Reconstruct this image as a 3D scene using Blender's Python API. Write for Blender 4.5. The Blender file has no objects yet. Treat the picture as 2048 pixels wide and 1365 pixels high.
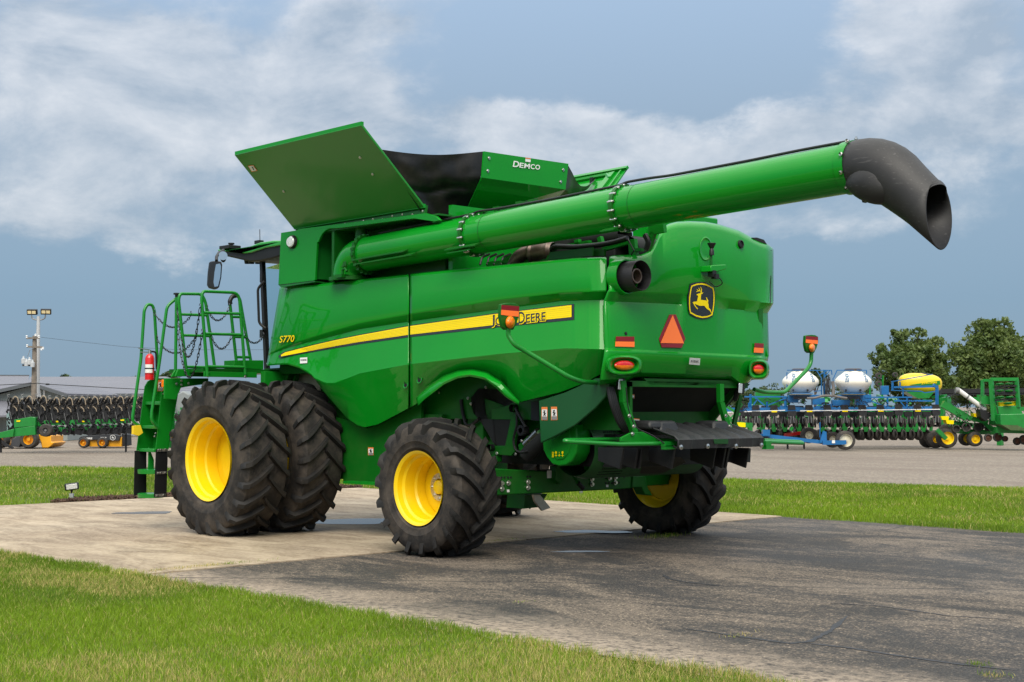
import bpy, bmesh, math, random
import numpy as np
from mathutils import Vector, Matrix, Euler
random.seed(7); rng=np.random.default_rng(7)
S=bpy.context.scene
R=math.radians
# ---------------------------------------------------------------- camera
FP=2844.; CPX,CPY=1024.,682.5; YAW=R(-133.8); PIT=math.atan(130/2844)
CAM=Vector((-11.7,12.0,1.6))
cd=bpy.data.cameras.new('camera'); cam=bpy.data.objects.new('camera',cd); S.collection.objects.link(cam)
cam.location=CAM; cam.rotation_euler=(math.pi/2+PIT,0,YAW)
cd.sensor_width=36; cd.lens=FP*36/2048; cd.clip_start=.1; cd.clip_end=6000
S.camera=cam
DV=Vector((-math.sin(YAW),math.cos(YAW),0)); RV=Vector((DV.y,-DV.x,0))
FW=DV*math.cos(PIT)+Vector((0,0,math.sin(PIT))); UV=RV.cross(FW)
def ray(px,py): return FW+RV*((px-CPX)/FP)+UV*((CPY-py)/FP)
def P(px,py,X=None,Y=None,Z=None):
    """world point where the sight line of a photo pixel meets the plane X=, Y= or Z="""
    v=ray(px,py)
    if X is not None: t=(X-CAM.x)/v.x
    elif Y is not None: t=(Y-CAM.y)/v.y
    else: t=(Z-CAM.z)/v.z
    return CAM+v*t
def B(px,py,D):
    """world point at a horizontal distance D in front of the lens"""
    v=ray(px,py); return CAM+v*(D/v.dot(DV))
# ---------------------------------------------------------------- exposure, sun, sky
S.view_settings.view_transform='Standard'; S.view_settings.look='None'
S.view_settings.exposure=0.6; S.view_settings.gamma=1
SUN_EL,SUN_AZ=R(48),R(318)      # azimuth measured from +Y clockwise
sd=bpy.data.lights.new('sun','SUN'); sun=bpy.data.objects.new('sun',sd); S.collection.objects.link(sun)
sd.energy=2.0; sd.angle=R(40); sd.color=(1,.94,.82)
sdir=Vector((math.sin(SUN_AZ)*math.cos(SUN_EL),math.cos(SUN_AZ)*math.cos(SUN_EL),math.sin(SUN_EL)))
sun.rotation_euler=sdir.to_track_quat('Z','Y').to_euler()
W=bpy.data.worlds.new('World'); S.world=W; W.use_nodes=True
def sky():
    nt=W.node_tree; N=nt.nodes; L=nt.links; N.clear()
    def M(op,a,b=None,c=None,clamp=False):
        n=N.new('ShaderNodeMath'); n.operation=op; n.use_clamp=clamp
        for i,v in enumerate((a,b,c)):
            if v is None: continue
            if isinstance(v,(int,float)): n.inputs[i].default_value=v
            else: L.new(v,n.inputs[i])
        return n.outputs[0]
    def mixc(f,a,b):
        n=N.new('ShaderNodeMix'); n.data_type='RGBA'
        for k,v in ((0,f),(6,a),(7,b)):
            if isinstance(v,(int,float)): n.inputs[k].default_value=v
            elif isinstance(v,tuple): n.inputs[k].default_value=(*v,1)
            else: L.new(v,n.inputs[k])
        return n.outputs[2]
    tc=N.new('ShaderNodeTexCoord'); sp=N.new('ShaderNodeSeparateXYZ'); L.new(tc.outputs['Generated'],sp.inputs[0])
    x,y,z=sp.outputs
    a=M('ADD',M('MULTIPLY',x,RV.x),M('MULTIPLY',y,RV.y)); b=M('ADD',M('MULTIPLY',x,DV.x),M('MULTIPLY',y,DV.y))
    az=M('ARCTAN2',a,b)                              # compass angle from the middle of the storm front
    el=M('ARCSINE',z)
    # wisps: noise stretched sideways
    cmb=N.new('ShaderNodeCombineXYZ'); L.new(M('MULTIPLY',az,1.0),cmb.inputs[0]); L.new(M('MULTIPLY',el,1.7),cmb.inputs[1])
    def noise(sc,det,ro,off,dist=0):
        n=N.new('ShaderNodeTexNoise'); n.inputs['Scale'].default_value=sc; n.inputs['Detail'].default_value=det; n.inputs['Roughness'].default_value=ro
        n.inputs['Distortion'].default_value=dist
        m=N.new('ShaderNodeMapping'); m.inputs['Location'].default_value=(off,off*.7,off*.3); L.new(cmb.outputs[0],m.inputs[0]); L.new(m.outputs[0],n.inputs['Vector'])
        return n.outputs['Fac']
    n1=noise(7,12,.60,3.1,.25); n2=noise(19,9,.62,9.7,.2); n3=noise(3.0,4,.5,21.)
    wu=M('ADD',az,M('MULTIPLY',M('SUBTRACT',noise(9,6,.6,5.),.5),.13))
    wv=M('ADD',el,M('MULTIPLY',M('SUBTRACT',noise(10,6,.6,15.),.5),.10))
    dens=None
    # cloud banks: centre and half size in photo pixels, weight
    for (px,py,rx,ry,w) in CLOUDS:
        v=ray(px,py).normalized(); ca=math.atan2(v.dot(RV),v.dot(DV)); ce=math.asin(v.z)
        du=M('DIVIDE',M('SUBTRACT',wu,ca),rx/FP); dv=M('DIVIDE',M('SUBTRACT',wv,ce),ry/FP)
        r2=M('ADD',M('MULTIPLY',du,du),M('MULTIPLY',dv,dv))
        g=M('MULTIPLY',M('POWER',2.718,M('MULTIPLY',r2,-1.)),w)
        dens=g if dens is None else M('ADD',dens,g)
    hi=M('MULTIPLY',M('SUBTRACT',el,.26),5.,clamp=True)   # the cloud cover closes overhead
    dens=M('ADD',dens,M('MULTIPLY',hi,.55))
    dens=M('ADD',dens,M('MULTIPLY',M('SUBTRACT',n1,.5),2.1)); dens=M('ADD',dens,M('MULTIPLY',M('SUBTRACT',n2,.5),.5))
    mr=N.new('ShaderNodeMapRange'); mr.interpolation_type='SMOOTHSTEP'; L.new(dens,mr.inputs[0]); mr.inputs[1].default_value=.10; mr.inputs[2].default_value=.92
    cl=mr.outputs[0]
    # clear (haze blue) part
    cr=N.new('ShaderNodeValToRGB'); L.new(M('DIVIDE',el,.9,clamp=True),cr.inputs[0])
    for i,(p,c) in enumerate(SKYRAMP):
        e=cr.color_ramp.elements[i] if i<2 else cr.color_ramp.elements.new(p)
    for e,(p,c) in zip(cr.color_ramp.elements,SKYRAMP): e.position=p; e.color=(*c,1)
    def noise_up(sc,det,ro,off,dist,dv_):
        n=N.new('ShaderNodeTexNoise'); n.inputs['Scale'].default_value=sc; n.inputs['Detail'].default_value=det; n.inputs['Roughness'].default_value=ro; n.inputs['Distortion'].default_value=dist
        m=N.new('ShaderNodeMapping'); m.inputs['Location'].default_value=(off-.012,off*.7+dv_,off*.3); L.new(cmb.outputs[0],m.inputs[0]); L.new(m.outputs[0],n.inputs['Vector']); return n.outputs['Fac']
    relief=M('MULTIPLY',M('SUBTRACT',n1,noise_up(7,12,.60,3.1,.25,.035)),1.35)     # puffs are lit on their upper edges
    lit=M('ADD',M('ADD',M('MULTIPLY',n3,.55),M('MULTIPLY',n2,.40)),relief)
    cc=mixc(M('SUBTRACT',M('MULTIPLY',lit,2.0),.58,clamp=True),(.24,.29,.35),(.52,.53,.55))
    over=N.new('ShaderNodeMix'); over.data_type='RGBA'; over.blend_type='MULTIPLY'; over.inputs[0].default_value=1
    bri=M('ADD',1.,M('MULTIPLY',M('MULTIPLY',M('SUBTRACT',el,.30),1.2,clamp=True),OVERHEAD))
    L.new(cc,over.inputs[6])
    bc=N.new('ShaderNodeCombineXYZ'); hb=M('SUBTRACT',bri,1.)
    for i,w_ in enumerate((1.15,1.0,.74)): L.new(M('ADD',1.,M('MULTIPLY',hb,w_)),bc.inputs[i])
    L.new(bc.outputs[0],over.inputs[7])
    base=mixc(M('MULTIPLY',cl,.82),cr.outputs[0],over.outputs[2])
    st=N.new('ShaderNodeTexSky'); st.sky_type='NISHITA'; st.sun_disc=False; st.sun_elevation=SUN_EL; st.sun_rotation=SUN_AZ; st.dust_density=4
    b1=N.new('ShaderNodeBackground'); L.new(st.outputs[0],b1.inputs[0]); b1.inputs[1].default_value=.012
    b2=N.new('ShaderNodeBackground'); L.new(base,b2.inputs[0]); b2.inputs[1].default_value=1.0
    ad=N.new('ShaderNodeAddShader'); L.new(b1.outputs[0],ad.inputs[0]); L.new(b2.outputs[0],ad.inputs[1])
    o=N.new('ShaderNodeOutputWorld'); L.new(ad.outputs[0],o.inputs[0])
CLOUDS=[(60,60,330,150,.9),(80,330,330,160,.75),(420,240,150,110,.85),(330,120,330,90,.6),(660,130,110,130,.9),(700,40,160,40,.3),(700,260,170,70,.55),
 (930,270,110,50,.75),(1150,290,180,65,.8),(1290,330,140,70,.6),(1540,250,170,70,.7),(1580,330,170,60,.55),(1720,50,90,60,.65),(1930,100,170,110,.95),(2000,290,170,55,.7),(1850,240,140,50,.4),
 (1000,440,700,60,.25),(300,460,420,50,.32),(1640,450,150,30,.35),(520,560,300,30,-.25),(1200,90,260,110,-.5),(1480,120,120,140,-.4),(1000,620,1300,110,-.6)]
SKYRAMP=[(0,(.165,.235,.30)),(.08,(.145,.228,.315)),(.22,(.192,.262,.345)),(.34,(.25,.34,.46)),(.6,(.5,.58,.68)),(1,(.8,.85,.92))]
OVERHEAD=3.6
sky()
# ---------------------------------------------------------------- helpers
def kids(o): return [c for c in bpy.data.objects if c.parent==o]
def wloc(o):
    v=Vector((0,0,0))
    while o: v+=o.location; o=o.parent
    return v
def tag(o,label=None,cat=None,group=None,kind=None):
    for k,v in (('label',label),('category',cat),('group',group),('kind',kind)):
        if v: o[k]=v
    return o
def thing(name,loc,label,cat,group=None,kind=None):
    o=bpy.data.objects.new(name,None); S.collection.objects.link(o); o.location=loc; o.empty_display_size=.2
    return tag(o,label,cat,group,kind)
class MB:
    def __init__(s): s.v=[]; s.f=[]; s.m=[]; s.mi=0
    def add(s,vs,fs):
        n=len(s.v); s.v+= [tuple(v) for v in vs]; s.f+=[tuple(i+n for i in f) for f in fs]; s.m+=[s.mi]*len(fs); return s
    def box(s,c,size,rot=None,taper=1):
        x,y,z=[a/2 for a in size]; vs=[]
        for k in (-1,1):
            t=taper if k>0 else 1
            for a,b in ((-1,-1),(1,-1),(1,1),(-1,1)): vs.append(Vector((a*x*t,b*y*t,k*z)))
        if rot is not None: vs=[rot@v for v in vs]
        c=Vector(c); return s.add([v+c for v in vs],[(3,2,1,0),(4,5,6,7),(0,1,5,4),(1,2,6,5),(2,3,7,6),(3,0,4,7)])
    def bb(s,x0,x1,y0,y1,z0,z1): return s.box(((x0+x1)/2,(y0+y1)/2,(z0+z1)/2),(abs(x1-x0),abs(y1-y0),abs(z1-z0)))
    def beam(s,a,b,w,h,up=Vector((0,0,1))):
        a=Vector(a);b=Vector(b);d=b-a;l=d.length
        if l<1e-6: return s
        d.normalize()
        if abs(d.dot(up))>.98: up=Vector((1,0,0))
        sx=d.cross(up).normalized(); u=sx.cross(d)
        vs=[]
        for p in (a,b):
            for i,j in ((-1,-1),(1,-1),(1,1),(-1,1)): vs.append(p+sx*(i*w/2)+u*(j*h/2))
        return s.add(vs,[(3,2,1,0),(4,5,6,7),(0,1,5,4),(1,2,6,5),(2,3,7,6),(3,0,4,7)])
    def tube(s,pts,r,seg=10,cap=True,round_=0):
        pts=[Vector(p) for p in pts]
        if round_:
            q=[pts[0]]
            for i in range(1,len(pts)-1):
                a,b,c=pts[i-1],pts[i],pts[i+1]
                l=min(round_,(a-b).length*.45,(c-b).length*.45)
                p0=b+(a-b).normalized()*l;p1=b+(c-b).normalized()*l
                for k in range(6):
                    t=k/5; q.append(p0*(1-t)**2+b*2*t*(1-t)+p1*t*t)
            q.append(pts[-1]); pts=q
        n=len(pts); rs=r if isinstance(r,(list,tuple)) else [r]*n
        if len(rs)!=n: rs=[rs[0]]*n
        t=(pts[1]-pts[0]).normalized(); u=t.orthogonal().normalized(); vs=[]
        for i,p in enumerate(pts):
            if i==0: t=pts[1]-p
            elif i==n-1: t=p-pts[i-1]
            else: t=(pts[i+1]-p).normalized()+(p-pts[i-1]).normalized()
            if t.length<1e-9: t=Vector((0,0,1))
            t.normalize(); u=(u-t*u.dot(t)); u=u.normalized() if u.length>1e-6 else t.orthogonal().normalized(); w=t.cross(u)
            for k in range(seg):
                a=2*math.pi*k/seg; vs.append(p+(u*math.cos(a)+w*math.sin(a))*rs[i])
        fs=[]
        for i in range(n-1):
            for k in range(seg):
                k2=(k+1)%seg; fs.append((i*seg+k,i*seg+k2,(i+1)*seg+k2,(i+1)*seg+k))
        if cap: fs+= [tuple(range(seg-1,-1,-1)),tuple(range((n-1)*seg,n*seg))]
        return s.add(vs,fs)
    def lathe(s,prof,c,axis,seg=32,ref=None,a0=0,a1=2*math.pi):
        """prof: (distance along axis, radius) pairs"""
        ax=Vector(axis).normalized(); u=(Vector(ref) if ref else ax.orthogonal()).normalized(); w=ax.cross(u); c=Vector(c)
        full=abs(a1-a0-2*math.pi)<1e-6; m=seg if full else seg+1; vs=[];fs=[]
        for (t,r) in prof:
            for k in range(m):
                a=a0+(a1-a0)*k/seg; vs.append(c+ax*t+(u*math.cos(a)+w*math.sin(a))*r)
        for i in range(len(prof)-1):
            for k in range(seg):
                k2=(k+1)%m; fs.append((i*m+k,i*m+k2,(i+1)*m+k2,(i+1)*m+k))
        return s.add(vs,fs)
    def disc(s,c,axis,r,t=.01,seg=20): return s.lathe([(-t/2,1e-4),(-t/2,r),(t/2,r),(t/2,1e-4)],c,axis,seg)
    def prism(s,pts,off):
        """closed outline of 3-D points pushed along the vector off"""
        n=len(pts); off=Vector(off); pts=[Vector(p) for p in pts]
        return s.add(pts+[p+off for p in pts],[tuple(range(n))[::-1],tuple(range(n,2*n))]+[(i,(i+1)%n,(i+1)%n+n,i+n) for i in range(n)])
    def sheet(s,rows):
        m=len(rows[0]); vs=[p for r in rows for p in r]
        return s.add(vs,[(i*m+k,i*m+k+1,(i+1)*m+k+1,(i+1)*m+k) for i in range(len(rows)-1) for k in range(m-1)])
    def ell(s,c,r,seg=16,rings=10,e=1.0):
        vs=[];fs=[];c=Vector(c)
        def pw(v): return math.copysign(abs(v)**e,v)
        for i in range(rings+1):
            t=math.pi*i/rings
            for k in range(seg):
                a=2*math.pi*k/seg; vs.append(c+Vector((r[0]*pw(math.sin(t))*pw(math.cos(a)),r[1]*pw(math.sin(t))*pw(math.sin(a)),r[2]*pw(math.cos(t)))))
        for i in range(rings):
            for k in range(seg):
                k2=(k+1)%seg; fs.append((i*seg+k,(i+1)*seg+k,(i+1)*seg+k2,i*seg+k2))
        return s.add(vs,fs)
    def mirror(s):
        n=MB(); n.v=[(x,-y,z) for x,y,z in s.v]; n.f=[f[::-1] for f in s.f]; n.m=list(s.m); return n
    def groups(s):
        """pieces that stand well apart, as lists of face numbers"""
        n=len(s.v); r=list(range(n))
        def fd(a):
            while r[a]!=a: r[a]=r[r[a]]; a=r[a]
            return a
        for f in s.f:
            a=fd(f[0])
            for b in f[1:]:
                b=fd(b)
                if a!=b: r[b]=a
        isl={}
        for i,f in enumerate(s.f): isl.setdefault(fd(f[0]),[]).append(i)
        if len(isl)<2 or len(isl)>400: return None
        bx=[]
        for k,fs in isl.items():
            p=np.array([s.v[j] for i in fs for j in s.f[i]]); bx.append((p.min(0),p.max(0),fs))
        m=len(bx); g=list(range(m))
        def gd(a):
            while g[a]!=a: a=g[a]
            return a
        for i in range(m):
            for j in range(i+1,m):
                gap=np.maximum(0,np.maximum(bx[i][0]-bx[j][1],bx[j][0]-bx[i][1])); sz=max((bx[i][1]-bx[i][0]).max(),(bx[j][1]-bx[j][0]).max())
                if np.linalg.norm(gap)<.4*sz+.004: g[gd(j)]=gd(i)
        out={}
        for i in range(m): out.setdefault(gd(i),[]).extend(bx[i][2])
        return list(out.values())
    def build(s,name,mat,parent=None,smooth=35,bevel=0,solid=0,label=None,recalc=True,weld=True,subsurf=0,split=True):
        gs=s.groups() if (split and parent is not None) else None
        if gs and 1<len(gs)<=60:
            nm=name[:-1] if name.endswith('s') and not name.endswith('ss') else name; o=None
            for fs in gs:
                m=MB(); used=sorted({j for i in fs for j in s.f[i]}); mp={j:k for k,j in enumerate(used)}
                m.v=[s.v[j] for j in used]; m.f=[tuple(mp[j] for j in s.f[i]) for i in fs]; m.m=[s.m[i] if i<len(s.m) else 0 for i in fs]
                q=m.build(nm,mat,parent,smooth,bevel,solid,label,recalc,weld,subsurf,False); o=o or q
            return o
        me=bpy.data.meshes.new(name); o=wloc(parent) if parent else Vector((0,0,0))
        me.from_pydata([(v[0]-o.x,v[1]-o.y,v[2]-o.z) for v in s.v],[],s.f)
        if len(s.m)==len(s.f) and any(s.m): me.polygons.foreach_set('material_index',s.m)
        if recalc or weld:
            bm=bmesh.new(); bm.from_mesh(me)
            if weld: bmesh.ops.remove_doubles(bm,verts=bm.verts,dist=1e-5)
            if recalc: bmesh.ops.recalc_face_normals(bm,faces=bm.faces)
            bm.to_mesh(me); bm.free()
        me.validate()
        for mm_ in (mat if isinstance(mat,(tuple,list)) else (mat,)): me.materials.append(mm_)
        if smooth:
            me.polygons.foreach_set('use_smooth',[True]*len(me.polygons)); me.set_sharp_from_angle(angle=R(smooth))
        ob=bpy.data.objects.new(name,me); S.collection.objects.link(ob); ob.parent=parent
        if solid: m=ob.modifiers.new('solid','SOLIDIFY'); m.thickness=abs(solid); m.offset=-1 if solid>0 else 1
        if bevel: m=ob.modifiers.new('bevel','BEVEL'); m.width=bevel; m.segments=2; m.limit_method='ANGLE'; m.angle_limit=R(40)
        if subsurf: m=ob.modifiers.new('sub','SUBSURF'); m.levels=m.render_levels=subsurf
        if label: ob['label']=label
        return ob
def copy_tree(o,parent=None,loc=None,rot=None):
    c=o.copy(); S.collection.objects.link(c); c.parent=parent
    if loc is not None: c.location=loc
    if rot is not None: c.rotation_euler=rot
    for ch in kids(o): copy_tree(ch,c)
    return c
_txt={}
def text_geo(t,bold=0,shear=0):
    cu=bpy.data.curves.new('t','FONT'); cu.body=t; cu.size=1; cu.offset=bold; cu.shear=shear; cu.resolution_u=3; cu.space_character=1.0
    ob=bpy.data.objects.new('t',cu); S.collection.objects.link(ob)
    dg=bpy.context.evaluated_depsgraph_get(); me=bpy.data.meshes.new_from_object(ob.evaluated_get(dg))
    vs=[(v.co.x,v.co.y) for v in me.vertices]; fs=[tuple(p.vertices) for p in me.polygons]
    bpy.data.objects.remove(ob); bpy.data.meshes.remove(me); bpy.data.curves.remove(cu); return vs,fs
def text_on(t,name,mat,parent,mapf,w=None,h=1.,bold=0,shear=0,label=None):
    """letters laid on a surface; mapf(u,v) takes u 0..1 along the word, v 0..1 cap height"""
    vs,fs=text_geo(t,bold,shear); x0=min(v[0] for v in vs); x1=max(v[0] for v in vs); y0=min(v[1] for v in vs); y1=max(v[1] for v in vs)
    m=MB(); m.v=[tuple(mapf((x-x0)/(x1-x0),(y-y0)/(y1-y0))) for x,y in vs]; m.f=fs
    return m.build(name,mat,parent,smooth=0,recalc=False,weld=False,label=label)
# ---------------------------------------------------------------- materials
def mat(name,col,rough=.5,metal=0,coat=0,coat_r=.03,var=0,vscale=3,bump=0,bscale=40,dirt=None,dirt_amt=0,dscale=2.,emit=None,trans=0,ior=1.45,alpha=1,spec=.5,rvar=0,orange=0):
    m=bpy.data.materials.new(name); m.use_nodes=True; nt=m.node_tree; N=nt.nodes; L=nt.links; b=N['Principled BSDF']
    b.inputs['Base Color'].default_value=(*col,1); b.inputs['Roughness'].default_value=rough; b.inputs['Metallic'].default_value=metal
    b.inputs['Coat Weight'].default_value=coat; b.inputs['Coat Roughness'].default_value=coat_r; b.inputs['IOR'].default_value=ior
    b.inputs['Specular IOR Level'].default_value=spec; b.inputs['Transmission Weight'].default_value=trans; b.inputs['Alpha'].default_value=alpha
    if emit: b.inputs['Emission Color'].default_value=(*emit[0],1); b.inputs['Emission Strength'].default_value=emit[1]
    if var or bump or dirt_amt or rvar or orange:
        tc=N.new('ShaderNodeTexCoord'); src=tc.outputs['Object']
        def no(sc,det=6,ro=.55):
            n=N.new('ShaderNodeTexNoise'); n.inputs['Scale'].default_value=sc; n.inputs['Detail'].default_value=det; n.inputs['Roughness'].default_value=ro; L.new(src,n.inputs['Vector']); return n.outputs['Fac']
        cur=None
        if var:
            f=no(vscale); mr=N.new('ShaderNodeMapRange'); L.new(f,mr.inputs[0]); mr.inputs[1].default_value=.3; mr.inputs[2].default_value=.7; mr.inputs[3].default_value=1-var; mr.inputs[4].default_value=1+var
            mx=N.new('ShaderNodeMix'); mx.data_type='RGBA'; mx.blend_type='MULTIPLY'; mx.inputs[0].default_value=1; mx.inputs[6].default_value=(*col,1); L.new(mr.outputs[0],mx.inputs[7]); cur=mx.outputs[2]
        if dirt_amt:
            f=no(dscale,8,.65); mr=N.new('ShaderNodeMapRange'); L.new(f,mr.inputs[0]); mr.inputs[1].default_value=.42; mr.inputs[2].default_value=.68; mr.inputs[4].default_value=dirt_amt
            mx=N.new('ShaderNodeMix'); mx.data_type='RGBA'; L.new(mr.outputs[0],mx.inputs[0]); mx.inputs[7].default_value=(*dirt,1)
            if cur: L.new(cur,mx.inputs[6])
            else: mx.inputs[6].default_value=(*col,1)
            cur=mx.outputs[2]
        if cur: L.new(cur,b.inputs['Base Color'])
        if rvar:
            f=no(2.3,5); mr=N.new('ShaderNodeMapRange'); L.new(f,mr.inputs[0]); mr.inputs[1].default_value=.3; mr.inputs[2].default_value=.7; mr.inputs[3].default_value=max(0,rough-rvar); mr.inputs[4].default_value=rough+rvar; L.new(mr.outputs[0],b.inputs['Roughness'])
        if bump:
            bp=N.new('ShaderNodeBump'); bp.inputs['Strength'].default_value=bump; bp.inputs['Distance'].default_value=.02; L.new(no(bscale),bp.inputs['Height']); L.new(bp.outputs[0],b.inputs['Normal'])
            if orange: L.new(bp.outputs[0],b.inputs['Coat Normal'])
        elif orange:
            bp=N.new('ShaderNodeBump'); bp.inputs['Strength'].default_value=orange; bp.inputs['Distance'].default_value=.01; L.new(no(5,2,.4),bp.inputs['Height']); L.new(bp.outputs[0],b.inputs['Coat Normal']); L.new(bp.outputs[0],b.inputs['Normal'])
    return m
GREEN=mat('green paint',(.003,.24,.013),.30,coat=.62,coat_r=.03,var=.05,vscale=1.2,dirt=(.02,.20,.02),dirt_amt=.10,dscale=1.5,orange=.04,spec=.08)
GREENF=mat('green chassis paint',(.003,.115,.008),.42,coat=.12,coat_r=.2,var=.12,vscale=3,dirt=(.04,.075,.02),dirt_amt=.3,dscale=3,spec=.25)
GREEND=mat('green painted sheet',(.004,.19,.012),.45,coat=.12,coat_r=.25,var=.05,vscale=2,spec=.25)
GREENP=mat('green rail paint',(.005,.20,.018),.38,coat=.3,coat_r=.15,var=.08,vscale=4)
YEL=mat('yellow wheel paint',(.88,.60,.002),.38,coat=.2,coat_r=.12,var=.04,vscale=2,dirt=(.55,.33,.03),dirt_amt=.2,dscale=4)
YELD=mat('yellow decal',(.90,.68,.0),.4,coat=.12,coat_r=.1,spec=.2)
BLK=mat('black plastic',(.009,.009,.010),.48,var=.15,vscale=5,bump=.08,bscale=120)
BLKG=mat('black gloss decal',(.012,.012,.013),.25,coat=.5,coat_r=.05)
DARK=mat('dark machinery',(.008,.009,.009),.7,var=.4,vscale=4)
SHELF=mat('grey plastic',(.018,.019,.021),.5,var=.1,vscale=3,bump=.06,bscale=160,dirt=(.045,.042,.04),dirt_amt=.25,dscale=4)
RUB=mat('tyre rubber',(.020,.018,.017),.72,var=.25,vscale=4,bump=.22,bscale=45,dirt=(.088,.071,.056),dirt_amt=.8,dscale=4,spec=.35,rvar=.12)
RUBL=mat('tyre lug rubber',(.013,.0125,.0125),.66,var=.2,vscale=6,bump=.15,bscale=60,dirt=(.05,.04,.03),dirt_amt=.35,dscale=7,spec=.4)
STEEL=mat('bolt steel',(.62,.61,.58),.32,1,var=.1)
ZINC=mat('zinc plate',(.5,.47,.42),.4,.8,var=.12,vscale=20)
RUST=mat('heat tinted steel',(.20,.15,.13),.45,.7,var=.4,vscale=9,dirt=(.10,.05,.03),dirt_amt=.6,dscale=12)
TARP=mat('black tarpaulin',(.006,.006,.0065),.42,bump=.25,bscale=5,var=.3,vscale=3,dirt=(.05,.04,.03),dirt_amt=.35,dscale=3.2,spec=.45)
RED=mat('red paint',(.62,.01,.012),.3,coat=.6)
REDR=mat('red reflector',(.30,.005,.008),.3,coat=.4); REDD=mat('dark red reflector',(.22,.004,.010),.35)
ORR=mat('orange reflector',(1.0,.19,.03),.4); AMB=mat('amber lens',(.95,.20,.005),.25,coat=.3,var=.25,vscale=40); LREd=mat('red lens',(.62,.006,.008),.2,coat=.3,var=.25,vscale=40)
WHT=mat('white decal',(.78,.78,.76),.4,var=.03); ORD=mat('orange decal',(.80,.22,.05),.4)
GLASS=mat('cab glass',(.55,.68,.70),.03,trans=.9,ior=1.1,spec=.6,coat=.6)
MIRR=mat('mirror glass',(.75,.8,.82),.03,1,var=.02)
CHAIN=mat('chain steel',(.05,.052,.06),.35,.8,var=.2,vscale=30)
CREAM=mat('cream sheet',(.50,.43,.29),.6,var=.1)
# ================================================================= SETTING
def ground_mat(name,build):
    m=bpy.data.materials.new(name); m.use_nodes=True; nt=m.node_tree; N=nt.nodes; L=nt.links; b=N['Principled BSDF']
    tc=N.new('ShaderNodeTexCoord')
    class K: pass
    k=K(); k.N=N; k.L=L; k.b=b; k.src=tc.outputs['Object']
    def mp(scale=(1,1,1),rot=0):
        n=N.new('ShaderNodeMapping'); n.inputs['Scale'].default_value=scale; n.inputs['Rotation'].default_value=(0,0,rot); L.new(k.src,n.inputs[0]); return n.outputs[0]
    def noise(sc,det=8,ro=.6,vec=None,dist=0):
        n=N.new('ShaderNodeTexNoise'); n.inputs['Scale'].default_value=sc; n.inputs['Detail'].default_value=det; n.inputs['Roughness'].default_value=ro; n.inputs['Distortion'].default_value=dist; L.new(vec or k.src,n.inputs['Vector']); return n.outputs['Fac']
    def rng_(f,a,b_,c=0,d=1,sm=False):
        n=N.new('ShaderNodeMapRange'); L.new(f,n.inputs[0])
        if sm: n.interpolation_type='SMOOTHSTEP'
        for i,v in enumerate((a,b_,c,d)): n.inputs[i+1].default_value=v
        return n.outputs[0]
    def mix(f,a,b_,mode='MIX'):
        n=N.new('ShaderNodeMix'); n.data_type='RGBA'; n.blend_type=mode
        for i,v in ((0,f),(6,a),(7,b_)):
            if isinstance(v,(int,float)): n.inputs[i].default_value=v
            elif isinstance(v,tuple): n.inputs[i].default_value=(*v,1)
            else: L.new(v,n.inputs[i])
        return n.outputs[2]
    def mth(op,a,b_=None):
        n=N.new('ShaderNodeMath'); n.operation=op
        for i,v in enumerate((a,b_)):
            if v is None: continue
            if isinstance(v,(int,float)): n.inputs[i].default_value=v
            else: L.new(v,n.inputs[i])
        return n.outputs[0]
    def vor(sc,vec=None,feat='F1'):
        n=N.new('ShaderNodeTexVoronoi'); n.inputs['Scale'].default_value=sc; n.feature=feat; L.new(vec or k.src,n.inputs['Vector']); return n
    def bump(h,st,dist=.01):
        n=N.new('ShaderNodeBump'); n.inputs['Strength'].default_value=st; n.inputs['Distance'].default_value=dist; L.new(h,n.inputs['Height']); L.new(n.outputs[0],b.inputs['Normal'])
    k.mp,k.noise,k.rng,k.mix,k.mth,k.vor,k.bump=mp,noise,rng_,mix,mth,vor,bump
    build(k); return m
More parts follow.
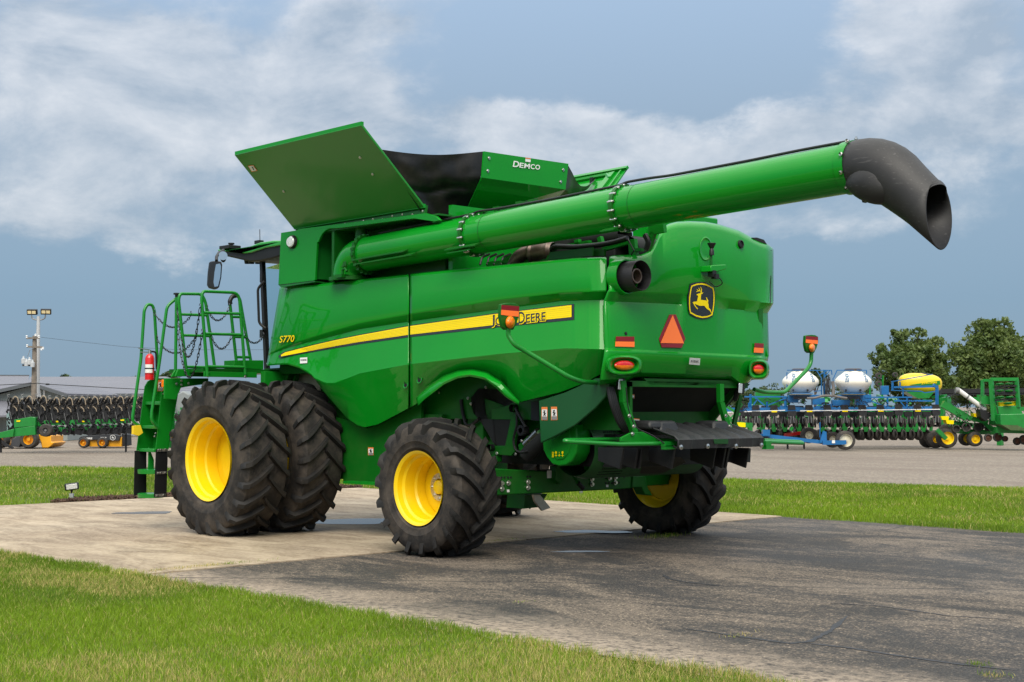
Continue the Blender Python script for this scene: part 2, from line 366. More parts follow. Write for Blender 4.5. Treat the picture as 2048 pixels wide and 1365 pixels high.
def asphalt(k):
    fine=k.noise(60,4,.7); mid=k.noise(9,8,.7); st=k.noise(1.,10,.68,k.mp((.4,.9,1)),.9); big=k.noise(.3,5,.55)
    base=k.mix(k.rng(fine,.40,.60),(.018,.018,.019),(.066,.061,.056)); gn=k.noise(34,6,.75); gm=k.rng(k.mth('ADD',gn,k.mth('MULTIPLY',k.mth('SUBTRACT',k.rng(k.mth('ADD',k.mth('MULTIPLY',st,.7),k.mth('MULTIPLY',mid,.3)),.40,.60),.5),.20)),.51,.60)
    worn=k.rng(k.mth('ADD',k.mth('MULTIPLY',st,.65),k.mth('MULTIPLY',mid,.35)),.45,.55)
    grit=k.vor(34); g=k.rng(grit.outputs['Distance'],.12,.34,1,0)
    gr=k.mth('MULTIPLY',k.mth('MULTIPLY',g,k.rng(k.noise(17,3),.42,.58)),k.mth('ADD',.22,k.mth('MULTIPLY',worn,.78)))
    col=k.mix(k.mth('MULTIPLY',worn,.35),base,(.13,.10,.078)); col=k.mix(k.mth('MULTIPLY',gm,.62),col,(.235,.19,.145)); col=k.mix(gr,col,(.46,.37,.27))
    # worn, sandy margin along the lawn (+Y side)
    sx=k.N.new('ShaderNodeSeparateXYZ'); k.L.new(k.src,sx.inputs[0])
    edge=k.mth('MULTIPLY',k.rng(k.mth('ADD',sx.outputs[1],k.mth('MULTIPLY',k.noise(1.6,6,.6),1.1)),4.75,5.6),k.rng(k.noise(14,6,.7),.36,.56))
    col=k.mix(k.mth('MULTIPLY',edge,.8),col,(.40,.325,.25))
    # tar-sealed cracks and tyre scuffs
    w=k.vor(.17,k.mix(.10,k.src,k.N.new('ShaderNodeTexNoise').outputs['Color']) if False else None,'DISTANCE_TO_EDGE')
    wn=k.N.new('ShaderNodeTexNoise'); wn.inputs['Scale'].default_value=.8; wn.inputs['Detail'].default_value=5; k.L.new(k.src,wn.inputs['Vector'])
    k.L.new(k.mix(.22,k.src,wn.outputs['Color']),w.inputs['Vector'])
    cr=k.rng(w.outputs['Distance'],.0,.0045,1,0)
    col=k.mix(k.mth('MULTIPLY',cr,.8),col,(.022,.022,.025))
    k.L.new(col,k.b.inputs['Base Color'])
    k.b.inputs['Specular IOR Level'].default_value=.22
    k.L.new(k.rng(big,.35,.65,.62,.88),k.b.inputs['Roughness'])
    k.bump(k.mth('ADD',k.mth('MULTIPLY',fine,.5),g),.55,.008)
def concrete(k):
    sx=k.N.new('ShaderNodeSeparateXYZ'); k.L.new(k.src,sx.inputs[0])
    st=k.noise(1.5,12,.74,k.mp((.6,1.6,1),R(46)),.8); f=k.noise(20,10,.75); big=k.noise(.45,5)
    col=k.mix(k.rng(st,.40,.60),(.20,.15,.10),(.43,.345,.245)); col=k.mix(k.rng(big,.42,.66,0,.55),col,(.23,.175,.13))
    col=k.mix(k.rng(f,.45,.70,0,.5),col,(.58,.49,.37)); sp=k.vor(22); col=k.mix(k.rng(sp.outputs['Distance'],.05,.12,.35,0),col,(.10,.085,.07))
    # sawn joint across the pad
    j=k.rng(k.mth('ABSOLUTE',k.mth('SUBTRACT',sx.outputs[0],5.4)),.006,.012,1,0); j2=k.rng(k.mth('ABSOLUTE',k.mth('SUBTRACT',sx.outputs[1],.05)),.006,.012,1,0)
    col=k.mix(k.mth('MAXIMUM',j,j2),col,(.09,.075,.06))
    # old wet edges around the puddles
    k.L.new(col,k.b.inputs['Base Color']); k.b.inputs['Specular IOR Level'].default_value=.25; k.L.new(k.rng(big,.4,.6,.62,.85),k.b.inputs['Roughness']); k.bump(f,.25,.008)
def gravel(k):
    v=k.vor(16); f=k.noise(9,10,.8); st=k.noise(.6,9,.7,k.mp((.3,.9,1),R(46))); 
    col=k.mix(k.rng(f,.38,.62),(.13,.105,.078),(.37,.315,.25)); col=k.mix(k.rng(st,.45,.62,0,.6),col,(.15,.11,.085))
    col=k.mix(k.rng(v.outputs['Distance'],.3,.6,0,.5),col,(.12,.10,.09)); k.L.new(col,k.b.inputs['Base Color']); k.b.inputs['Roughness'].default_value=.95; k.bump(v.outputs['Distance'],.6,.03)
def turf(k):
    a=k.noise(.55,6,.6); b_=k.noise(3,6,.65); f=k.noise(40,4,.7)
    col=k.mix(k.rng(a,.36,.64),(.055,.10,.018),(.13,.175,.032)); col=k.mix(k.rng(b_,.45,.7,0,.65),col,(.17,.155,.06)); col=k.mix(k.rng(f,.3,.7,0,.5),col,(.025,.05,.008))
    k.L.new(col,k.b.inputs['Base Color']); k.b.inputs['Roughness'].default_value=.95; k.bump(f,.6,.04)
M_ASP=ground_mat('asphalt',asphalt); M_CON=ground_mat('old concrete',concrete); M_GRA=ground_mat('gravel',gravel); M_TURF=ground_mat('turf',turf)
def flat(name,pts,z,m,th=.0,kind='structure'):
    mb=MB(); n=len(pts); mb.add([(x,y,z) for x,y in pts],[tuple(range(n))])
    o=mb.build(name,m,None,smooth=0,recalc=False,weld=False)
    if o.data.polygons[0].normal.z<0: o.data.flip_normals()
    o['kind']=kind; return o
flat('ground',[(-1500,-1500),(1500,-1500),(1500,1500),(-1500,1500)],-.012,M_GRA)
GX=10.43; GY=5.24; GYR=-5.1
# lawn sheets: foreground, and the strip between the pad and the gravel yard
flat('front_lawn',[(-40,GY),(60,GY),(60,40),(-40,40)],-.004,M_TURF)
edge_far=[(60,6.5),(30,-1.0),(24.49,-4.15),(21.5,-6.4),(14,-10.2),(7.54,-12.71),(1.38,-14.27),(-8,-16.5),(-40,-20)]
flat('back_lawn',[(60,6.5)]+edge_far[1:]+[(-40,GYR),(.5,GYR),(GX,GYR),(GX,GY-.02),(60,GY-.02)][0:5],-.004,M_TURF)
def jag(a,b,n,amp,nx,ny):
    out=[]
    for i in range(n):
        t=i/n; q=random.uniform(-amp,amp); out.append((a[0]+(b[0]-a[0])*t+nx*q,a[1]+(b[1]-a[1])*t+ny*q))
    return out
flat('asphalt_drive',[(.52,GYR)]+[(.52,GY)]+jag((.5,GY),(-40,GY),160,.07,0,1)+[(-40,GYR)]+jag((-40,GYR),(.5,GYR),140,.05,0,1),.0,M_ASP)
pad=MB().bb(.5,GX,GYR+.0,GY,-.15,.012); po=pad.build('concrete_pad',M_CON,None,smooth=0); po['kind']='structure'
# puddles left on the pad
M_WET=mat('puddle water',(.10,.08,.06),.24,spec=.4,ior=1.33)
def puddle(cx,cy,rx,ry,z,rot=0,lab=None):
    pts=[]; ph=[random.uniform(0,6) for _ in range(4)]
    for i in range(48):
        a=2*math.pi*i/48; q=1+.18*math.sin(2*a+ph[0])+.12*math.sin(3*a+ph[1])+.08*math.sin(5*a+ph[2])+.05*math.sin(9*a+ph[3])
        x=rx*q*math.cos(a); y=ry*q*math.sin(a); pts.append((cx+x*math.cos(rot)-y*math.sin(rot),cy+x*math.sin(rot)+y*math.cos(rot)))
    flat('puddle',pts,z,M_WET)
def gp(px,py): v=P(px,py,Z=0); return v.x,v.y
ROTV=math.atan2(RV.y,RV.x)
for (px,py,rx,ry,z) in [(290,1028,.36,.3,.016),(700,1045,.8,.42,.016),(1185,1066,.42,.22,.016),(1160,1104,.26,.10,.004)]:
    x,y=gp(px,py); puddle(x,y,rx,ry,z,ROTV)
# mulch bed along the far edge of the pad
M_MUL=mat('bark mulch',(.075,.042,.028),.95,var=.5,vscale=14,bump=1,bscale=60)
mm=MB(); 
def bedpt(t):  # hugging the far edge of the pad
    return
flat('mulch_bed',[(GX-.01,1.25),(GX+.18,1.1),(GX+.4,.8),(GX+.75,.3),(GX+.85,-.6),(GX+.6,-1.5),(GX+.9,-2.6),(GX+.8,-4.2),(GX+.3,-5.3),(GX-.01,-5.05)],.0,M_MUL)
mc=MB()
for i in range(2600):
    y=random.uniform(-5.2,1.2); x=GX+random.uniform(.0,.72)*min(1,.15+(1.25-y)*.9); s=random.uniform(.012,.035)
    mc.box((x,y,.012+random.uniform(0,.03)),(s*2.2,s*.8,s*.5),Euler((random.uniform(-1,1),random.uniform(-1,1),random.uniform(0,6))).to_matrix())
o=mc.build('mulch_chips',M_MUL,None,smooth=0,recalc=False,weld=False); tag(o,'dark bark mulch chips heaped along the far edge of the concrete pad','mulch',kind='stuff')

M_TAR=mat('tar seam',(.030,.030,.034),.6,var=.3,vscale=9,bump=.3,bscale=60)
for pts,w in (([(1325,1148),(1338,1158),(1370,1164),(1440,1172)],.05),([(1365,1257),(1420,1264),(1500,1276),(1580,1287),(1620,1283),(1660,1262),(1695,1232)],.055),([(1600,1285),(1700,1296),(1800,1312),(1900,1326),(2040,1342)],.05),([(1640,1205),(1760,1212),(1900,1232),(2040,1240)],.03)):
    c=[P(a,b_,Z=.003) for a,b_ in pts]; q=[]
    for i in range(len(c)-1):
        for t in range(10): q.append(c[i].lerp(c[i+1],t/10))
    q.append(c[-1]); rows=[]
    for i,p in enumerate(q):
        d=(q[min(i+1,len(q)-1)]-q[max(i-1,0)]).normalized(); n_=Vector((-d.y,d.x,0)); ww=w*random.uniform(.45,1.1)*min(1,.15+min(i,len(q)-1-i)/6); rows.append([p+n_*ww*.5,p-n_*ww*.5])
    m=MB(); m.sheet(rows); o=m.build('tar_seam',M_TAR,None,smooth=0,recalc=False,weld=False); o['kind']='structure'
# ================================================================= COMBINE HARVESTER
# frame: x forward, y to the machine's left, z up; origin on the ground under the steering axle
CH=thing('combine_harvester',(0,0,0),'large green combine harvester with yellow wheels parked on the concrete pad, unloading auger folded back','combine harvester')
def ip(x,t): return float(np.interp(x,[a for a,_ in t],[b for _,b in t]))
def bolts(mb,pts,nrm,r=.013,h=.014):
    for p in pts: mb.lathe([(0,r*1.5),(h*.3,r*1.5),(h*.3,r),(h,r*.9),(h,1e-4)],p,nrm,8)
    return mb
# ---- left body side, curves read as (photo column, photo row) on the plane y=1.45
sT=[(527,577),(553,575.5),(640,568),(818,548.5),(1000,531),(1150,517),(1214,515)]
sG1=[(527,709),(573,691),(646,669),(720,648),(817,630),(1000,601),(1120,587),(1214,583)]
sG2=[(527,711),(573,696),(646,678),(720,659),(817,644),(1000,619),(1120,603),(1214,600)]
sK=[(527,729),(600,742),(632,757),(651,766),(671,766),(720,747),(817,729),(1000,708),(1131,697),(1214,699)]
sB=[(527,730),(573,727),(598,734),(622,748),(646,782),(671,811),(695,838),(715,852),(729,856),(756,850),(832,810),(842,796),(858,778),(886,757),(930,745),(974,753),(1004,771),(1039,806),(1058,801),(1120,786),(1168,768),(1204,748),(1214,744)]
sY=[(0,0),(1150,0),(1180,-.012),(1200,-.045),(1214,-.10)]
sYF=[(527,-.02),(545,0),(2000,0)]
def side_rows(x):
    T,G1,G2,K,Bt=[ip(x,t) for t in (sT,sG1,sG2,sK,sB)]
    K=min(K,Bt-1.); G2=min(G2,K-1.5); G1=min(G1,G2-1.)
    gd=.085*min(1,(G2-G1)/17); c=ip(x,sY)+ip(x,sYF)
    low=min(1,(Bt-K)/60)
    return [(T+4,-.30+c),(T-.6,-.12+c),(T+1.2,-.075+c),(T+5,-.055+c),(T+(G1-T)*.5,-.022+c),(G1-2.5,0+c),(G1,-.004+c),(G2,-gd+c),(G2+3,-gd+.004+c),(K-4,.012+c),(K,.018+c),(K+3,.012+c),(K+(Bt-K)*.55,-.03-.05*low+c),(Bt-1.2,-.05-.12*low+c),(Bt,-.07-.13*low+c),(Bt-2,-.16-.12*low+c)]
def side_pt(px,py,off=.006):
    r=side_rows(px)[2:]; y=float(np.interp(py,[a for a,_ in r],[b for _,b in r]))
    return P(px,py,Y=1.45+y+off)
def panel(xs):
    mb=MB(); mb.sheet([[P(x,py,Y=1.45+oy) for (py,oy) in side_rows(x)] for x in xs]); return mb
def slant(x,t,n): return
xs1=list(np.arange(527,816.5,6))+[816.6]; xs2=[820.4]+list(np.arange(826,1212,6))+[1213]
# front edge leans: squeeze the first columns towards the slanted edge
def front_lean(mb):
    out=[]
    for (x,y,z) in mb.v:
        t=max(0,min(1,(x-3.1)/(4.02-3.1))); lean=max(0,(z-2.15))*.30
        out.append((x-lean*t,y-.05*t*t,z))
    mb.v=out; return mb
a=front_lean(panel(xs1)); sp1=a.build('front_side_panel',GREEN,CH,smooth=28,solid=.02)
b=panel(xs2); sp2=b.build('rear_side_panel',GREEN,CH,smooth=28,solid=.02)
a.mirror().build('front_side_panel',GREEN,CH,smooth=28,solid=.02); b.mirror().build('rear_side_panel',GREEN,CH,smooth=28,solid=.02)
# flared lip round the rear wheel arch
lip_o=[(832,797),(845,783),(857,772),(886,752),(915,741),(945,738),(974,744),(1004,763),(1022,783),(1039,803)]
lip_i=[(836,812),(848,800),(862,789),(888,769),(915,757),(940,753),(968,759),(992,776),(1012,795),(1036,810)]
m=MB(); rows=[]
n=40
def samp(t,f):
    u=[i/(len(t)-1) for i in range(len(t))]; return float(np.interp(f,u,[p[0] for p in t])),float(np.interp(f,u,[p[1] for p in t]))
for i in range(n+1):
    f=i/n; o=samp(lip_o,f); q=samp(lip_i,f); w=math.sin(math.pi*f)
    rows.append([P(*o,Y=1.40),P(o[0]*.7+q[0]*.3,o[1]*.7+q[1]*.3,Y=1.40+.085*w+.02),P(o[0]*.25+q[0]*.75,o[1]*.25+q[1]*.75,Y=1.40+.13*w+.02),P(*q,Y=1.40+.125*w+.015),P(q[0],q[1]+1,Y=1.30)])
m.sheet(rows); m.build('wheel_arch_flare',GREEN,CH,smooth=50,solid=.012)
# underside roll of the front panel, seen as a pale edge
# decals on the side
yt=[(558,713.2),(567,706),(622,692),(671,680.6),(720,670.8),(817,653),(1000,627),(1147,610)]
yb=[(558,714),(567,712.4),(622,702),(671,692.5),(720,684),(817,670),(900,660.5),(1000,649),(1147,634)]
def strip_decal(name,x0,x1,top,bot,mt,off,n=70):
    m=MB(); xs=list(np.linspace(x0,816.4,max(2,int(n*(816.4-x0)/(x1-x0)))))
    xs_b=list(np.linspace(820.6,x1,max(2,int(n*(x1-820.6)/(x1-x0)))))
    for q in (xs,xs_b): m.sheet([[side_pt(x,top(x)+(bot(x)-top(x))*k/6,off) for k in range(7)] for x in q])
    return m.build(name,mt,sp1 if False else CH,smooth=60,recalc=False,weld=False)
strip_decal('stripe_border',557,1148.5,lambda x:ip(x,yt)-1.8,lambda x:ip(x,yb)+ip(x,[(557,2),(700,4.5),(1150,6)]),BLKG,.004)
m_yel=bpy.data.materials.new('ribbed yellow decal')
def ribbed():
    # fine darker pin lines printed along the stripe
    m=YELD
    return m
strip_decal('stripe',562,1143,lambda x:ip(x,yt),lambda x:max(ip(x,yt)+.3,ip(x,yb)),YELD,.008)
pin=mat('stripe pin line',(.80,.60,.0),.4,coat=.4)
pm=MB()
for k in range(1,6):
    for (xa,xb) in ((600+k*3,816),(821,1140)):
        pm.sheet([[side_pt(x,ip(x,yt)+(ip(x,yb)-ip(x,yt))*k/6.,.0105),side_pt(x,ip(x,yt)+(ip(x,yb)-ip(x,yt))*k/6.+.7,.0105)] for x in np.linspace(xa,xb,40)])
pm.build('stripe_pin_lines',pin,CH,smooth=60,recalc=False,weld=False)
def on_side(x0,y0,x1,y1,h0,h1,off):
    return lambda u,v: side_pt(x0+(x1-x0)*u+ (0),y0+(y1-y0)*u-(h0+(h1-h0)*u)*v,off)
def word_parts(t,x0,y0,x1,y1,h,off,mt,name,bold=0,parts=((0,1),)):
    text_on(t,name,mt,CH,on_side(x0,y0,x1,y1,h,h,off),bold=bold)
# small-caps wordmark: large initials, smaller tails
for (t,x0,x1,y0,y1,h) in (('J',981.5,989.5,655,654,24),('OHN',991,1030,651.5,647.6,17),('D',1037,1049.5,647.6,646.4,23),('EERE',1052,1091,646,641.2,17)):
    text_on(t,'maker_lettering_outline',YELD,CH,on_side(x0+1,y0+1.6,x1+1,y1+1.6,h,h,.0125),bold=.045)
    text_on(t,'maker_lettering',BLKG,CH,on_side(x0,y0,x1,y1,h,h,.0155),bold=.012)
text_on('S770','model_lettering_outline',BLKG,CH,on_side(558.6,686.6,589.6,684.6,13.5,13.5,.011),bold=.04,shear=.25)
text_on('S770','model_lettering',YELD,CH,on_side(558,686,589,684,13.5,13.5,.0145),bold=.01,shear=.25)
def quad_side(pts,mt,name,off): 
    m=MB(); (ax,ay),(bx,by),(cx_,cy),(dx,dy)=pts
    m.sheet([[side_pt(ax+(bx-ax)*i/4+((dx-ax)*(1-i/4)+(cx_-bx)*i/4)*j/4, ay+(by-ay)*i/4+((dy-ay)*(1-i/4)+(cy-by)*i/4)*j/4,off) for j in range(5)] for i in range(5)])
    return m.build(name,mt,CH,smooth=60,recalc=False,weld=False)
quad_side([(600,716),(614.5,715),(614.5,726.5),(600,727.5)],WHT,'dealer_sticker',.010)
text_on('KOENIG','sticker_lettering',BLKG,CH,on_side(601.5,722.5,613,721.7,3.6,3.6,.013),bold=.02)
# latch recesses
for (px,py) in ((811.5,770),(839,760)):
    c=side_pt(px,py,.004); m=MB(); m.lathe([(0,.045),(.004,.045),(.004,.034),(-.0,.033)],c,(0,1,.25),20); m.build('latch_ring',GREEN,CH)
    m=MB(); m.lathe([(0.001,.034),(.002,1e-4)],c,(0,1,.25),20); m.beam(c+Vector((-.012,.006,-.03)),c+Vector((.012,.006,.03)),.016,.008); m.build('latch',BLK,CH)
# ---- rear hood: rows on the plane x=-2.05
rT=[(1214,514),(1223,512),(1279,509),(1292,504),(1300,498),(1308,483),(1316,465),(1324,455),(1334,449),(1350,445),(1376,443.5),(1410,445),(1437,450),(1477,462),(1506,478),(1520,484),(1535,489),(1547,499)]
rG1=[(1214,583),(1292,588),(1371,590),(1445,599),(1547,607)]
rG2=[(1214,603),(1292,606),(1366,609.5),(1445,616),(1547,626)]
rK=[(1214,696.5),(1547,712.5)]
rB=[(1214,760),(1245,759),(1270,753),(1285,745),(1480,751),(1500,762),(1515,770),(1530,745),(1547,722)]
rEdge=[(440,1547),(500,1547),(607,1547),(626,1536),(712,1538),(744,1530),(775,1514)]
def gfac(x): return float(np.interp(x,[1214,1360,1374,1440,1456,1600],[1,1,0,0,1,1]))
rXc=[(1214,.06),(1222,.028),(1235,.012),(1262,0),(1400,-.02),(1500,0),(1535,.04),(1547,.13)]
def rear_rows(x):
    T,G1,G2,K,Bt=[ip(x,t) for t in (rT,rG1,rG2,rK,rB)]
    c=ip(x,rXc); g=gfac(x)*.06
    return [(T+3,.34+c),(T-.8,.16+c),(T+1.,.10+c),(T+5,.065+c),(T+12,.04+c),(T+(G1-T)*.5,.012+c),(G1-4,0+c),(G1,.004+c*.6),(G2,.05*0+g+c*.6),(G2+4,g*.9+c*.6),(K-30,.0+c*.8),(K-3,-.01+c),(K,-.012+c),(K+4,-.055+c),(K+8,-.06+c),(K+(Bt-K)*.6,-.03+c),(Bt,.01+c),(Bt+9,.10+c),(Bt+14,.30+c)]
def rear_px(x,py):
    e=ip(py,rEdge); return 1214+(x-1214)*(e-1214)/(1547-1214)
def rear_left(py):  # left edge leans like the seam
    return ip(py,[(500,1219),(580,1217),(603,1208),(700,1209.5),(762,1199)])
def rear_map(x,py):
    l=rear_left(py); e=ip(py,rEdge); return l+(x-1214)*(e-l)/(1547-1214)
def rear_pt(px,py,off=.006):
    r=rear_rows(px)[2:-2]; xx=float(np.interp(py,[a for a,_ in r],[b for _,b in r])); return P(px,py,X=-2.05+xx-off)
m=MB(); xs=sorted(set(list(np.arange(1214,1547,5))+[1292,1300,1308,1316,1324,1334,1350,1506,1520,1547]))
m.sheet([[P(rear_map(x,py),py,X=-2.05+ox) for (py,ox) in rear_rows(x)] for x in xs])
hood=m.build('rear_hood',GREEN,CH,smooth=40,solid=.02)
# right-hand corner seam and side
m=MB().bb(-1.99,1.0,-1.28,-1.2,1.9,3.05); m.build('inner_side_wall',GREENF,CH)
m=MB(); m.sheet([[rear_pt(px,py,.006) for (px,py) in ((1541.5,500),(1541,560),(1540.5,606))],[rear_pt(px,py,.006) for (px,py) in ((1543.2,501),(1542.6,560),(1542,607))]])
m.build('hood_seam',DARK,CH,smooth=0)
# horizontal deflector pieces: dished recess, camera bracket, horn-shaped beacon, round camera
def rq(px,py,off=0): return rear_pt(px,py,off)
m=MB(); c=rq(1411,499,.0); rec=MB()
rows=[]
for i in range(9):
    rr=i/8; row=[]
    for k in range(28):
        a=2*math.pi*k/28; px=1411.5+11.5*rr*math.cos(a); py=498+22*rr*math.sin(a)
        row.append(rear_pt(px,py,.010-.012*(1-rr**2)*0+ (.010 if .82<rr<.95 else 0) - .0*(1-rr)))
    rows.append(row+[row[0]])
GREENK=mat('green inner sheet',(.008,.16,.02),.4,coat=.3)
rec=MB(); c=rear_pt(1411.5,498,0)
ringo=[]; 
for rr,of in ((1.12,.004),(1.0,.012),(.9,.002),(.6,.002),(.01,.002)):
    row=[rear_pt(1411.5+11.5*rr*math.cos(2*math.pi*k/28),498+22*rr*math.sin(2*math.pi*k/28),of) for k in range(28)]; ringo.append(row+[row[0]])
rec.sheet(ringo); rec.build('grab_recess',GREEN,CH,smooth=50)
m=MB(); bl=rear_pt(1412,540,-.02); m.prism([rear_pt(1402,533,0),rear_pt(1431,531,.0),rear_pt(1434,536,0),rear_pt(1431,541,0),rear_pt(1412,546,0),rear_pt(1401,545,0)],(-.14,0,0)); m.build('camera_bracket',GREEN,CH,bevel=.008)
m=MB(); p0=rear_pt(1422,533,.10); m.beam(p0,p0+Vector((0,0,.17)),.035,.012); m.build('antenna_post',GREENF,CH)
m=MB(); q=p0+Vector((-.01,0,.12)); m.lathe([(0,.028),(.05,.026),(.07,.018),(.09,.03),(.125,.048),(.13,.047),(.12,1e-4)],q,(0,0,1),18); m.build('beacon_mount',BLK,CH)
m=MB(); q=rear_pt(1424,548,.11); m.box(q,(.07,.06,.07)); m.box(q+Vector((-.02,-.03,-.03)),(.06,.06,.05)); m.tube([q+Vector((-.02,-.05,-.02)),q+Vector((-.04,-.11,-.06)),q+Vector((-.02,-.16,-.10)),q+Vector((.03,-.10,-.14)),q+Vector((.06,-.03,-.08))],.006,8,round_=.03); m.build('rear_camera',BLK,CH)
m=MB(); c=rear_pt(1480,489,0); m.lathe([(0,.048),(.022,.046),(.026,.036),(.012,.033),(.012,1e-4)],c,(-1,0,.1),24); m.build('round_sensor',BLK,CH)
m=MB(); c=rear_pt(1251,667.5,0); m.lathe([(0,.018),(.01,.017),(.012,1e-4)],c,(-1,0,0),14); m.build('hood_plug',BLK,CH)
# black vent on the right shoulder
m=MB(); m.prism([rear_pt(1504,476,.004),rear_pt(1514,475.5,.004),rear_pt(1528,480,.004),rear_pt(1534,489,.004),rear_pt(1515,483,.004)],(.25,0,.02)); m.build('shoulder_vent',DARK,CH)
# exhaust
c=P(1266,554,X=-2.10); ax=Vector((-1,0,.02))
m=MB(); c=P(1252,554,X=-2.07); m.lathe([(-.10,.188),(.0,.184),(.018,.176),(.018,.166),(-.03,.160)],c,ax,40); m.build('exhaust_bezel',GREEN,CH,smooth=50)
ec=P(1258,554,X=-2.07)
m=MB(); m.lathe([(-.05,.160),(.165,.156),(.17,.152),(.165,.147),(-.05,.15),(-.05,1e-4)],ec,ax,40); ex=m.build('exhaust_shroud',mat('matt black exhaust',(.014,.013,.015),.5,var=.25,vscale=5,bump=.1,bscale=50),CH,smooth=50)
m=MB(); m.lathe([(-.05,.078),(.11,.078),(.113,.073),(.11,.062),(-.04,.060),(-.04,1e-4)],ec+Vector((0,-.0,0)),ax,28); m.build('exhaust_pipe',RUST,ex,smooth=50)
m=MB()
# emblem
def em(x,y): return 1360+x/13.65,550+y/13.65
def epoly(pts,off): return [rear_pt(*em(*p),off) for p in pts]
def flatpoly(name,pts,off,mt,parent=CH,th=0):
    m=MB(); q=epoly(pts,off); m.add(q,[tuple(range(len(q)))]); return m.build(name,mt,parent,smooth=0,recalc=False,weld=False)
sh=[(290,240),(420,205),(560,190),(700,205),(830,265),(935,345),(955,480),(962,640),(955,800),(930,960),(900,1120),(780,1185),(620,1215),(440,1180),(262,1075),(235,960),(222,800),(222,640),(240,480),(262,350)]
# one flat plate a little proud of the hood
def plane_em(off):
    A,Bp,Cc=[rear_pt(*em(*p),off) for p in ((590,240),(260,1040),(930,1040))]
    nrm=(Bp-A).cross(Cc-A).normalized()
    if nrm.x>0: nrm=-nrm
    def f(x,y,o):
        px,py=em(x,y); v=ray(px,py); t=((A+nrm*o)-CAM).dot(nrm)/v.dot(nrm); return CAM+v*t
    return f,nrm
ef,en=plane_em(.012)
m=MB(); q=[ef(x,y,0) for x,y in sh]; m.prism(q,-en*.03); emb=m.build('maker_emblem',BLKG,CH,smooth=0)
yo=[(310,300),(450,245),(590,228),(720,255),(820,305),(912,355),(938,480),(945,620),(938,800),(915,960),(885,1100),(760,1160),(610,1180),(450,1145),(278,1050),(255,940),(245,800),(248,640),(270,480),(290,380)]
yi=[(335,325),(460,280),(590,268),(710,290),(800,335),(888,385),(908,480),(915,620),(908,800),(888,960),(862,1075),(750,1125),(610,1140),(460,1105),(300,1020),(284,940),(275,800),(278,640),(300,480),(315,390)]
m=MB(); m.sheet([[ef(*yo[i%20],.003),ef(*yi[i%20],.003)] for i in range(21)]); m.build('emblem_border',YELD,emb,smooth=0,recalc=False,weld=False)
deer=[(445,540),(470,525),(520,510),(555,500),(565,475),(562,455),(520,448),(440,468),(445,455),(490,432),(455,400),(462,393),(510,425),(533,425),(500,358),(513,356),(545,402),(552,440),(566,448),(578,400),(560,335),(572,330),(598,400),(595,460),(590,490),(640,482),(610,520),(578,530),(572,600),(568,685),(620,690),(700,700),(735,715),(712,618),(726,616),(770,700),(775,735),(760,745),(775,800),(785,895),(830,945),(868,1055),(856,1062),(815,980),(760,950),(715,910),(665,845),(540,848),(470,820),(405,790),(425,850),(480,912),(490,940),(472,938),(410,870),(345,750),(380,738),(465,728),(480,640),(500,575),(470,563)]
m=MB(); q=[ef(x,y,.003) for x,y in deer]; m.add(q,[tuple(range(len(q)))]); m.build('leaping_deer',YELD,emb,smooth=0,recalc=False,weld=False)
# slow-moving-vehicle triangle (photo rows/columns from the close view: 1160+x/3.79, 430+y/3.79)
def zz(x,y): return 1160+x/3.79,430+y/3.79
def plate(name,pts,off,mt,parent,th=.004):
    A,Bp,Cc=[rear_pt(*zz(*p),off) for p in (pts[0],pts[len(pts)//3],pts[2*len(pts)//3])]
    nrm=(Bp-A).cross(Cc-A).normalized(); nrm=-nrm if nrm.x>0 else nrm
    q=[]
    for p in pts:
        v=ray(*zz(*p)); q.append(CAM+v*((A-CAM).dot(nrm)/v.dot(nrm)))
    m=MB(); m.prism(q,-nrm*th); return m.build(name,mt,parent,smooth=0)
tri=plate('slow_vehicle_triangle',[(680,756),(728,756),(799,938),(772,1008),(621,1004),(599,940)],.012,REDD,CH,.006)
plate('triangle_centre',[(704,760),(788,975),(612,972)],.016,ORR,tri)
plate('reflector',[(274,922),(413,923),(412,960),(272,958)],.014,REDD,CH); plate('reflector',[(271,960),(414,962),(413,1002),(268,998)],.014,ORR,CH)
plate('reflector',[(1326,972),(1393,976),(1392,1009),(1324,1005)],.014,REDD,CH); plate('reflector',[(1323,1006),(1392,1011),(1390,1048),(1320,1044)],.014,ORR,CH)
st=plate('dealer_sticker',[(833,1085),(912,1090),(907,1140),(828,1134)],.045,WHT,CH)
text_on('KOENIG','sticker_lettering',BLKG,CH,lambda u,v: rear_pt(*zz(842+u*58,1119+u*3-v*18),.054),bold=.02)
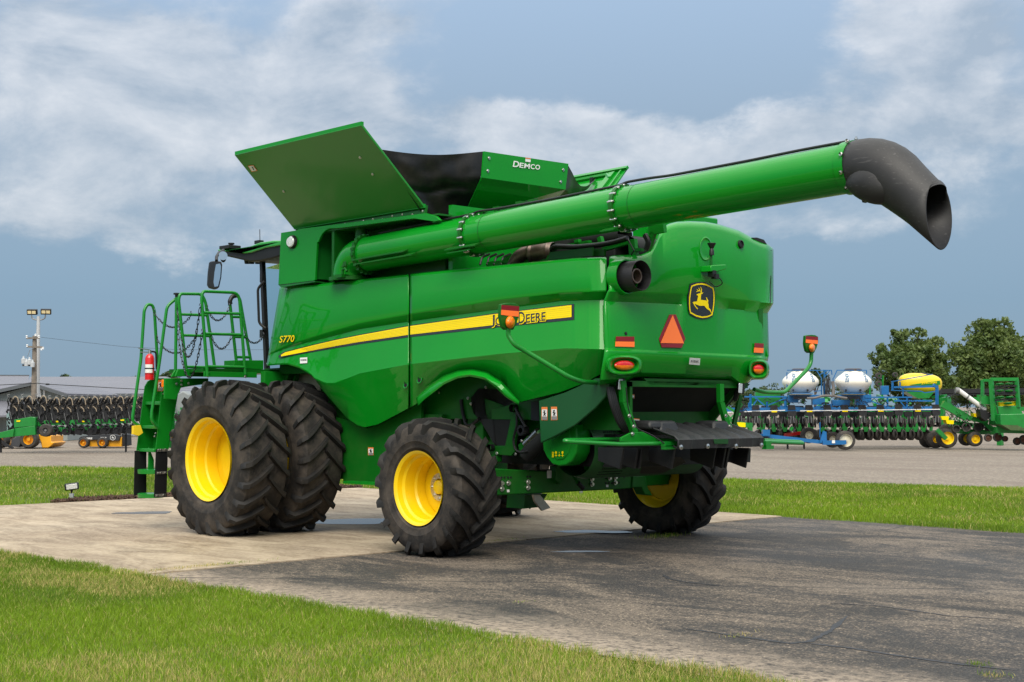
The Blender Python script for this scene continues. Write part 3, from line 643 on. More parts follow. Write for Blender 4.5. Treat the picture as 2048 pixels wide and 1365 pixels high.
# tail lights in their moulded housings
def light(pxc,pyc,w,h,name='tail_light'):
    c=rear_pt(pxc,pyc,.0)
    def ring(fac_w,fac_h,off,n=28,e=.75):
        out=[]
        for k in range(n):
            a=2*math.pi*k/n; ca,sa=math.cos(a),math.sin(a)
            px=pxc+w*fac_w*math.copysign(abs(ca)**e,ca); py=pyc+h*fac_h*math.copysign(abs(sa)**e,sa)
            out.append(P(px,py,X=c.x-off))
        return out+[out[0]]
    m=MB(); m.sheet([ring(1.9,2.15,-.06),ring(1.75,2.0,.045),ring(1.62,1.85,.075),ring(1.45,1.62,.078),ring(1.3,1.4,.06),ring(1.1,1.1,.03),ring(.01,.01,.03)])
    hs=m.build('light_housing',GREEN,CH,smooth=60)
    def lens(nm,mt,s0,s1,of):
        rows=[]
        for rr,o in ((1.,.035),(.97,.05),(.8,.066),(.45,.074),(.01,.076)):
            row=[]
            for k in range(15):
                a=s0+(s1-s0)*k/14; row.append(P(pxc+w*rr*math.cos(a),pyc+h*rr*math.sin(a),X=c.x-o))
            rows.append(row)
        mm=MB(); mm.sheet(rows); mm.build(nm,mt,hs,smooth=60)
    lens('red_lens',LREd,math.pi,2*math.pi,0); lens('amber_lens',AMB,0,math.pi,0)
light(1248.5,731,20.5,10); light(1517,739,11.5,9.8)
# ---- upper works: tank, engine deck
m=MB(); m.bb(.85,3.55,-1.32,1.05,2.3,3.82); m.build('grain_tank',GREENF,CH,bevel=.01)
m=MB(); m.bb(-1.75,.85,-1.2,1.0,2.2,3.12); m.build('engine_bay',DARK,CH)
m=MB(); m.bb(-1.2,3.9,-.98,.98,1.45,2.3); m.bb(.9,3.6,-1.05,1.05,1.0,1.5); m.bb(3.3,3.52,-1.3,1.3,2.12,3.05); m.build('separator_body',GREENF,CH)
# box with the work light beside the tank
def sideq(pts,Y,mt,name,th=.03,parent=CH,bevel=.006):
    m=MB(); m.prism([P(px,py,Y=Y) for px,py in pts],(0,-th,0)); return m.build(name,mt,parent,smooth=0 if not bevel else 35,bevel=bevel)
arc=[(655.5,466),(648,470),(642,477),(637,486),(634.5,484.5)]
tb=sideq([(562,466),(594,461),(655,456),(670,455.5),(660,456.5),(651,461),(644,468),(639,478),(636.5,484.5),(634,485),(630,560),(628,561.5),(556.5,570)],1.45,GREEN,'tank_side_box',.03)
m=MB(); m.prism([P(px,py,Y=1.44) for px,py in ((556.5,570),(628,561.5),(631,564),(562,575))],(0,-.3,-.02)); m.prism([P(634,485,Y=1.43),P(630,560,Y=1.43),P(652,566,Y=1.12),P(652,486,Y=1.12)],(.02,0,0)); m.bb(2.9,3.55,1.0,1.41,3.2,3.8); m.build('box_return',GREENK,CH)
m=MB(); c=P(585.5,484.5,Y=1.45); m.lathe([(-.01,.105),(.02,.10),(.04,.085)],c,(0,1,0),28,ref=(1,0,0)); o1=m
o1.v=[(c.x+(x-c.x)*1.0,y,c.z+(z-c.z)*.85) for x,y,z in o1.v]; wl=m.build('work_light',BLK,CH)
m=MB(); m.lathe([(.035,.085),(.05,.07),(.055,1e-4)],c,(0,1,0),28); m.v=[(x,y,c.z+(z-c.z)*.85) for x,y,z in m.v]; m.build('lens',mat('light lens',(.75,.77,.75),.12,coat=1,var=.25,vscale=60),wl)
# beam below the tank extension and dark soffit
m=MB(); m.prism([P(px,py,Y=1.45) for px,py in ((590,461.5),(600,458),(852,427),(872,433),(880,441),(868,443.5),(828,437.5),(680,456.5))],(0,-.04,0)); m.build('tank_edge_beam',GREEN,CH,bevel=.004)
m=MB(); m.bb(.55,3.6,1.0,1.42,3.78,3.80); m.bb(2.55,2.6,1.0,1.4,3.15,3.8); m.build('tank_soffit',GREENF,CH)
m=MB(); m.prism([P(868,443,Y=1.42),P(880,441,Y=1.42),P(932,441,Y=1.0),P(1110,416,Y=-.2),P(1110,440,Y=-.2),P(930,470,Y=1.0)],(.03,0,-.01)); m.build('tank_rear_rail',GREEN,CH)
m=MB(); m.bb(.55,.62,-1.3,1.2,3.15,3.92); m.build('tank_rear_wall',GREEN,CH)
# tank extension panels
def exq(q,th,name,mt=GREEN,bevel=.006,par=CH):
    q=[Vector(p) for p in q]; n=(q[1]-q[0]).cross(q[3]-q[0]).normalized()*th; m=MB(); m.prism(q,n); return m.build(name,mt,par,bevel=bevel,smooth=30)
TL=P(472,308,Y=2.2);TRt=P(725,248,Y=2.2);BR=P(852,414,Y=1.36);BL=P(592,457.5,Y=1.36)
ext=exq([BL,BR,TRt,TL],.03,'tank_extension_panel',mat('green extension sheet',(.008,.19,.012),.34,coat=.3,coat_r=.12,var=.05,vscale=1.2))
m=MB(); dn=Vector((0,-.03,.0)); m.beam(TL,TRt,.05,.035,Vector((0,1,0))); m.beam(BL+Vector((.0,.02,.01)),BR+Vector((0,.02,.01)),.045,.03,Vector((0,1,0))); m.build('panel_flange',GREEN,ext)
m=MB(); n=(BR-BL).cross(TL-BL).normalized(); n=n if n.y>0 else -n
def ep(px,py,o=.004):
    v=ray(px,py); q0=BL+n*o; return CAM+v*((q0-CAM).dot(n)/v.dot(n))
nn_=[ep(a,b) for a,b in ((723.4,312),(748.4,345.5),(570.5,380),(609,366) )]
bolts(m,[p+n*.03 for p in nn_[:3]],n,.012,.014)
for i in range(15):
    f=i/14; p=BL.lerp(BR,f)+Vector((0,.05,-.055 - (.02 if i%3==1 else 0))); bolts(m,[p],(0,1,-.2),.009,.01)
m.build('panel_bolts',STEEL,ext)
m=MB(); m.add([ep(495.5,332,.036),ep(506.5,330.5,.036),ep(515,342,.036),ep(503.5,344.5,.036)],[(0,1,2,3)]); m.build('warning_decal_border',ORD,ext,smooth=0,weld=False)
m=MB(); m.add([ep(497.2,333,.040),ep(506,331.7,.040),ep(512.8,341.3,.040),ep(504,343.2,.040)],[(0,1,2,3)]); m.build('warning_decal',WHT,ext,smooth=0,weld=False)
m=MB(); m.add([ep(503,334,.043),ep(505.5,334,.043),ep(508.5,341,.043),ep(506,340,.043)],[(0,1,2,3)]); m.build('warning_pictogram',BLKG,ext,smooth=0,weld=False)
# rear extension with the hopper lettering
a1,a2,a3,a4=[P(*p,X=.55) for p in ((968,303),(1137,328),(1131,379.5),(964,355.5))]
b1,b2=P(1106,408,X=.98),P(925,438,X=.98)
m=MB(); t=.02
for q in ([a1,a2,a3,a4],[a4,a3,b1,b2]):
    q=[Vector(x) for x in q]; nn=(q[1]-q[0]).cross(q[3]-q[0]).normalized(); nn=nn if nn.x>0 else -nn; m.prism(q,nn*t)
hop=m.build('hopper_rear_panel',GREEN,CH,smooth=20,weld=False)
hn=(a2-a1).cross(a4-a1).normalized(); hn=hn if hn.x<0 else -hn
def hp(px,py,o=.004):
    v=ray(px,py); return CAM+v*(((a1+hn*o)-CAM).dot(hn)/v.dot(hn))
bolts(MB(),[],hn)
m=MB(); bolts(m,[hp(900+x/4.096,260+y/4.096) for x,y in ((319,232),(309,336),(927,328),(906,426))],hn,.014,.014); m.build('panel_bolts',STEEL,hop)
text_on('D','hopper_lettering',WHT,hop,lambda u,v: hp(1025.5+u*12+v*2.,334+u*1.3-v*12.,.008),bold=.02)
for ch_,u0,u1 in (('E',0,.20),('M',.235,.50),('C',.535,.74),('O',.77,1.)): text_on(ch_,'hopper_lettering',WHT,hop,lambda u,v,u0=u0,u1=u1: hp(1038.5+(u0+(u1-u0)*u)*41+v*1.2,335.5+(u0+(u1-u0)*u)*4.8-v*9.8,.008),bold=.02)
m=MB(); m.add([hp(1051,315.5,.006),hp(1061.5,317,.006),hp(1061,325,.006),hp(1050.5,323.5,.006)],[(0,1,2,3)]); m.build('sticker',WHT,hop,smooth=0,weld=False)
m=MB(); m.add([hp(1051,315.5,.009),hp(1061.5,317,.009),hp(1061.4,318.8,.009),hp(1050.9,317.4,.009)],[(0,1,2,3)]); m.build('sticker_band',ORD,hop,smooth=0,weld=False)
# tarpaulin corners: sagging cloth between the panels
def cloth(tl,tr,br,bl,sag,name,seed,nu=36,nv=24,edge=None,eside=1):
    random.seed(seed); m=MB(); rows=[]; ph=[random.uniform(0,6) for _ in range(8)]
    nrm=(tr-tl).cross(bl-tl).normalized()
    for j in range(nv+1):
        v=j/nv; row=[]
        for i in range(nu+1):
            u=i/nu; L_=tl.lerp(bl,v); R_=tr.lerp(br,v); e=math.sin(math.pi*u)
            if edge is not None:
                k=.36; E_=tr.lerp(edge,v/k) if v<k else edge.lerp(br,(v-k)/(1-k))
                if eside<0: k=.36; E_=tl.lerp(edge,v/k) if v<k else edge.lerp(bl,(v-k)/(1-k)); L_=E_
                else: R_=E_
            p=L_.lerp(R_,u)
            w=.016*math.sin(7*u+5*v+ph[0])+.005*math.sin(17*u-9*v+ph[1])+.006*math.sin(4*u+19*v+ph[2]+2*math.sin(5*u+ph[3]))+.002*math.sin(29*u+13*v+ph[4])
            w+=.03*math.exp(-((v-.55-.05*math.sin(6*u))/.035)**2)
            row.append(p+nrm*(w*min(1,e*2.2))+Vector((0,0,-sag*e*(1-v)**1.5)))
        rows.append(row)
    m.sheet(rows); return m.build(name,TARP,CH,smooth=80)
cloth(P(760,299,Y=1.95),a1+Vector((.02,0,0)),P(923,440,X=1.0),P(848,434,Y=1.33),.05,'tarpaulin_corner',3,edge=a4+Vector((.02,0,0)))
cloth(a2+Vector((.02,0,0)),P(1192,357,Y=-2.02),P(1128,412,Y=-1.3),b1,.20,'tarpaulin_corner',5,edge=a3+Vector((.02,0,0)),eside=-1)
m=MB(); m.box(P(1184,362,Y=-2.0),(.05,.04,.09)); m.build('tarpaulin_clip',BLK,CH)
# inner face of the far extension panel
f1,f2,f3,f4=P(1140,356,Y=-2.2),P(1255,334,Y=-2.2),P(1195,420,Y=-1.36),P(1090,440,Y=-1.36)
fe=exq([f1,f2,f3,f4],.03,'tank_extension_panel')
nf=(f2-f1).cross(f4-f1).normalized(); nf=nf if nf.y>0 else -nf
def fp(px,py,o=.02):
    v=ray(px,py); return CAM+v*(((f1+nf*o)-CAM).dot(nf)/v.dot(nf))
m=MB(); m.tube([fp(1150,362),fp(1214,350),fp(1219,357)],.03,6); m.beam(fp(1224,346),fp(1192,388),.10,.03,nf); m.beam(fp(1242,341),fp(1200,400),.02,.02,nf); m.beam(fp(1140,357),fp(1255,336),.05,.04,nf); m.build('panel_ribs',GREEN,fe)
exq([Vector((3.40,1.2,3.85)),Vector((3.40,-1.2,3.85)),Vector((3.75,-1.4,4.5)),Vector((3.75,1.4,4.5))],.03,'hopper_front_panel')
m=MB(); m.prism([BL+Vector((0,.0,.02)),BR+Vector((0,.0,.02)),BR+Vector((0,.02,-.12)),BL+Vector((0,.02,-.12))],(0,-.03,0)); m.build('hinge_strip',GREENF,CH)
# ---- unloading auger along the left side
AY=1.3
def au(px,py): return P(px,py,Y=AY)
A0=au(728,510.5); A1=au(1716,334)
ad=(A1-A0).normalized()
def apos(px): # point on the axis under a photo column
    f0,f1=0,1
    for _ in range(40):
        f=(f0+f1)/2; q=A0.lerp(A1,f)-CAM; x=CPX+FP*q.dot(RV)/q.dot(FW)
        if x<px: f0=f
        else: f1=f
    return A0.lerp(A1,f)
r0=.212
m=MB(); ps=[apos(x) for x in (728,955)]; m.lathe([(0,r0),((ps[1]-ps[0]).length,r0)],ps[0],ad,48); t1=m.build('auger_tube',GREEN,CH,smooth=60)
m=MB(); L1=(apos(1706)-apos(951)).length; m.lathe([(0,r0+.004),(L1,r0+.008)],apos(951),ad,48); m.build('auger_tube',GREEN,CH,smooth=60)
def flange(px,nm,rr=.245,nb=16,w=.022,a0=0):
    m=MB(); c=apos(px); m.lathe([(-w,r0),(-w,rr),(w,rr),(w,r0)],c,ad,48); m.lathe([(-.004,rr+.001),(.004,rr+.001)],c,ad,48); f=m.build(nm,GREENF,CH,smooth=40)
    u=ad.orthogonal().normalized(); v=ad.cross(u); mb=MB()
    for k in range(nb):
        a=2*math.pi*(k+.5)/nb+a0; q=c+(u*math.cos(a)+v*math.sin(a))*(rr-.012)
        mb.lathe([(-.045,.010),(-.024,.011),(-.024,.017),(.024,.017),(.024,.011),(.045,.010)],q,ad,6)
    mb.build('flange_bolts',STEEL,f)
flange(950,'auger_flange'); flange(1252,'auger_flange')
m=MB(); c=apos(735); m.lathe([(-.03,r0),(-.03,.235),(.0,.24),(.03,.235),(.03,r0)],c,ad,48)
u=ad.orthogonal().normalized(); v=ad.cross(u)
for k in range(22):
    a=2*math.pi*k/22; m.box(c+(u*math.cos(a)+v*math.sin(a))*.235,(.05,.03,.03))
m.build('auger_collar',GREENF,CH)
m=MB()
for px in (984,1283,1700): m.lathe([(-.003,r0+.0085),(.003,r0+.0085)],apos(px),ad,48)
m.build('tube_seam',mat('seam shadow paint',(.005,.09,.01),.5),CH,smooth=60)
m=MB()
for (pa,pb,dz) in ((742,842,-.06),(745,858,-.115),(930,975,-.17),(925,985,-.13),(1236,1262,-.21)):
    a_,b_=apos(pa),apos(pb)
    m.prism([a_+Vector((0,.19,dz)),b_+Vector((0,.19,dz)),b_+Vector((0,.265,dz-.03)),a_+Vector((0,.275,dz-.03))],(0,0,-.012))
m.build('auger_fins',GREENF,CH)
# elbow down to the turret
el=MB(); cpath=[apos(735)]; base=P(712,570,Y=AY-.02); cc=apos(735)
cx_=P(703,500,Y=AY).x
bx=A0.x+.30
pts=[A0+ad*-.0]
for k in range(1,9):
    a=math.pi/2*k/8; pts.append(Vector((A0.x+.05+.24*math.sin(a),AY,A0.z-.22*(1-math.cos(a))-.003*k)))
pts.append(Vector((pts[-1].x,pts[-1].y,min(3.17,pts[-1].z-.02)))); 
el.tube(pts,[.205]*len(pts),32); el.build('auger_elbow',GREEN,CH,smooth=60)
m=MB(); bc=pts[-1]+Vector((0,0,-.02)); m.lathe([(-.04,.21),(-.04,.26),(0,.26),(.02,.21)],P(700,556,Y=AY),(0,0,1),32); q=P(684,553,Y=AY+.2); m.box(q,(.14,.12,.04)); m.tube([q+Vector((-.05,.03,.02)),q+Vector((-.05,.03,.07)),q+Vector((-.1,.03,.09)),q+Vector((-.14,.03,.05))],.016,8); m.build('turret_ring',GREENF,CH)
m=MB(); q=P(686.5,522,Y=AY+.19); m.box(q,(.11,.012,.15),Euler((0,.15,0)).to_matrix()); pl=m.build('elbow_plate',GREENF,CH,bevel=.004)
m=MB()
for dx,dz in ((-.035,.05),(.035,.055),(-.03,-.055),(.038,-.05),(-.01,.015),(.018,.012),(-.012,-.018),(.015,-.018)): m.lathe([(0,.006),(.003,.006),(.003,1e-4)],q+Vector((dx,.006,dz)),(0,1,0),8)
m.build('plate_holes',DARK,pl)
m=MB(); q=P(722,478,Y=AY-.05); m.lathe([(-.15,.09),(-.05,.09),(-.05,.075),(.12,.07)],q,(0,0,1),20); m.build('pivot_pipe',GREENF,CH)
# wiring harness along the top of the tube
m=MB(); cp=[]
for x,o in ((760,0),(852,.012),(945,.02),(958,.052),(985,.03),(1100,.012),(1240,.02),(1255,.052),(1300,.045),(1340,.02),(1500,.012),(1600,.02),(1700,.012)):
    cp.append(apos(x)+Vector((0,.01,r0+.018+o*.6)))
m.tube(cp,.014,8,round_=.15); m.build('auger_cable',BLK,CH)
# spout: black rubber boot
bo=MB(); s0=apos(1712); path=[]
U=Vector((0,0,1))
spts=[(1708,335.5),(1722,333.6),(1736,333.5),(1750,335.5),(1764,340),(1778,347.5),(1791,357),(1803,368),(1815,378),(1828,389),(1841,400),(1854,411)]
path=[P(*p,Y=AY) for p in spts]
rr=[.228,.238,.246,.252,.255,.255,.250,.242,.233,.225,.218,.213]
# cut the mouth off upright
el_=MB(); el_.tube(path,rr,40,cap=False)
ring_n=40; last=el_.v[-ring_n:]
dirv=(path[-1]-path[-2]).normalized()
mouth=[]
Cc=P(1878,431,Y=AY); pn=Vector((-1,0,.02)).normalized()
for p in last:
    p=Vector(p); t=(Cc-p).dot(pn)/dirv.dot(pn); mouth.append(p+dirv*t)
n0=len(el_.v); el_.v+= [tuple(p) for p in mouth]; st_=n0-ring_n
for k in range(ring_n): el_.f.append((st_+k,st_+(k+1)%ring_n,n0+(k+1)%ring_n,n0+k)); el_.m.append(0)
SPM=mat('black spout rubber',(.022,.021,.022),.55,var=.12,vscale=3,dirt=(.045,.042,.042),dirt_amt=.35,dscale=3,bump=.04,bscale=60)
def scratches(m):
    nt=m.node_tree; N=nt.nodes; L=nt.links; b=N['Principled BSDF']; tc=N.new('ShaderNodeTexCoord'); src=b.inputs['Base Color'].links[0].from_socket
    tot=None
    for (rot,sc) in (((.3,.7,.2),1.6),((1.2,-.4,.9),2.1),((-.6,.2,1.7),1.3)):
        mp=N.new('ShaderNodeMapping'); mp.inputs['Rotation'].default_value=rot; mp.inputs['Scale'].default_value=(sc*1.2,sc*22,sc*22); L.new(tc.outputs['Object'],mp.inputs[0])
        n=N.new('ShaderNodeTexNoise'); n.inputs['Scale'].default_value=1.5; n.inputs['Detail'].default_value=3; L.new(mp.outputs[0],n.inputs['Vector'])
        r=N.new('ShaderNodeMapRange'); L.new(n.outputs['Fac'],r.inputs[0]); r.inputs[1].default_value=.66; r.inputs[2].default_value=.72
        if tot is None: tot=r.outputs[0]
        else:
            x=N.new('ShaderNodeMath'); x.operation='MAXIMUM'; L.new(tot,x.inputs[0]); L.new(r.outputs[0],x.inputs[1]); tot=x.outputs[0]
    k=N.new('ShaderNodeMath'); k.operation='MULTIPLY'; L.new(tot,k.inputs[0]); k.inputs[1].default_value=.25
    mx=N.new('ShaderNodeMix'); mx.data_type='RGBA'; L.new(k.outputs[0],mx.inputs[0]); L.new(src,mx.inputs[6]); mx.inputs[7].default_value=(.16,.15,.15,1); L.new(mx.outputs[2],b.inputs['Base Color'])
scratches(SPM)
spout=el_.build('auger_spout',SPM,CH,smooth=80,solid=.012)
m=MB(); c=P(1746,368,Y=AY+.10); m.ell(c,(.25,.175,.19),28,18); m.v=[(x+(-.0 if z>c.z else (c.z-z)*-.55),y,z) for x,y,z in m.v]; m.build('spout_bulge',SPM,spout,smooth=80)
m=MB(); m.lathe([(-.02,r0+.012),(-.02,r0+.022),(.07,r0+.024),(.07,r0)],apos(1700),ad,48); rg=m.build('spout_ring',GREEN,CH)
m=MB()
for a in (-.9,-.3,.35,1.0,1.6,2.4,3.3,4.2): m.lathe([(0,.018),(.012,.018),(.014,.010),(.026,.010)],apos(1712)+(Vector((0,math.cos(a),math.sin(a))))*(.243),Vector((0,math.cos(a),math.sin(a))),8)
m.build('spout_bolts',STEEL,rg)
m=MB(); q=P(1731,392,Y=AY); m.box(q+Vector((0,0,.02)),(.09,.08,.06)); m.box(q,(.07,.06,.11),Euler((0,.3,0)).to_matrix()); m.build('spout_camera',BLK,CH,bevel=.008)
m=MB(); q=P(1742,393,Y=AY); m.disc(q,(0,1,.3),.045,.02,16); m.build('spout_lamp',ZINC,CH)
# ---- engine deck clutter seen below the auger
m=MB(); m.tube([P(1027,530,Y=.95),P(1036,514,Y=.95),P(1052,505,Y=.9),P(1080,500,Y=.85)],[.075,.08,.08,.08],20,round_=.1); m.build('exhaust_elbow',RUST,CH,smooth=60)
m=MB(); m.lathe([(0,.10),(.03,.12),(.06,.105),(.12,.125),(.2,.12),(.26,.13),(.3,.10)],P(1060,507,Y=.88),(-1,-.3,.02),24); m.build('turbo_housing',RUST,CH)
m=MB(); m.lathe([(0,.14),(.02,.15),(.04,.14),(.06,.15),(.08,.14),(.1,.15),(.12,.14)],P(1085,507,Y=.8),(-1,-.3,.02),24); m.prism([P(1005,520,Y=.9),P(1022,508,Y=.9),P(1030,512,Y=.9),P(1018,530,Y=.9),P(1004,530,Y=.9)],(0,-.05,0)); m.prism([P(1099,505,Y=1.1),P(1185,495,Y=1.1),P(1185,512,Y=1.1),P(1097,520,Y=1.1)],(0,-.02,0)); m.prism([P(1186,497,Y=1.0),P(1208,499,Y=.95),P(1208,512,Y=.95),P(1186,513,Y=1.0)],(0,-.03,0)); m.build('engine_shields',GREENF,CH)
m=MB()
for a_,b_,w in (((1155,480),(1158,500),.06),((1200,475),(1205,492),.05),((1120,495),(1180,484),.03),((1165,489),(1228,487),.03),((1207,500),(1265,483),.04),((1265,480),(1268,512),.09),((1300,462),(1330,455),.10),((1308,465),(1295,502),.05),((1272,500),(1285,500),.03)): m.beam(P(*a_,Y=.85),P(*b_,Y=.85),w,.05,Vector((0,1,0)))
m.bb(-1.0,.3,.5,.9,3.2,3.26); m.build('engine_frame',GREEND,CH)
m=MB(); m.tube([P(1102,500,Y=.93),P(1110,493,Y=.93),P(1150,495,Y=.93),P(1195,491,Y=.93),P(1225,486,Y=.93),P(1255,477,Y=.93)],.028,10,round_=.08); m.tube([P(1255,477,Y=.93),P(1268,502,Y=.93),P(1262,510,Y=.93)],.008,6); m.tube([P(1290,470,Y=.9),P(1298,485,Y=.9),P(1292,500,Y=.9)],.03,8,round_=.05)
for i in range(7): x=960+i*14; m.tube([P(x,530,Y=.9),P(x+4,515,Y=.85),P(x+20,508,Y=.8)],.014,6,round_=.03)
m.build('engine_hoses',BLK,CH)
m=MB(); m.bb(-1.5,-.2,-.6,.7,3.1,3.45); m.lathe([(0,.16),(.5,.16)],P(1255,503,Y=.8),(0,-1,0),24); m.lathe([(0,.12),(.7,.12)],P(1250,470,Y=.6),(1,0,0),20); m.build('air_cleaner',DARK,CH,bevel=.01)
m=MB(); m.lathe([(0,.20),(.42,.20),(.42,1e-4)],Vector((-1.1,-.6,3.25)),(0,0,1),28,); m.bb(-1.5,-.7,-1.1,-.5,3.1,3.78); m.build('rotary_screen_housing',GREEN,CH,bevel=.02)
m=MB()
for (px,py) in ((994,425),(1066,411),(966,432),(1040,415)):
    q=P(px,py,Y=.8); m.box(q,(.05,.05,.10)); m.box(q+Vector((0,0,.05)),(.09,.06,.03))
m.build('deck_brackets',GREENF,CH)
# ---- chassis
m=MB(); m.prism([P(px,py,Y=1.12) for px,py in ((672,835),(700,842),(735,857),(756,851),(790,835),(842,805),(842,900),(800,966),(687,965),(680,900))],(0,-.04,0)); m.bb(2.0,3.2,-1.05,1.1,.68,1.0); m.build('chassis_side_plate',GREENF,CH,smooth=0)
m=MB(); m.prism([P(686,962.5,Y=1.25),P(772,966.5,Y=1.25),P(772,972,Y=1.25),P(686,967.5,Y=1.25)],(0,-.4,0)); m.build('chassis_ledge',GREEND,CH)
def decal(name,pts,pf,band=True,par=CH,pic=True):
    (ax_,ay),(bx_,by),(cx2,cy2),(dx,dy)=pts
    def q(u,v,o): return pf((ax_*(1-u)+bx_*u)*(1-v)+(dx*(1-u)+cx2*u)*v,(ay*(1-u)+by*u)*(1-v)+(dy*(1-u)+cy2*u)*v,o)
    m=MB(); m.add([q(0,0,.003),q(1,0,.003),q(1,1,.003),q(0,1,.003)],[(0,1,2,3)]); o=m.build('warning_decal',ORD if band else WHT,par,smooth=0,weld=False)
    m=MB(); m.add([q(.08,.18,.006),q(.92,.18,.006),q(.92,.72,.006),q(.08,.72,.006)],[(0,1,2,3)]); m.build('decal_panel',WHT,o,smooth=0,weld=False)
    m=MB(); m.add([q(.08,.74,.006),q(.92,.74,.006),q(.92,.96,.006),q(.08,.96,.006)],[(0,1,2,3)]); m.build('decal_text_block',mat('grey print',(.22,.22,.22),.5) if 'grey print' not in bpy.data.materials else bpy.data.materials['grey print'],o,smooth=0,weld=False)
    if pic:
        m=MB()
        for poly in ([(.3,.25),(.42,.24),(.6,.45),(.72,.4),(.75,.46),(.6,.54),(.7,.68),(.6,.7),(.48,.58),(.36,.7),(.28,.66),(.42,.5),(.25,.42),(.3,.37),(.4,.4)],[(.5,.24),(.58,.22),(.64,.28),(.58,.34),(.5,.31)]):
            n=len(m.v); m.add([q(u,v,.009) for u,v in poly],[tuple(range(len(poly)))])
        m.build('pictogram',BLKG,o,smooth=0,weld=False)
    return o
decal('d',[(736,895),(747,895),(747,911),(736,911)],lambda x,y,o:P(x,y,Y=1.12+o))
# wheel bay clutter
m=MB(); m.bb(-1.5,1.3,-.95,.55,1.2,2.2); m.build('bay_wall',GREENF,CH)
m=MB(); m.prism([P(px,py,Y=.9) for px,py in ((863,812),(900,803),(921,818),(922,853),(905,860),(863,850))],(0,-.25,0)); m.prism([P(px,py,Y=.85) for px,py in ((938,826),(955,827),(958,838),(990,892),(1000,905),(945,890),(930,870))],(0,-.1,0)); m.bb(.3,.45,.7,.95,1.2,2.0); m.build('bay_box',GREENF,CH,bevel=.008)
hexm=mat('perforated sheet',(.004,.03,.006),.6)
m=MB(); m.prism([P(px,py,Y=.902) for px,py in ((882,815),(911,814),(918,822),(918,853),(882,856))],(0,-.01,0)); m.build('mesh_screen',mat('dark mesh backing',(.004,.045,.008),.6),CH)
hexm=mat('mesh hole black',(.002,.010,.003),.7)
m=MB()
for i in range(9):
    for j in range(10):
        px=884+i*3.4+(1.7 if j%2 else 0); py=817+j*3.4
        c=P(px,py,Y=.905); m.disc(c,(0,1,0),.0085,.004,6)
m.build('screen_holes',hexm,CH,smooth=0,weld=False)
m=MB(); m.prism([P(px,py,Y=.98) for px,py in ((941,795),(957,775),(1020,778),(1032,803),(1020,812),(984,822),(991,892),(985,885),(960,843),(940,822))],(0,-.05,0)); m.build('side_shroud',BLK,CH,bevel=.01)
m=MB(); m.prism([P(px,py,Y=.97) for px,py in ((982,822),(1014,804),(1034,806),(1026,842),(1014,890),(1004,893),(993,891))],(0,-.3,0)); m.build('shroud_opening',DARK,CH)
m=MB(); m.prism([P(px,py,Y=.99) for px,py in ((1023,830),(1035,815),(1036,850),(1028,890),(1030,902),(1022,912),(996,910),(978,914),(975,906),(990,892),(1010,892))],(0,-.04,0)); m.prism([P(px,py,Y=1.0) for px,py in ((1036,890),(1055,872),(1082,858),(1082,866),(1052,886),(1048,912),(1040,914))],(0,-.05,0)); m.prism([P(px,py,Y=1.0) for px,py in ((976,912),(994,911),(994,924),(979,932))],(0,-.08,0))
m.prism([P(px,py,Y=.8) for px,py in ((1034,803),(1082,800),(1082,885),(1036,895))],(0,-.04,0)); m.build('axle_bracket',GREENF,CH,bevel=.005)
m=MB(); m.lathe([(0,.06),(.08,.06),(.08,.03)],P(1051,861,Y=.98),(0,1,0),18); m.lathe([(0,.045),(.06,.045)],P(1031,817,Y=.98),(0,1,0),16); m.lathe([(0,.04),(.06,.04)],P(985,896,Y=1.0),(0,1,0),16); m.tube([P(1031,817,Y=1.04),P(1051,855,Y=1.04)],.018,8); m.tube([P(1033,825,Y=1.05),P(1034,850,Y=1.05),P(1026,880,Y=1.05),P(1030,900,Y=1.05),P(1042,906,Y=1.05),P(1056,903,Y=1.05)],.014,8,round_=.05)
m.prism([P(px,py,Y=1.02) for px,py in ((1062,804),(1077,803),(1078,842),(1062,841))],(0,-.04,0)); m.tube([P(958,838,Y=1.0),P(945,850,Y=1.0),P(932,852,Y=1.0),P(925,825,Y=1.0),P(922,800,Y=1.0)],.02,8,round_=.08)
for i in range(4): m.tube([P(860+i*6,815-i*6,Y=.95),P(900+i*8,796-i*7,Y=.9),P(940+i*8,778-i*4,Y=.85)],.012,6,round_=.05)
m.build('bay_hoses',BLK,CH)
m=MB(); bolts(m,[P(px,py,Y=1.01) for px,py in ((1066,868),(1043,882),(1063,885),(994,907),(1031,909),(985,896),(936,797),(942,808),(878,785),(972,775))],(0,1,0),.013,.014); m.build('bay_bolts',STEEL,CH)
m=MB(); m.tube([P(1078,864,Y=.98),P(1052,890,Y=.98)],.05,16); m.build('hydraulic_rod',STEEL,CH)
m=MB(); m.tube([P(1095,872,Y=.97),P(1060,903,Y=.97),P(1052,912,Y=.97)],.085,16); m.bb(-1.6,.6,-.8,.8,.95,1.3); m.build('under_body',DARK,CH)
# dark moulded shield behind the bay
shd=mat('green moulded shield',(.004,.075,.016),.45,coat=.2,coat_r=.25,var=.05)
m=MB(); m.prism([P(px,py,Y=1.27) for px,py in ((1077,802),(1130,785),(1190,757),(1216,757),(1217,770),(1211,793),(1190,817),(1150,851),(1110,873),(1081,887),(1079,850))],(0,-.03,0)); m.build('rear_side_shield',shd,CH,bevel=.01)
sf=lambda x,y,o:P(x,y,Y=1.27+o)
decal('d',[(1083,814.5),(1095,814.5),(1095,841),(1083,841)],sf); decal('d',[(1102,814),(1114,814),(1115,840.5),(1102,841)],sf)
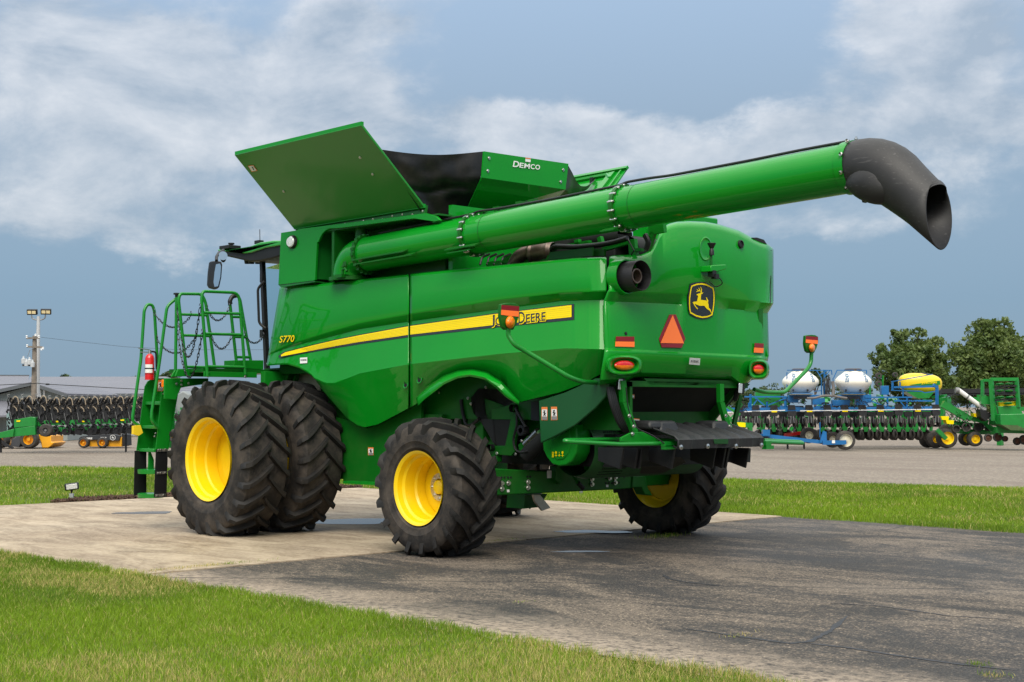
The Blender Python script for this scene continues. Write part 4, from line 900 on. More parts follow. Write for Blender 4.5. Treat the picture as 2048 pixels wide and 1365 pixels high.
# chopper drum
m=MB(); q=[P(px,py,Y=1.12) for px,py in ((1085,885),(1150,848),(1153,862),(1154.5,885),(1152,905),(1144,922),(1132,931),(1118,933),(1104,929),(1093,915),(1086,900))]
m.prism(q,(0,-.22,0)); dc=m.build('chopper_cover',GREEND,CH,bevel=.015)
m=MB(); m.prism([P(px,py,Y=1.13) for px,py in ((1105,878),(1138,860),(1142,885),(1138,905),(1127,919),(1113,921),(1103,908),(1100,892))],(0,-.02,0)); m.build('cover_boss',GREEND,dc,bevel=.012)
m=MB()
for i in range(3):
    x=1112+i*6.5; m.disc(P(x+(0 if i!=1 else 0),905.5,Y=1.139),(0,1,0),.014 if i!=1 else .005,.004,14); m.add([P(x-2.4,911,Y=1.14),P(x+2.4,911,Y=1.14),P(x+2.4,912,Y=1.14),P(x-2.4,912,Y=1.14)],[(0,1,2,3)]); m.add([P(x-.6,908,Y=1.14),P(x+.6,908,Y=1.14),P(x+.6,914,Y=1.14),P(x-.6,914,Y=1.14)],[(0,1,2,3)])
for i in range(5): m.add([P(1104+i*.8,904,Y=1.14),P(1104.5+i*.8,904,Y=1.14),P(1104.5+i*.8,915,Y=1.14),P(1104+i*.8,915,Y=1.14)],[(0,1,2,3)])
m.build('cover_decal',YELD,dc,smooth=0,weld=False)
m=MB(); dcn=P(1128,890,Y=.95); m.lathe([(0,.30),(-.15,.335),(-1.9,.335)],Vector((-1.14,.95,1.15)),(0,1,0),40); m.build('chopper_drum',mat('perforated drum',(.006,.075,.012),.5,coat=.1),CH)
m=MB()
for i in range(13):
    for j in range(16):
        a=-1.0+j*.14; y=.78-i*.03+(.015 if j%2 else 0); c=Vector((-1.14-.337*math.cos(a),y,1.15+.337*math.sin(a))); m.disc(c,(-math.cos(a),0,math.sin(a)),.010,.004,6)
m.build('drum_holes',hexm,CH,smooth=0,weld=False)
m=MB(); m.prism([P(px,py,Y=.55) for px,py in ((1188,833),(1262,850),(1255,880),(1236,905),(1215,930),(1185,946),(1160,949),(1155,944),(1182,925),(1197,895),(1197,870),(1186,845))],(0,-.05,0)); m.prism([P(px,py,Y=.62) for px,py in ((1150,845),(1176,830),(1184,838),(1180,872),(1156,876))],(0,-.03,0)); m.build('chopper_side_plate',GREEND,CH,smooth=0)
m=MB(); bolts(m,[P(px,py,Y=.56) for px,py in ((1196,866),(1198,875),(1197,893),(1195,905),(1189,919),(1180,930),(1158,947),(1175,947),(1214,862),(1198,839),(1099,919),(1215,860))],(-.6,1,0),.012,.02); m.build('plate_bolts',STEEL,CH)
m=MB(); m.prism([P(1188,946,Y=.5),P(1215,928,Y=.5),P(1232,912,Y=.5),P(1362,915,X=-1.9),P(1372,925,X=-1.75),P(1330,945,X=-1.5)],(.1,0,-.02)); m.build('chopper_pan',mat('worn steel pan',(.035,.036,.026),.5,.3,var=.3),CH)
# interior under the hood
m=MB(); m.bb(-1.75,-1.0,-1.15,1.1,1.85,2.2); m.prism([Vector((-1.9,-1.15,1.85)),Vector((-1.2,-1.15,1.3)),Vector((-1.1,-1.15,1.3)),Vector((-1.1,-1.15,1.9))],(0,2.0,0)); m.build('rear_interior',DARK,CH)
m=MB(); m.prism([Vector((-1.95,-.93,1.82)),Vector((-1.5,-.93,1.36)),Vector((-1.2,-.93,1.25)),Vector((-1.2,-.93,1.85))],(0,.03,0)); m.bb(-1.25,-1.2,-.95,.8,1.25,1.72); m.bb(-1.98,-1.92,-1.0,1.0,1.80,1.86); m.build('straw_hood',GREENF,CH)
m=MB(); m.bb(-1.98,-1.2,.96,1.0,1.35,1.85); m.build('straw_hood_side',GREENF,CH)
m=MB(); m.prism([P(px,py,X=-1.98) for px,py in ((1288,757),(1490,762),(1480,772),(1300,770))],(.05,0,0)); m.build('hood_bottom_rail',GREENF,CH)
# tailboard, arms, bars
m=MB()
def xq(px,py,X): return P(px,py,X=X)
X0=-2.42; X1=-1.86
tl,tr=xq(1353,876,X0),xq(1524.5,876.5,X0); bl_,br_=xq(1361,898,X0),xq(1524.5,894,X0)
yl,yr=tl.y,tr.y; zt=(tl.z+tr.z)/2; zb=(bl_.z+br_.z)/2
prof=[(X1-.0,zt+.14),(X1-.1,zt+.13),(X0+.03,zt+.012),(X0,zt-.01),(X0+.01,zb),(X0+.05,zb-.0)]
rows=[]
ys=np.linspace(yl+.0,yr,61)
rib=[i/7 for i in range(8)]
for y in ys:
    f=(y-yl)/(yr-yl); hgt=0
    for k in rib:
        d=abs(f-k)
        if d<.018: hgt=.022
        elif d<.03: hgt=.022*(1-(d-.018)/.012)
    rows.append([Vector((x-(hgt if x<X0+.02 else 0),y,z+(hgt if x>X0+.02 else 0))) for x,z in prof])
m.sheet(rows); sh_=m.build('tailboard',SHELF,CH,smooth=40,solid=.015)
# widen the inner end of the board to the left
m=MB()
for (pc,w) in ((1322,.20),(1427,.20)):
    c=xq(pc,852,-2.0); m.box(c+Vector((.02,0,-.02)),(.34,w*1.7,.15),taper=.72)
c=xq(1290,850,-1.95); m.box(c,(.34,.22,.09),taper=.85)
m.build('board_humps',SHELF,sh_,bevel=.03)
m=MB(); 
for px,py in ((1361,895),(1414.5,893),(1471,893),(1522,891)): m.lathe([(0,.026),(.012,.026),(.014,.02),(.018,.008)],xq(px,py,X0-.02),(-1,0,0),16)
m.build('board_fasteners',STEEL,sh_)
m=MB(); m.prism([xq(px,py,X0-.024) for px,py in ((1427,878.5),(1457,879),(1456,888.5),(1429,888))],(.004,0,0)); m.build('handle_slot',mat('slot paint',(.004,.06,.008),.6),sh_,bevel=.004)
m=MB()
for (px,w) in ((1250,.03),(1279,.03),(1288,.03),(1353,.03),(1434,.02),(1454,.03),(1461,.03),(1500,.02)):
    q=xq(px,900,-2.3 if px>1340 else -2.0); m.prism([q+Vector((0,0,.02)),q+Vector((.35,0,.02)),q+Vector((.35,0,-.12)),q+Vector((.05,0,-.20))],(0,w,0))
m.prism([xq(1432,898,-2.1),xq(1502,897,-2.1),xq(1501,925,-2.1),xq(1434,925,-2.1)],(.02,0,0)); m.prism([xq(1243,893,-1.75),xq(1400,898,-1.75),xq(1400,920,-1.75),xq(1243,924,-1.75)],(.02,0,0))
m.build('spreader_vanes',BLK,CH,bevel=.004)
m=MB()
def arm(pts,X,w=.07):
    q=[xq(*p,X) for p in pts]
    for a_,b_ in zip(q,q[1:]): m.beam(a_,b_,w,.012,Vector((1,0,0)))
    q2=[p+Vector((.05,.03,0)) for p in q]
    for a_,b_ in zip(q,q[1:]): m.beam(a_+Vector((.02,.03,0)),b_+Vector((.02,.03,0)),.012,.05,Vector((1,0,0)))
arm([(1247,762),(1250,805),(1264,845),(1272,868)],-2.05); arm([(1443,768),(1444,805),(1455,845),(1464,864)],-2.05); m.build('lift_arm',GREEND,CH)
m=MB(); m.prism([xq(px,py,-2.1) for px,py in ((1243,876),(1262,866),(1285,864),(1310,876),(1350,878),(1350,889),(1243,884))],(.03,0,0)); m.build('arm_bracket',GREEND,CH,bevel=.004)
m=MB(); bolts(m,[xq(px,py,-2.11) for px,py in ((1264.5,868),(1258,832),(1267,853),(1451,832),(1459,853))],(-1,0,0),.014,.02); m.build('arm_bolts',STEEL,CH)
m=MB(); m.tube([xq(1240,879,-1.75),xq(1132,881,-1.98),xq(1128,882,-2.02),xq(1145,884,-2.06),xq(1240,889,-2.15),xq(1352,887,-2.25)],.022,10,round_=.04)
m.tube([xq(1528,884,-2.2),xq(1606,887,-2.1),xq(1600,884,-2.0),xq(1528,881,-1.95)],.022,10,round_=.03)
m.box(xq(1340,888,-2.28),(.06,.22,.05)); m.box(xq(1342,895,-2.28),(.06,.24,.04)); m.box(xq(1533,887,-2.25),(.06,.10,.05)); m.box(xq(1536,895,-2.25),(.06,.14,.04)); m.build('guard_bar',GREENP,CH)
m=MB()
for k in range(4): m.tube([xq(1216+k*3,775,-1.95),xq(1222+k*4,810,-2.0),xq(1238+k*3,850,-2.0),xq(1252+k*4,866,-1.95),xq(1275+k*3,872,-1.9)],.02,8,round_=.2)
m.tube([xq(1252,775,-2.09),xq(1256,820,-2.09),xq(1272,858,-2.1),xq(1300,868,-2.2),xq(1330,888,-2.3)],.006,6,round_=.1); m.tube([xq(1480,770,-2.0),xq(1470,800,-1.9)],.03,8); m.build('hydraulic_hose',BLK,CH)
for px,py in ((1241,769),(1481,777)):
    m=MB(); m.box(xq(px,py,-2.0),(.06,.08,.13),Euler((.1,0,0)).to_matrix()); o=m.build('work_lamp',BLK,CH,bevel=.012); m=MB(); m.box(xq(px,py,-2.035),(.01,.065,.11),Euler((.1,0,0)).to_matrix()); m.build('lamp_glass',mat('lamp glass',(.7,.72,.73),.15,.5,coat=1,var=.3,vscale=50) if 'lamp glass' not in bpy.data.materials else bpy.data.materials['lamp glass'],o,bevel=.006)
decal('d',[(1260,789),(1269,789.5),(1269,797.5),(1260,797)],lambda x,y,o:P(x,y,X=-1.8-o),pic=False)
decal('d',[(1267,837),(1279,838),(1281,848),(1268,848)],lambda x,y,o:P(x,y,X=-1.7-o),pic=False)
m=MB(); m.prism([xq(1466,852,-1.5),xq(1480,790,-1.5),xq(1486,792,-1.5),xq(1472,856,-1.5)],(.03,0,0)); m.build('far_strut',GREENF,CH)
# ---- extremity lamps on bent tubes
def extlamp(pts,cx,cy,Xp,sc,side):
    m=MB(); m.tube(pts,.024,12,round_=.07); tb_=m.build('lamp_arm',GREENP,CH,smooth=60)
    def q(x,y,o=0): return P(cx+x*sc,cy+y*sc,X=Xp-o)
    sh=[(-18,-24),(-10,-26),(0,-26.6),(10,-25.6),(18.5,-21),(19,-5),(14,12),(9,22),(7,27),(-9,27),(-15,22),(-18,10),(-19.5,0),(-19,-12)]
    m=MB(); m.prism([q(*p) for p in sh],(.04,0,0)); pl=m.build('lamp_plate',GREENF,tb_,bevel=.006)
    m=MB(); m.add([q(x,y,.004) for x,y in ((-17.5,-23),(18,-20),(17.6,-10),(-18,-13))],[(0,1,2,3)]); m.build('dark_red_reflector',REDD,tb_,smooth=0,weld=False)
    m=MB(); m.add([q(x,y,.004) for x,y in ((-18,-13),(17.6,-10),(17,1),(-18.5,-3))],[(0,1,2,3)]); m.build('orange_reflector',ORR,tb_,smooth=0,weld=False)
    m=MB(); rows=[]
    for rr,o in ((1.,.0),(.98,.03),(.75,.055),(.4,.07),(.02,.075)):
        r=[q(0+9.5*rr*math.cos(2*math.pi*k/20),12+12.5*rr*math.sin(2*math.pi*k/20),o) for k in range(20)]; rows.append(r+[r[0]])
    m.sheet(rows); m.build('amber_lens',AMB,tb_,smooth=60)
extlamp([xq(1192,766,-1.75),P(1165,764,Y=1.75),P(1140,756,Y=1.95),P(1050,702,Y=2.3),P(1028,690,Y=2.42),P(1016,670,Y=2.45),P(1017,657,Y=2.45)],1020.5,633,P(1017,640,Y=2.45).x,1.0,1)
extlamp([P(1508,779,X=-1.9),P(1530,785,X=-1.9),P(1569,785.5,X=-1.85),P(1612,742,X=-1.8),P(1622,728,X=-1.8),P(1623,705,X=-1.8)],1624,688,-1.8,.68,-1)
# ---- steering axle
m=MB(); ab=[P(px,py,X=-.28) for px,py in ((985,937),(1110,944),(1240,950),(1292,954),(1294,973),(1243,979),(1100,986),(985,992))]
m.prism(ab,(.22,0,0)); ax_=m.build('axle_beam',GREENF,CH,bevel=.012)
m=MB(); bolts(m,[P(740+x/3.412,720+y/3.412,X=-.285) for x,y in ((898,843),(898,880),(942,841),(1076,835),(1076,872),(1512,814),(1512,849),(1632,807),(1672,803),(1672,838))],(-1,0,0),.020,.03); m.build('axle_bolts',STEEL,ax_)
m=MB()
for x,y in ((898,803),(918,803),(942,803),(962,803),(1075,798),(1094,798),(1610,806),(1610,842),(1630,842),(1652,842),(1700,800),(1735,802),(1700,838)): m.disc(P(740+x/3.412,720+y/3.412,X=-.283),(1,0,0),.013,.006,10)
m.build('axle_holes',DARK,ax_,smooth=0)
for x,y,w,h in ((943,895,9,9),(1224,782,16,26),(1619,861,8,8)):
    m=MB(); m.add([P(740+(x+a*w)/3.412,720+(y+b*h)/3.412,X=-.2855) for a,b in ((-1,-1),(1,-1),(1,1),(-1,1))],[(0,1,2,3)]); m.build('axle_label',WHT,ax_,smooth=0,weld=False)
m=MB(); m.bb(-.2,.1,-1.75,1.75,.62,.86); m.lathe([(0,.13),(.45,.16),(.5,.10)],(-.03,-1.35,.76),(0,-1,0),24); m.lathe([(0,.13),(.45,.16),(.5,.10)],(-.03,1.35,.76),(0,1,0),24); m.prism([P(px,py,X=-.3) for px,py in ((1266,952),(1290,952),(1296,975),(1306,992),(1290,990),(1283,975),(1264,976))],(.15,0,0)); m.build('axle_end',GREENF,CH,bevel=.01)
m=MB(); m.prism([P(px,py,X=-.35) for px,py in ((1112,933),(1125,930),(1135,936),(1137,960),(1120,968),(1111,960))],(.1,0,0)); m.tube([P(1140,935,X=-.4),P(1146,950,X=-.45),P(1158,972,X=-.5)],.018,8); m.build('hitch_bracket',GREENF,CH)
m=MB(); m.tube([P(1156,966,X=-.5),P(1166,977,X=-.5)],.028,8); m.build('hitch_grip',BLK,CH)
m=MB(); m.prism([P(px,py,X=.3) for px,py in ((1050,990),(1095,988),(1078,1015),(1048,1018))],(.3,0,0)); m.build('rock_plate',GREENF,CH)
m=MB(); m.prism([P(px,py,X=.1) for px,py in ((1067,990),(1080,990),(1101,1016),(1085,1022),(1070,1003))],(.03,0,0)); m.build('wheel_chock_bracket',ZINC,CH)
# ---- wheels
def wheel(name,c,Rr,Wd,rimR,nl,dr,dish,hub,side,lab=None,phase=0,wide=1,lugH=.066):
    c=Vector(c); sd=side; hb=MB()
    # hub disc deep inside the rim
    yo=Wd/2*.80
    hb.lathe([(yo-dish,rimR-.035),(yo-dish-.01,rimR*.78),(yo-dish+.03,.30),(yo-dish+.05,.22),(yo-dish+.05,1e-4)],c,(0,sd,0),48)
    wh=hb.build(name,YEL,CH,smooth=40,label=lab)
    m=MB(); m.lathe([(yo+.035,rimR+.015),(yo+.03,rimR+.005),(yo+.01,rimR-.018),(yo-.05,rimR-.026),(yo-.07,rimR-.05),(yo-.20,rimR-.055),(yo-.22,rimR-.075),(yo-.36,rimR-.08),(yo-.38,rimR-.06),(-yo+.06,rimR-.05),(-yo+.03,rimR-.03),(-yo,rimR-.015),(-yo-.03,rimR+.01)],c,(0,sd,0),72); m.build('rim',YEL,wh,smooth=25)
    if hub:
        m=MB(); m.lathe([(yo-dish+.05,.155),(yo-dish+.085,.15),(yo-dish+.09,.095),(yo-dish+.085,.09)],c,(0,sd,0),36); h_=m.build('hub_flange',ZINC,wh,smooth=40)
        m=MB(); m.lathe([(yo-dish+.08,.078),(yo-dish+.11,.074),(yo-dish+.12,.06),(yo-dish+.12,1e-4)],c,(0,sd,0),28); m.build('hub_cap',YEL,wh,smooth=40)
        m=MB(); bolts(m,[c+Vector((.122*math.cos(a),sd*(yo-dish+.085),.122*math.sin(a))) for a in [2*math.pi*k/8 for k in range(8)]],(0,sd,0),.013,.02); m.build('wheel_nuts',STEEL,wh)
    Rc=Rr-lugH; H=Rc-rimR
    half=[(.80,rimR-.005),(.84,rimR+.02),(.915,rimR+H*.14),(.935,rimR+H*.16),(.94,rimR+H*.22),(.985,rimR+H*.36),(1.0,rimR+H*.38),(.995,rimR+H*.41),(1.0,rimR+H*.52),(.985,rimR+H*.66),(.95,rimR+H*.80),(.90,rimR+H*.90),(.82,rimR+H*.965),(.6,Rc-.012),(.3,Rc-.003),(0,Rc)]
    prof=[(y*Wd/2,r) for y,r in half]+[(-y*Wd/2,r) for y,r in half[::-1][1:]]
    m=MB(); m.lathe(prof,c,(0,1,0),96,ref=(1,0,0))
    m.mi=1
    pitch=2*math.pi/nl; sw=.30*(.90/Rr)*wide
    pathn=11
    def cs(t):
        # y fraction of half width, carcass radius, lug height, half-width (m) along the circumference
        y=-.05+1.07*t if t<.9 else .913+(t-.9)*.75
        yy=min(max(y,0),1.0)
        rb=float(np.interp(yy,[h[0] for h in half[::-1]][:8],[h[1] for h in half[::-1]][:8]))
        return y,rb
    for sgn in (1,-1):
        for k in range(nl):
            a0=phase+k*pitch+(pitch/2 if sgn<0 else 0); vs=[]
            for i in range(pathn):
                t=i/(pathn-1); y,rb=cs(t)
                if t>.97: y=.985; rb=rimR+H*.66
                elif t>.88: y=.955; rb=rimR+H*.84
                hgt=lugH*(1 if t<.75 else (1-(t-.75)*.6 if t<.95 else .12)); fw=(.022+.010*t)*wide
                a=a0+dr*sw*(t**.9)*1.15
                # outward direction leans sideways at the shoulder
                ln=0 if t<.6 else min(1.,(t-.6)/.4)*.75
                er=math.cos(ln); ey=math.sin(ln)
                base_r=rb-.012; top_r=rb+hgt*er; yb_=y*Wd/2; yt_=y*Wd/2+hgt*ey*.6
                for (rad,w,yv) in ((base_r,fw*1.3,yb_),(top_r,fw,yt_)):
                    for s2 in (-1,1):
                        aa=a+s2*w/Rr
                        vs.append(c+Vector((rad*math.cos(aa),sgn*yv,rad*math.sin(aa))))
            n0=len(m.v); fs=[]
            for i in range(pathn-1):
                q=i*4; r_=q+4
                fs+=[(q+2,q+3,r_+3,r_+2),(q,q+2,r_+2,r_),(q+3,q+1,r_+1,r_+3)]
            fs+=[(0,1,3,2),((pathn-1)*4,(pathn-1)*4+2,(pathn-1)*4+3,(pathn-1)*4+1)]
            m.add(vs,fs)
    zf=.012 if c.x>.5 else 0
    m.v=[(x,y,max(z,zf+.001)) for x,y,z in m.v]
    # slight bulge at the ground
    out=[]
    for (x,y,z) in m.v:
        if z<.16: k=(.16-z)/.16; y=c.y+(y-c.y)*(1+.035*k*k)
        out.append((x,y,z))
    m.v=out
    m.build('tyre',(RUB,RUBL),wh,smooth=38,weld=False)
    return wh
FX=3.56
FZ=.945
w1=wheel('drive_wheel',(FX,2.27,FZ),.985,.64,.500,22,1,.36,False,1,'outer dual drive wheel with deep empty yellow rim',.06)
w2=wheel('drive_wheel',(FX,1.44,FZ),.985,.64,.500,22,1,.30,True,-1,'inner dual drive wheel',.02)
wheel('drive_wheel',(FX,-1.44,FZ),.985,.64,.500,22,1,.30,True,1,None,.02); wheel('drive_wheel',(FX,-2.27,FZ),.985,.64,.500,22,1,.44,False,-1,None,.06)
w3=wheel('steering_wheel_rear',(-.03,1.93,.725),.757,.60,.385,18,-1,.36,True,1,'near rear wheel with hub and nuts showing in its yellow rim',.1,1.1,.062)
w4=wheel('steering_wheel_rear',(-.03,-1.93,.725),.757,.60,.385,18,-1,.36,True,-1,'far rear wheel seen from its inner side',.1,1.1,.062)
for w_ in (w3,w4): w_.name='rear_wheel' if w_ is w3 else 'rear_wheel.001'
m=MB(); m.bb(FX-.15,FX+.15,-1.4,1.4,.75,1.1); m.lathe([(-2.2,.1),(2.2,.1)],(FX,0,FZ),(0,1,0),20); m.bb(3.2,3.9,-1.1,1.1,1.1,1.5); m.build('drive_axle',GREENF,CH)
# stickers inside the front rim (on the barrel wall)
yd=2.27+.32*.8-.36+.056
dk=mat('dark print decal',(.05,.05,.045),.5)
m=MB(); m.add([P(px,py,Y=yd) for px,py in ((408.5,921),(423.5,920.5),(425,938),(410,939))],[(0,1,2,3)]); o=m.build('rim_decal',mat('cream decal',(.65,.62,.42),.5),w1,smooth=0,weld=False)
m=MB(); v_=P(400,965,Y=2.27); m.tube([v_,v_+Vector((.02,.05,.01))],.006,6); m.build('valve_stem',BLK,w1)
m=MB(); m.add([P(px,py,Y=yd) for px,py in ((411,939.5),(425,938.5),(426.5,952),(413,953))],[(0,1,2,3)]); m.add([P(px,py,Y=yd+.003) for px,py in ((412,924),(414,923.5),(421,931),(419,932))],[(0,1,2,3)]); m.build('decal_print',dk,w1,smooth=0,weld=False)
# ---- wheel arch interior above the front duals
m=MB(); m.prism([P(px,py,Y=1.2) for px,py in ((528,738),(575,735),(583,738),(572,764),(545,775),(528,770))],(0,-.1,0)); m.build('arch_lining',GREENF,CH)
m=MB(); m.bb(3.25,3.93,-1.25,1.25,2.02,2.3); m.build('arch_crossmember',GREENF,CH)
m=MB(); m.prism([P(px,py,Y=1.0) for px,py in ((583,730),(612,738),(640,770),(640,790),(572,762))],(0,-.03,0)); m.build('insulated_panel',CREAM,CH)
m=MB(); m.beam(P(599,735,Y=1.1),P(590,765,Y=1.1),.03,.06,Vector((0,1,0))); m.build('arch_strut',GREENF,CH)
# ---- cab
m=MB(); gz0,gz1=1.9,3.5
m.prism([Vector((x,-.93,z)) for x,z in ((3.9,1.95),(4.68,1.95),(4.83,3.5),(3.9,3.6))],(0,1.86,0)); cg=m.build('cab_glazing',mat('tinted cab glass',(.62,.78,.80),.02,spec=.5,trans=1,ior=1.02),CH,bevel=.02)
m=MB(); 
def strut(a_,b_,w=.06): m.beam(a_,b_,w,w)
strut((4.66,.945,1.95),(4.81,.945,3.62),.06); strut((4.66,-.945,1.95),(4.81,-.945,3.62),.06); m.bb(3.9,4.75,-.95,.95,1.86,1.98); m.build('cab_pillar',BLK,CH)
# roof: green shell over a black visor with lamp pods
def rp(px,py,Y=1.12): return P(px,py,Y=Y)
m=MB(); m.prism([rp(px,py) for px,py in ((434,499),(446,500.5),(484,505),(489,497),(520,485),(545,481.5),(562,481.5),(562,491),(530,496),(500,506),(488,507.5),(470,505),(436,503))],(0,-2.24,0)); rf=m.build('cab_roof',mat('green roof plastic',(.02,.30,.03),.3,coat=.5),CH,bevel=.02)
m=MB(); m.prism([rp(px,py,1.09) for px,py in ((440,500),(470,503),(488,505),(502,503),(530,493),(562,488),(562,512),(540,519),(518,523),(500,524),(478,519),(452,513))],(0,-2.18,0)); m.build('roof_visor',BLK,rf,bevel=.02)
m=MB(); m.box(rp(460,500,1.0)+Vector((0,0,.03)),(.25,.2,.05)); m.lathe([(0,.03),(.05,.022),(.055,.045),(.075,.045)],rp(462.5,497,1.0)+Vector((0,0,.0)),(0,0,1),14); m.tube([rp(520,486,.7),rp(519.5,459,.7)],.006,6); m.box(rp(518,485,.7),(.12,.08,.05)); m.build('roof_antennas',BLK,rf,bevel=.005)
m=MB()
for px in (495,503,516): m.lathe([(0,.05),(.05,.04)],rp(px,521,.85),(0,0,-1),12)
m.build('roof_lamps',BLK,rf)
# door hinge rail and grab handle
m=MB(); m.tube([rp(529,563,.99),rp(515.5,577,1.05),rp(518,647,1.05),rp(531,657,.99)],.018,8,round_=.05); m.box(rp(525,556,.98),(.06,.05,.12)); m.box(rp(525,668,.98),(.07,.05,.11)); m.build('grab_handle',BLK,CH)
# mirrors
m=MB(); mc_=P(431.5,550,Y=1.75)
shape=[(421,523),(433,521.5),(443,523),(445,530),(443,556),(438.5,576),(433,579.5),(420,576),(416.5,570),(418,545)]
m.prism([P(px,py,Y=1.75) for px,py in shape],(.09,-.03,0)); mi_=m.build('mirror',BLK,CH,bevel=.025)
m=MB(); m.add([P(px,py,Y=1.79) for px,py in ((432,529),(440,527.5),(442,533),(440.5,555),(436,573),(429,574),(427,565),(429,545))],[tuple(range(8))]); m.build('mirror_glass',MIRR,mi_,smooth=0,weld=False)
m=MB(); m.tube([P(433,522,Y=1.75),P(433,514,Y=1.7),P(438,506,Y=1.5),P(447,501,Y=1.2)],.022,8,round_=.05); m.ell(P(446.5,513,Y=1.5),(.03,.05,.085),14,10); m.build('mirror_arm',BLK,CH)
m=MB(); m.disc(P(446,512,Y=1.56),(-.9,.5,0),.06,.008,20); m.v=[(x,y,z) for x,y,z in m.v]; m.build('convex_mirror',MIRR,CH)
# ---- platform, rails and ladder
m=MB(); m.bb(4.02,4.85,1.0,2.35,2.03,2.08); m.build('platform_deck',GREENF,CH)
m=MB(); RX=3.98
def fx(px,py,X=RX): return P(px,py,X=X)
m.prism([fx(px,py) for px,py in ((409,743),(514,745.5),(514,756),(409,754))],(.03,0,0)); m.prism([fx(px,py,4.35) for px,py in ((356,739),(413,741),(413,754),(351,753))],(.03,0,0))
m.prism([fx(px,py,4.1) for px,py in ((469,721),(527,721),(527,739),(469,737))],(.25,0,0)); m.prism([fx(px,py,4.5) for px,py in ((330,757),(417,757),(417,768),(385,772),(362,776),(356,790),(352,800),(330,798))],(.04,0,0)); m.prism([fx(px,py,4.4) for px,py in ((343,754),(350,741),(358,741),(364,754))],(.03,0,0)); m.bb(3.9,4.0,1.0,1.5,1.75,2.05); m.build('platform_frame',GREEND,CH,bevel=.004)
m=MB(); bolts(m,[fx(px,py,3.97) for px,py in ((415.5,745),(415.5,752.5),(490.5,746),(490.5,753.5))]+[fx(px,py,4.49) for px,py in ((363,762),(363,770),(377,767),(353,768))],(-1,0,0),.013,.014); m.build('platform_bolts',STEEL,CH)
rz=.021
def hoop(name,leg1,leg2,bars,X):
    m=MB(); q=[fx(*p,X) for p in leg1+leg2]; m.tube(q,rz,10,round_=.11)
    for a_,b_ in bars: m.tube([fx(*a_,X),fx(*b_,X)],rz*.9,8)
    return m.build(name,GREENP,CH,smooth=60)
hoop('guard_rail',[(415,753),(403,597),(405.5,583)],[(478,586),(490.5,750)],[((407,625.6),(481.5,628)),((411,668),(485.5,670)),((414.5,733.5),(489.5,735))],3.97)
hoop('guard_rail',[(372.5,741),(357,600),(360,588)],[(403,588.5),(411,604),(430,740)],[((360,629),(414.5,631)),((365.5,671),(421.5,672.5)),((373,734),(429,735.5))],4.4)
hoop('guard_rail',[(472.5,722),(459.5,604),(463,592)],[(476,592.5),(480,600),(501.5,722)],[((464,634),(484.5,634.7)),((469.5,674),(491,675)),((473,714.5),(500,715))],4.35)
m=MB(); m.tube([fx(461,609,4.34),fx(459.5,603,4.34),fx(464,593.5,4.34),fx(472,591.5,4.34)],.030,10,round_=.05); m.build('rail_grip',BLK,CH)
m=MB(); m.tube([fx(350.8,750,4.55),fx(353,595,4.55)],rz,10); m.build('rail_post',GREENP,CH)
m=MB(); m.lathe([(0,.02),(.03,.02),(.035,.04),(.055,.04),(.06,1e-4)],fx(353,595,4.55),(0,0,1),14); m.build('post_cap',BLK,CH)
LX0,LX1=4.73,5.13
def ly(px,py,X=LX0): return P(px,py,X=X)
m=MB(); m.prism([ly(px,py) for px,py in ((331,762),(353,759),(356,790),(336,899),(312,899),(323.5,785))],(.015,0,0)); m.prism([P(px,py,X=LX1) for px,py in ((290,773),(296,763),(306,757),(330,757),(315,897),(273.5,902))],(.015,0,0))
# closed back between the stringers
b0=P(353,762,X=LX0); b1_=P(336,899,X=LX0); m.prism([b0,b1_,b1_+Vector((LX1-LX0,0,0)),b0+Vector((LX1-LX0,0,0))],(0,-.01,0)); ld=m.build('ladder',GREEND,CH,smooth=0)
m=MB()
def step(pyL,pxL,pxR,pyR,th):
    a_=P(pxL,pyL,X=LX1); b_=P(pxR,pyR,X=LX0)
    yy=(a_.y+b_.y)/2; zz_=(a_.z+b_.z)/2
    m.bb(LX0+.015,LX1-.0,yy-.18,yy+.0,zz_-th,zz_)
step(803,288.5,323,804,.045); step(851,283,315,851.5,.045); step(897,275,311,898,.045); m.build('ladder_step',GREENP,ld,bevel=.008)
for k,(pyy) in enumerate((940,988)):
    m=MB(); c=P(290,pyy,X=4.93); m.lathe([(-.05,.155),(-.05,.165),(0,.17),(.005,.155),(.005,1e-4)],c+Vector((0,-.09,0)),(0,0,1),24); m.v=[(4.93+(x-4.93)*1.12,y,z) for x,y,z in m.v]; m.build('round_step',GREENP,ld)
m=MB(); m.prism([ly(px,py,4.735) for px,py in ((312.4,899),(336,899),(333,995),(308.5,994))],(.012,0,0)); m.prism([P(px,py,X=5.12) for px,py in ((270,902),(293,902),(293,986),(268,992))],(.012,0,0)); m.build('rubber_side_strip',BLK,ld)
m=MB()
for py,xa,xb in ((901,315,335),(946,314,334),(991,311,331)): m.prism([ly(xa,py-2,4.722),ly(xb,py-3,4.722),ly(xb,py+2,4.722),ly(xa,py+3,4.722)],(.008,0,0))
m.build('strip_clamp',ZINC,ld)
m=MB(); bolts(m,[ly(px,py,4.728) for px,py in ((299+12,793-5),(330,789),(342,792),(323,762),(311.5,867),(309.5,873),(327,788))]+[ly(px,py,4.72) for px,py in ((317,900),(322,900),(331,899),(317,946),(322,946),(331,945),(315,991),(328,990))],(-1,0,0),.010,.012); m.build('ladder_bolts',STEEL,ld)
m=MB(); m.prism([P(298,895,X=4.95),P(308,920,X=4.95),P(308,945,X=4.95),P(297,942,X=4.95)],(.02,0,0)); m.build('step_riser',GREENP,ld)
decal('d',[(316,760.5),(327.5,760),(326.5,782.5),(315,783)],lambda x,y,o:P(x,y,X=4.725-o),par=ld)
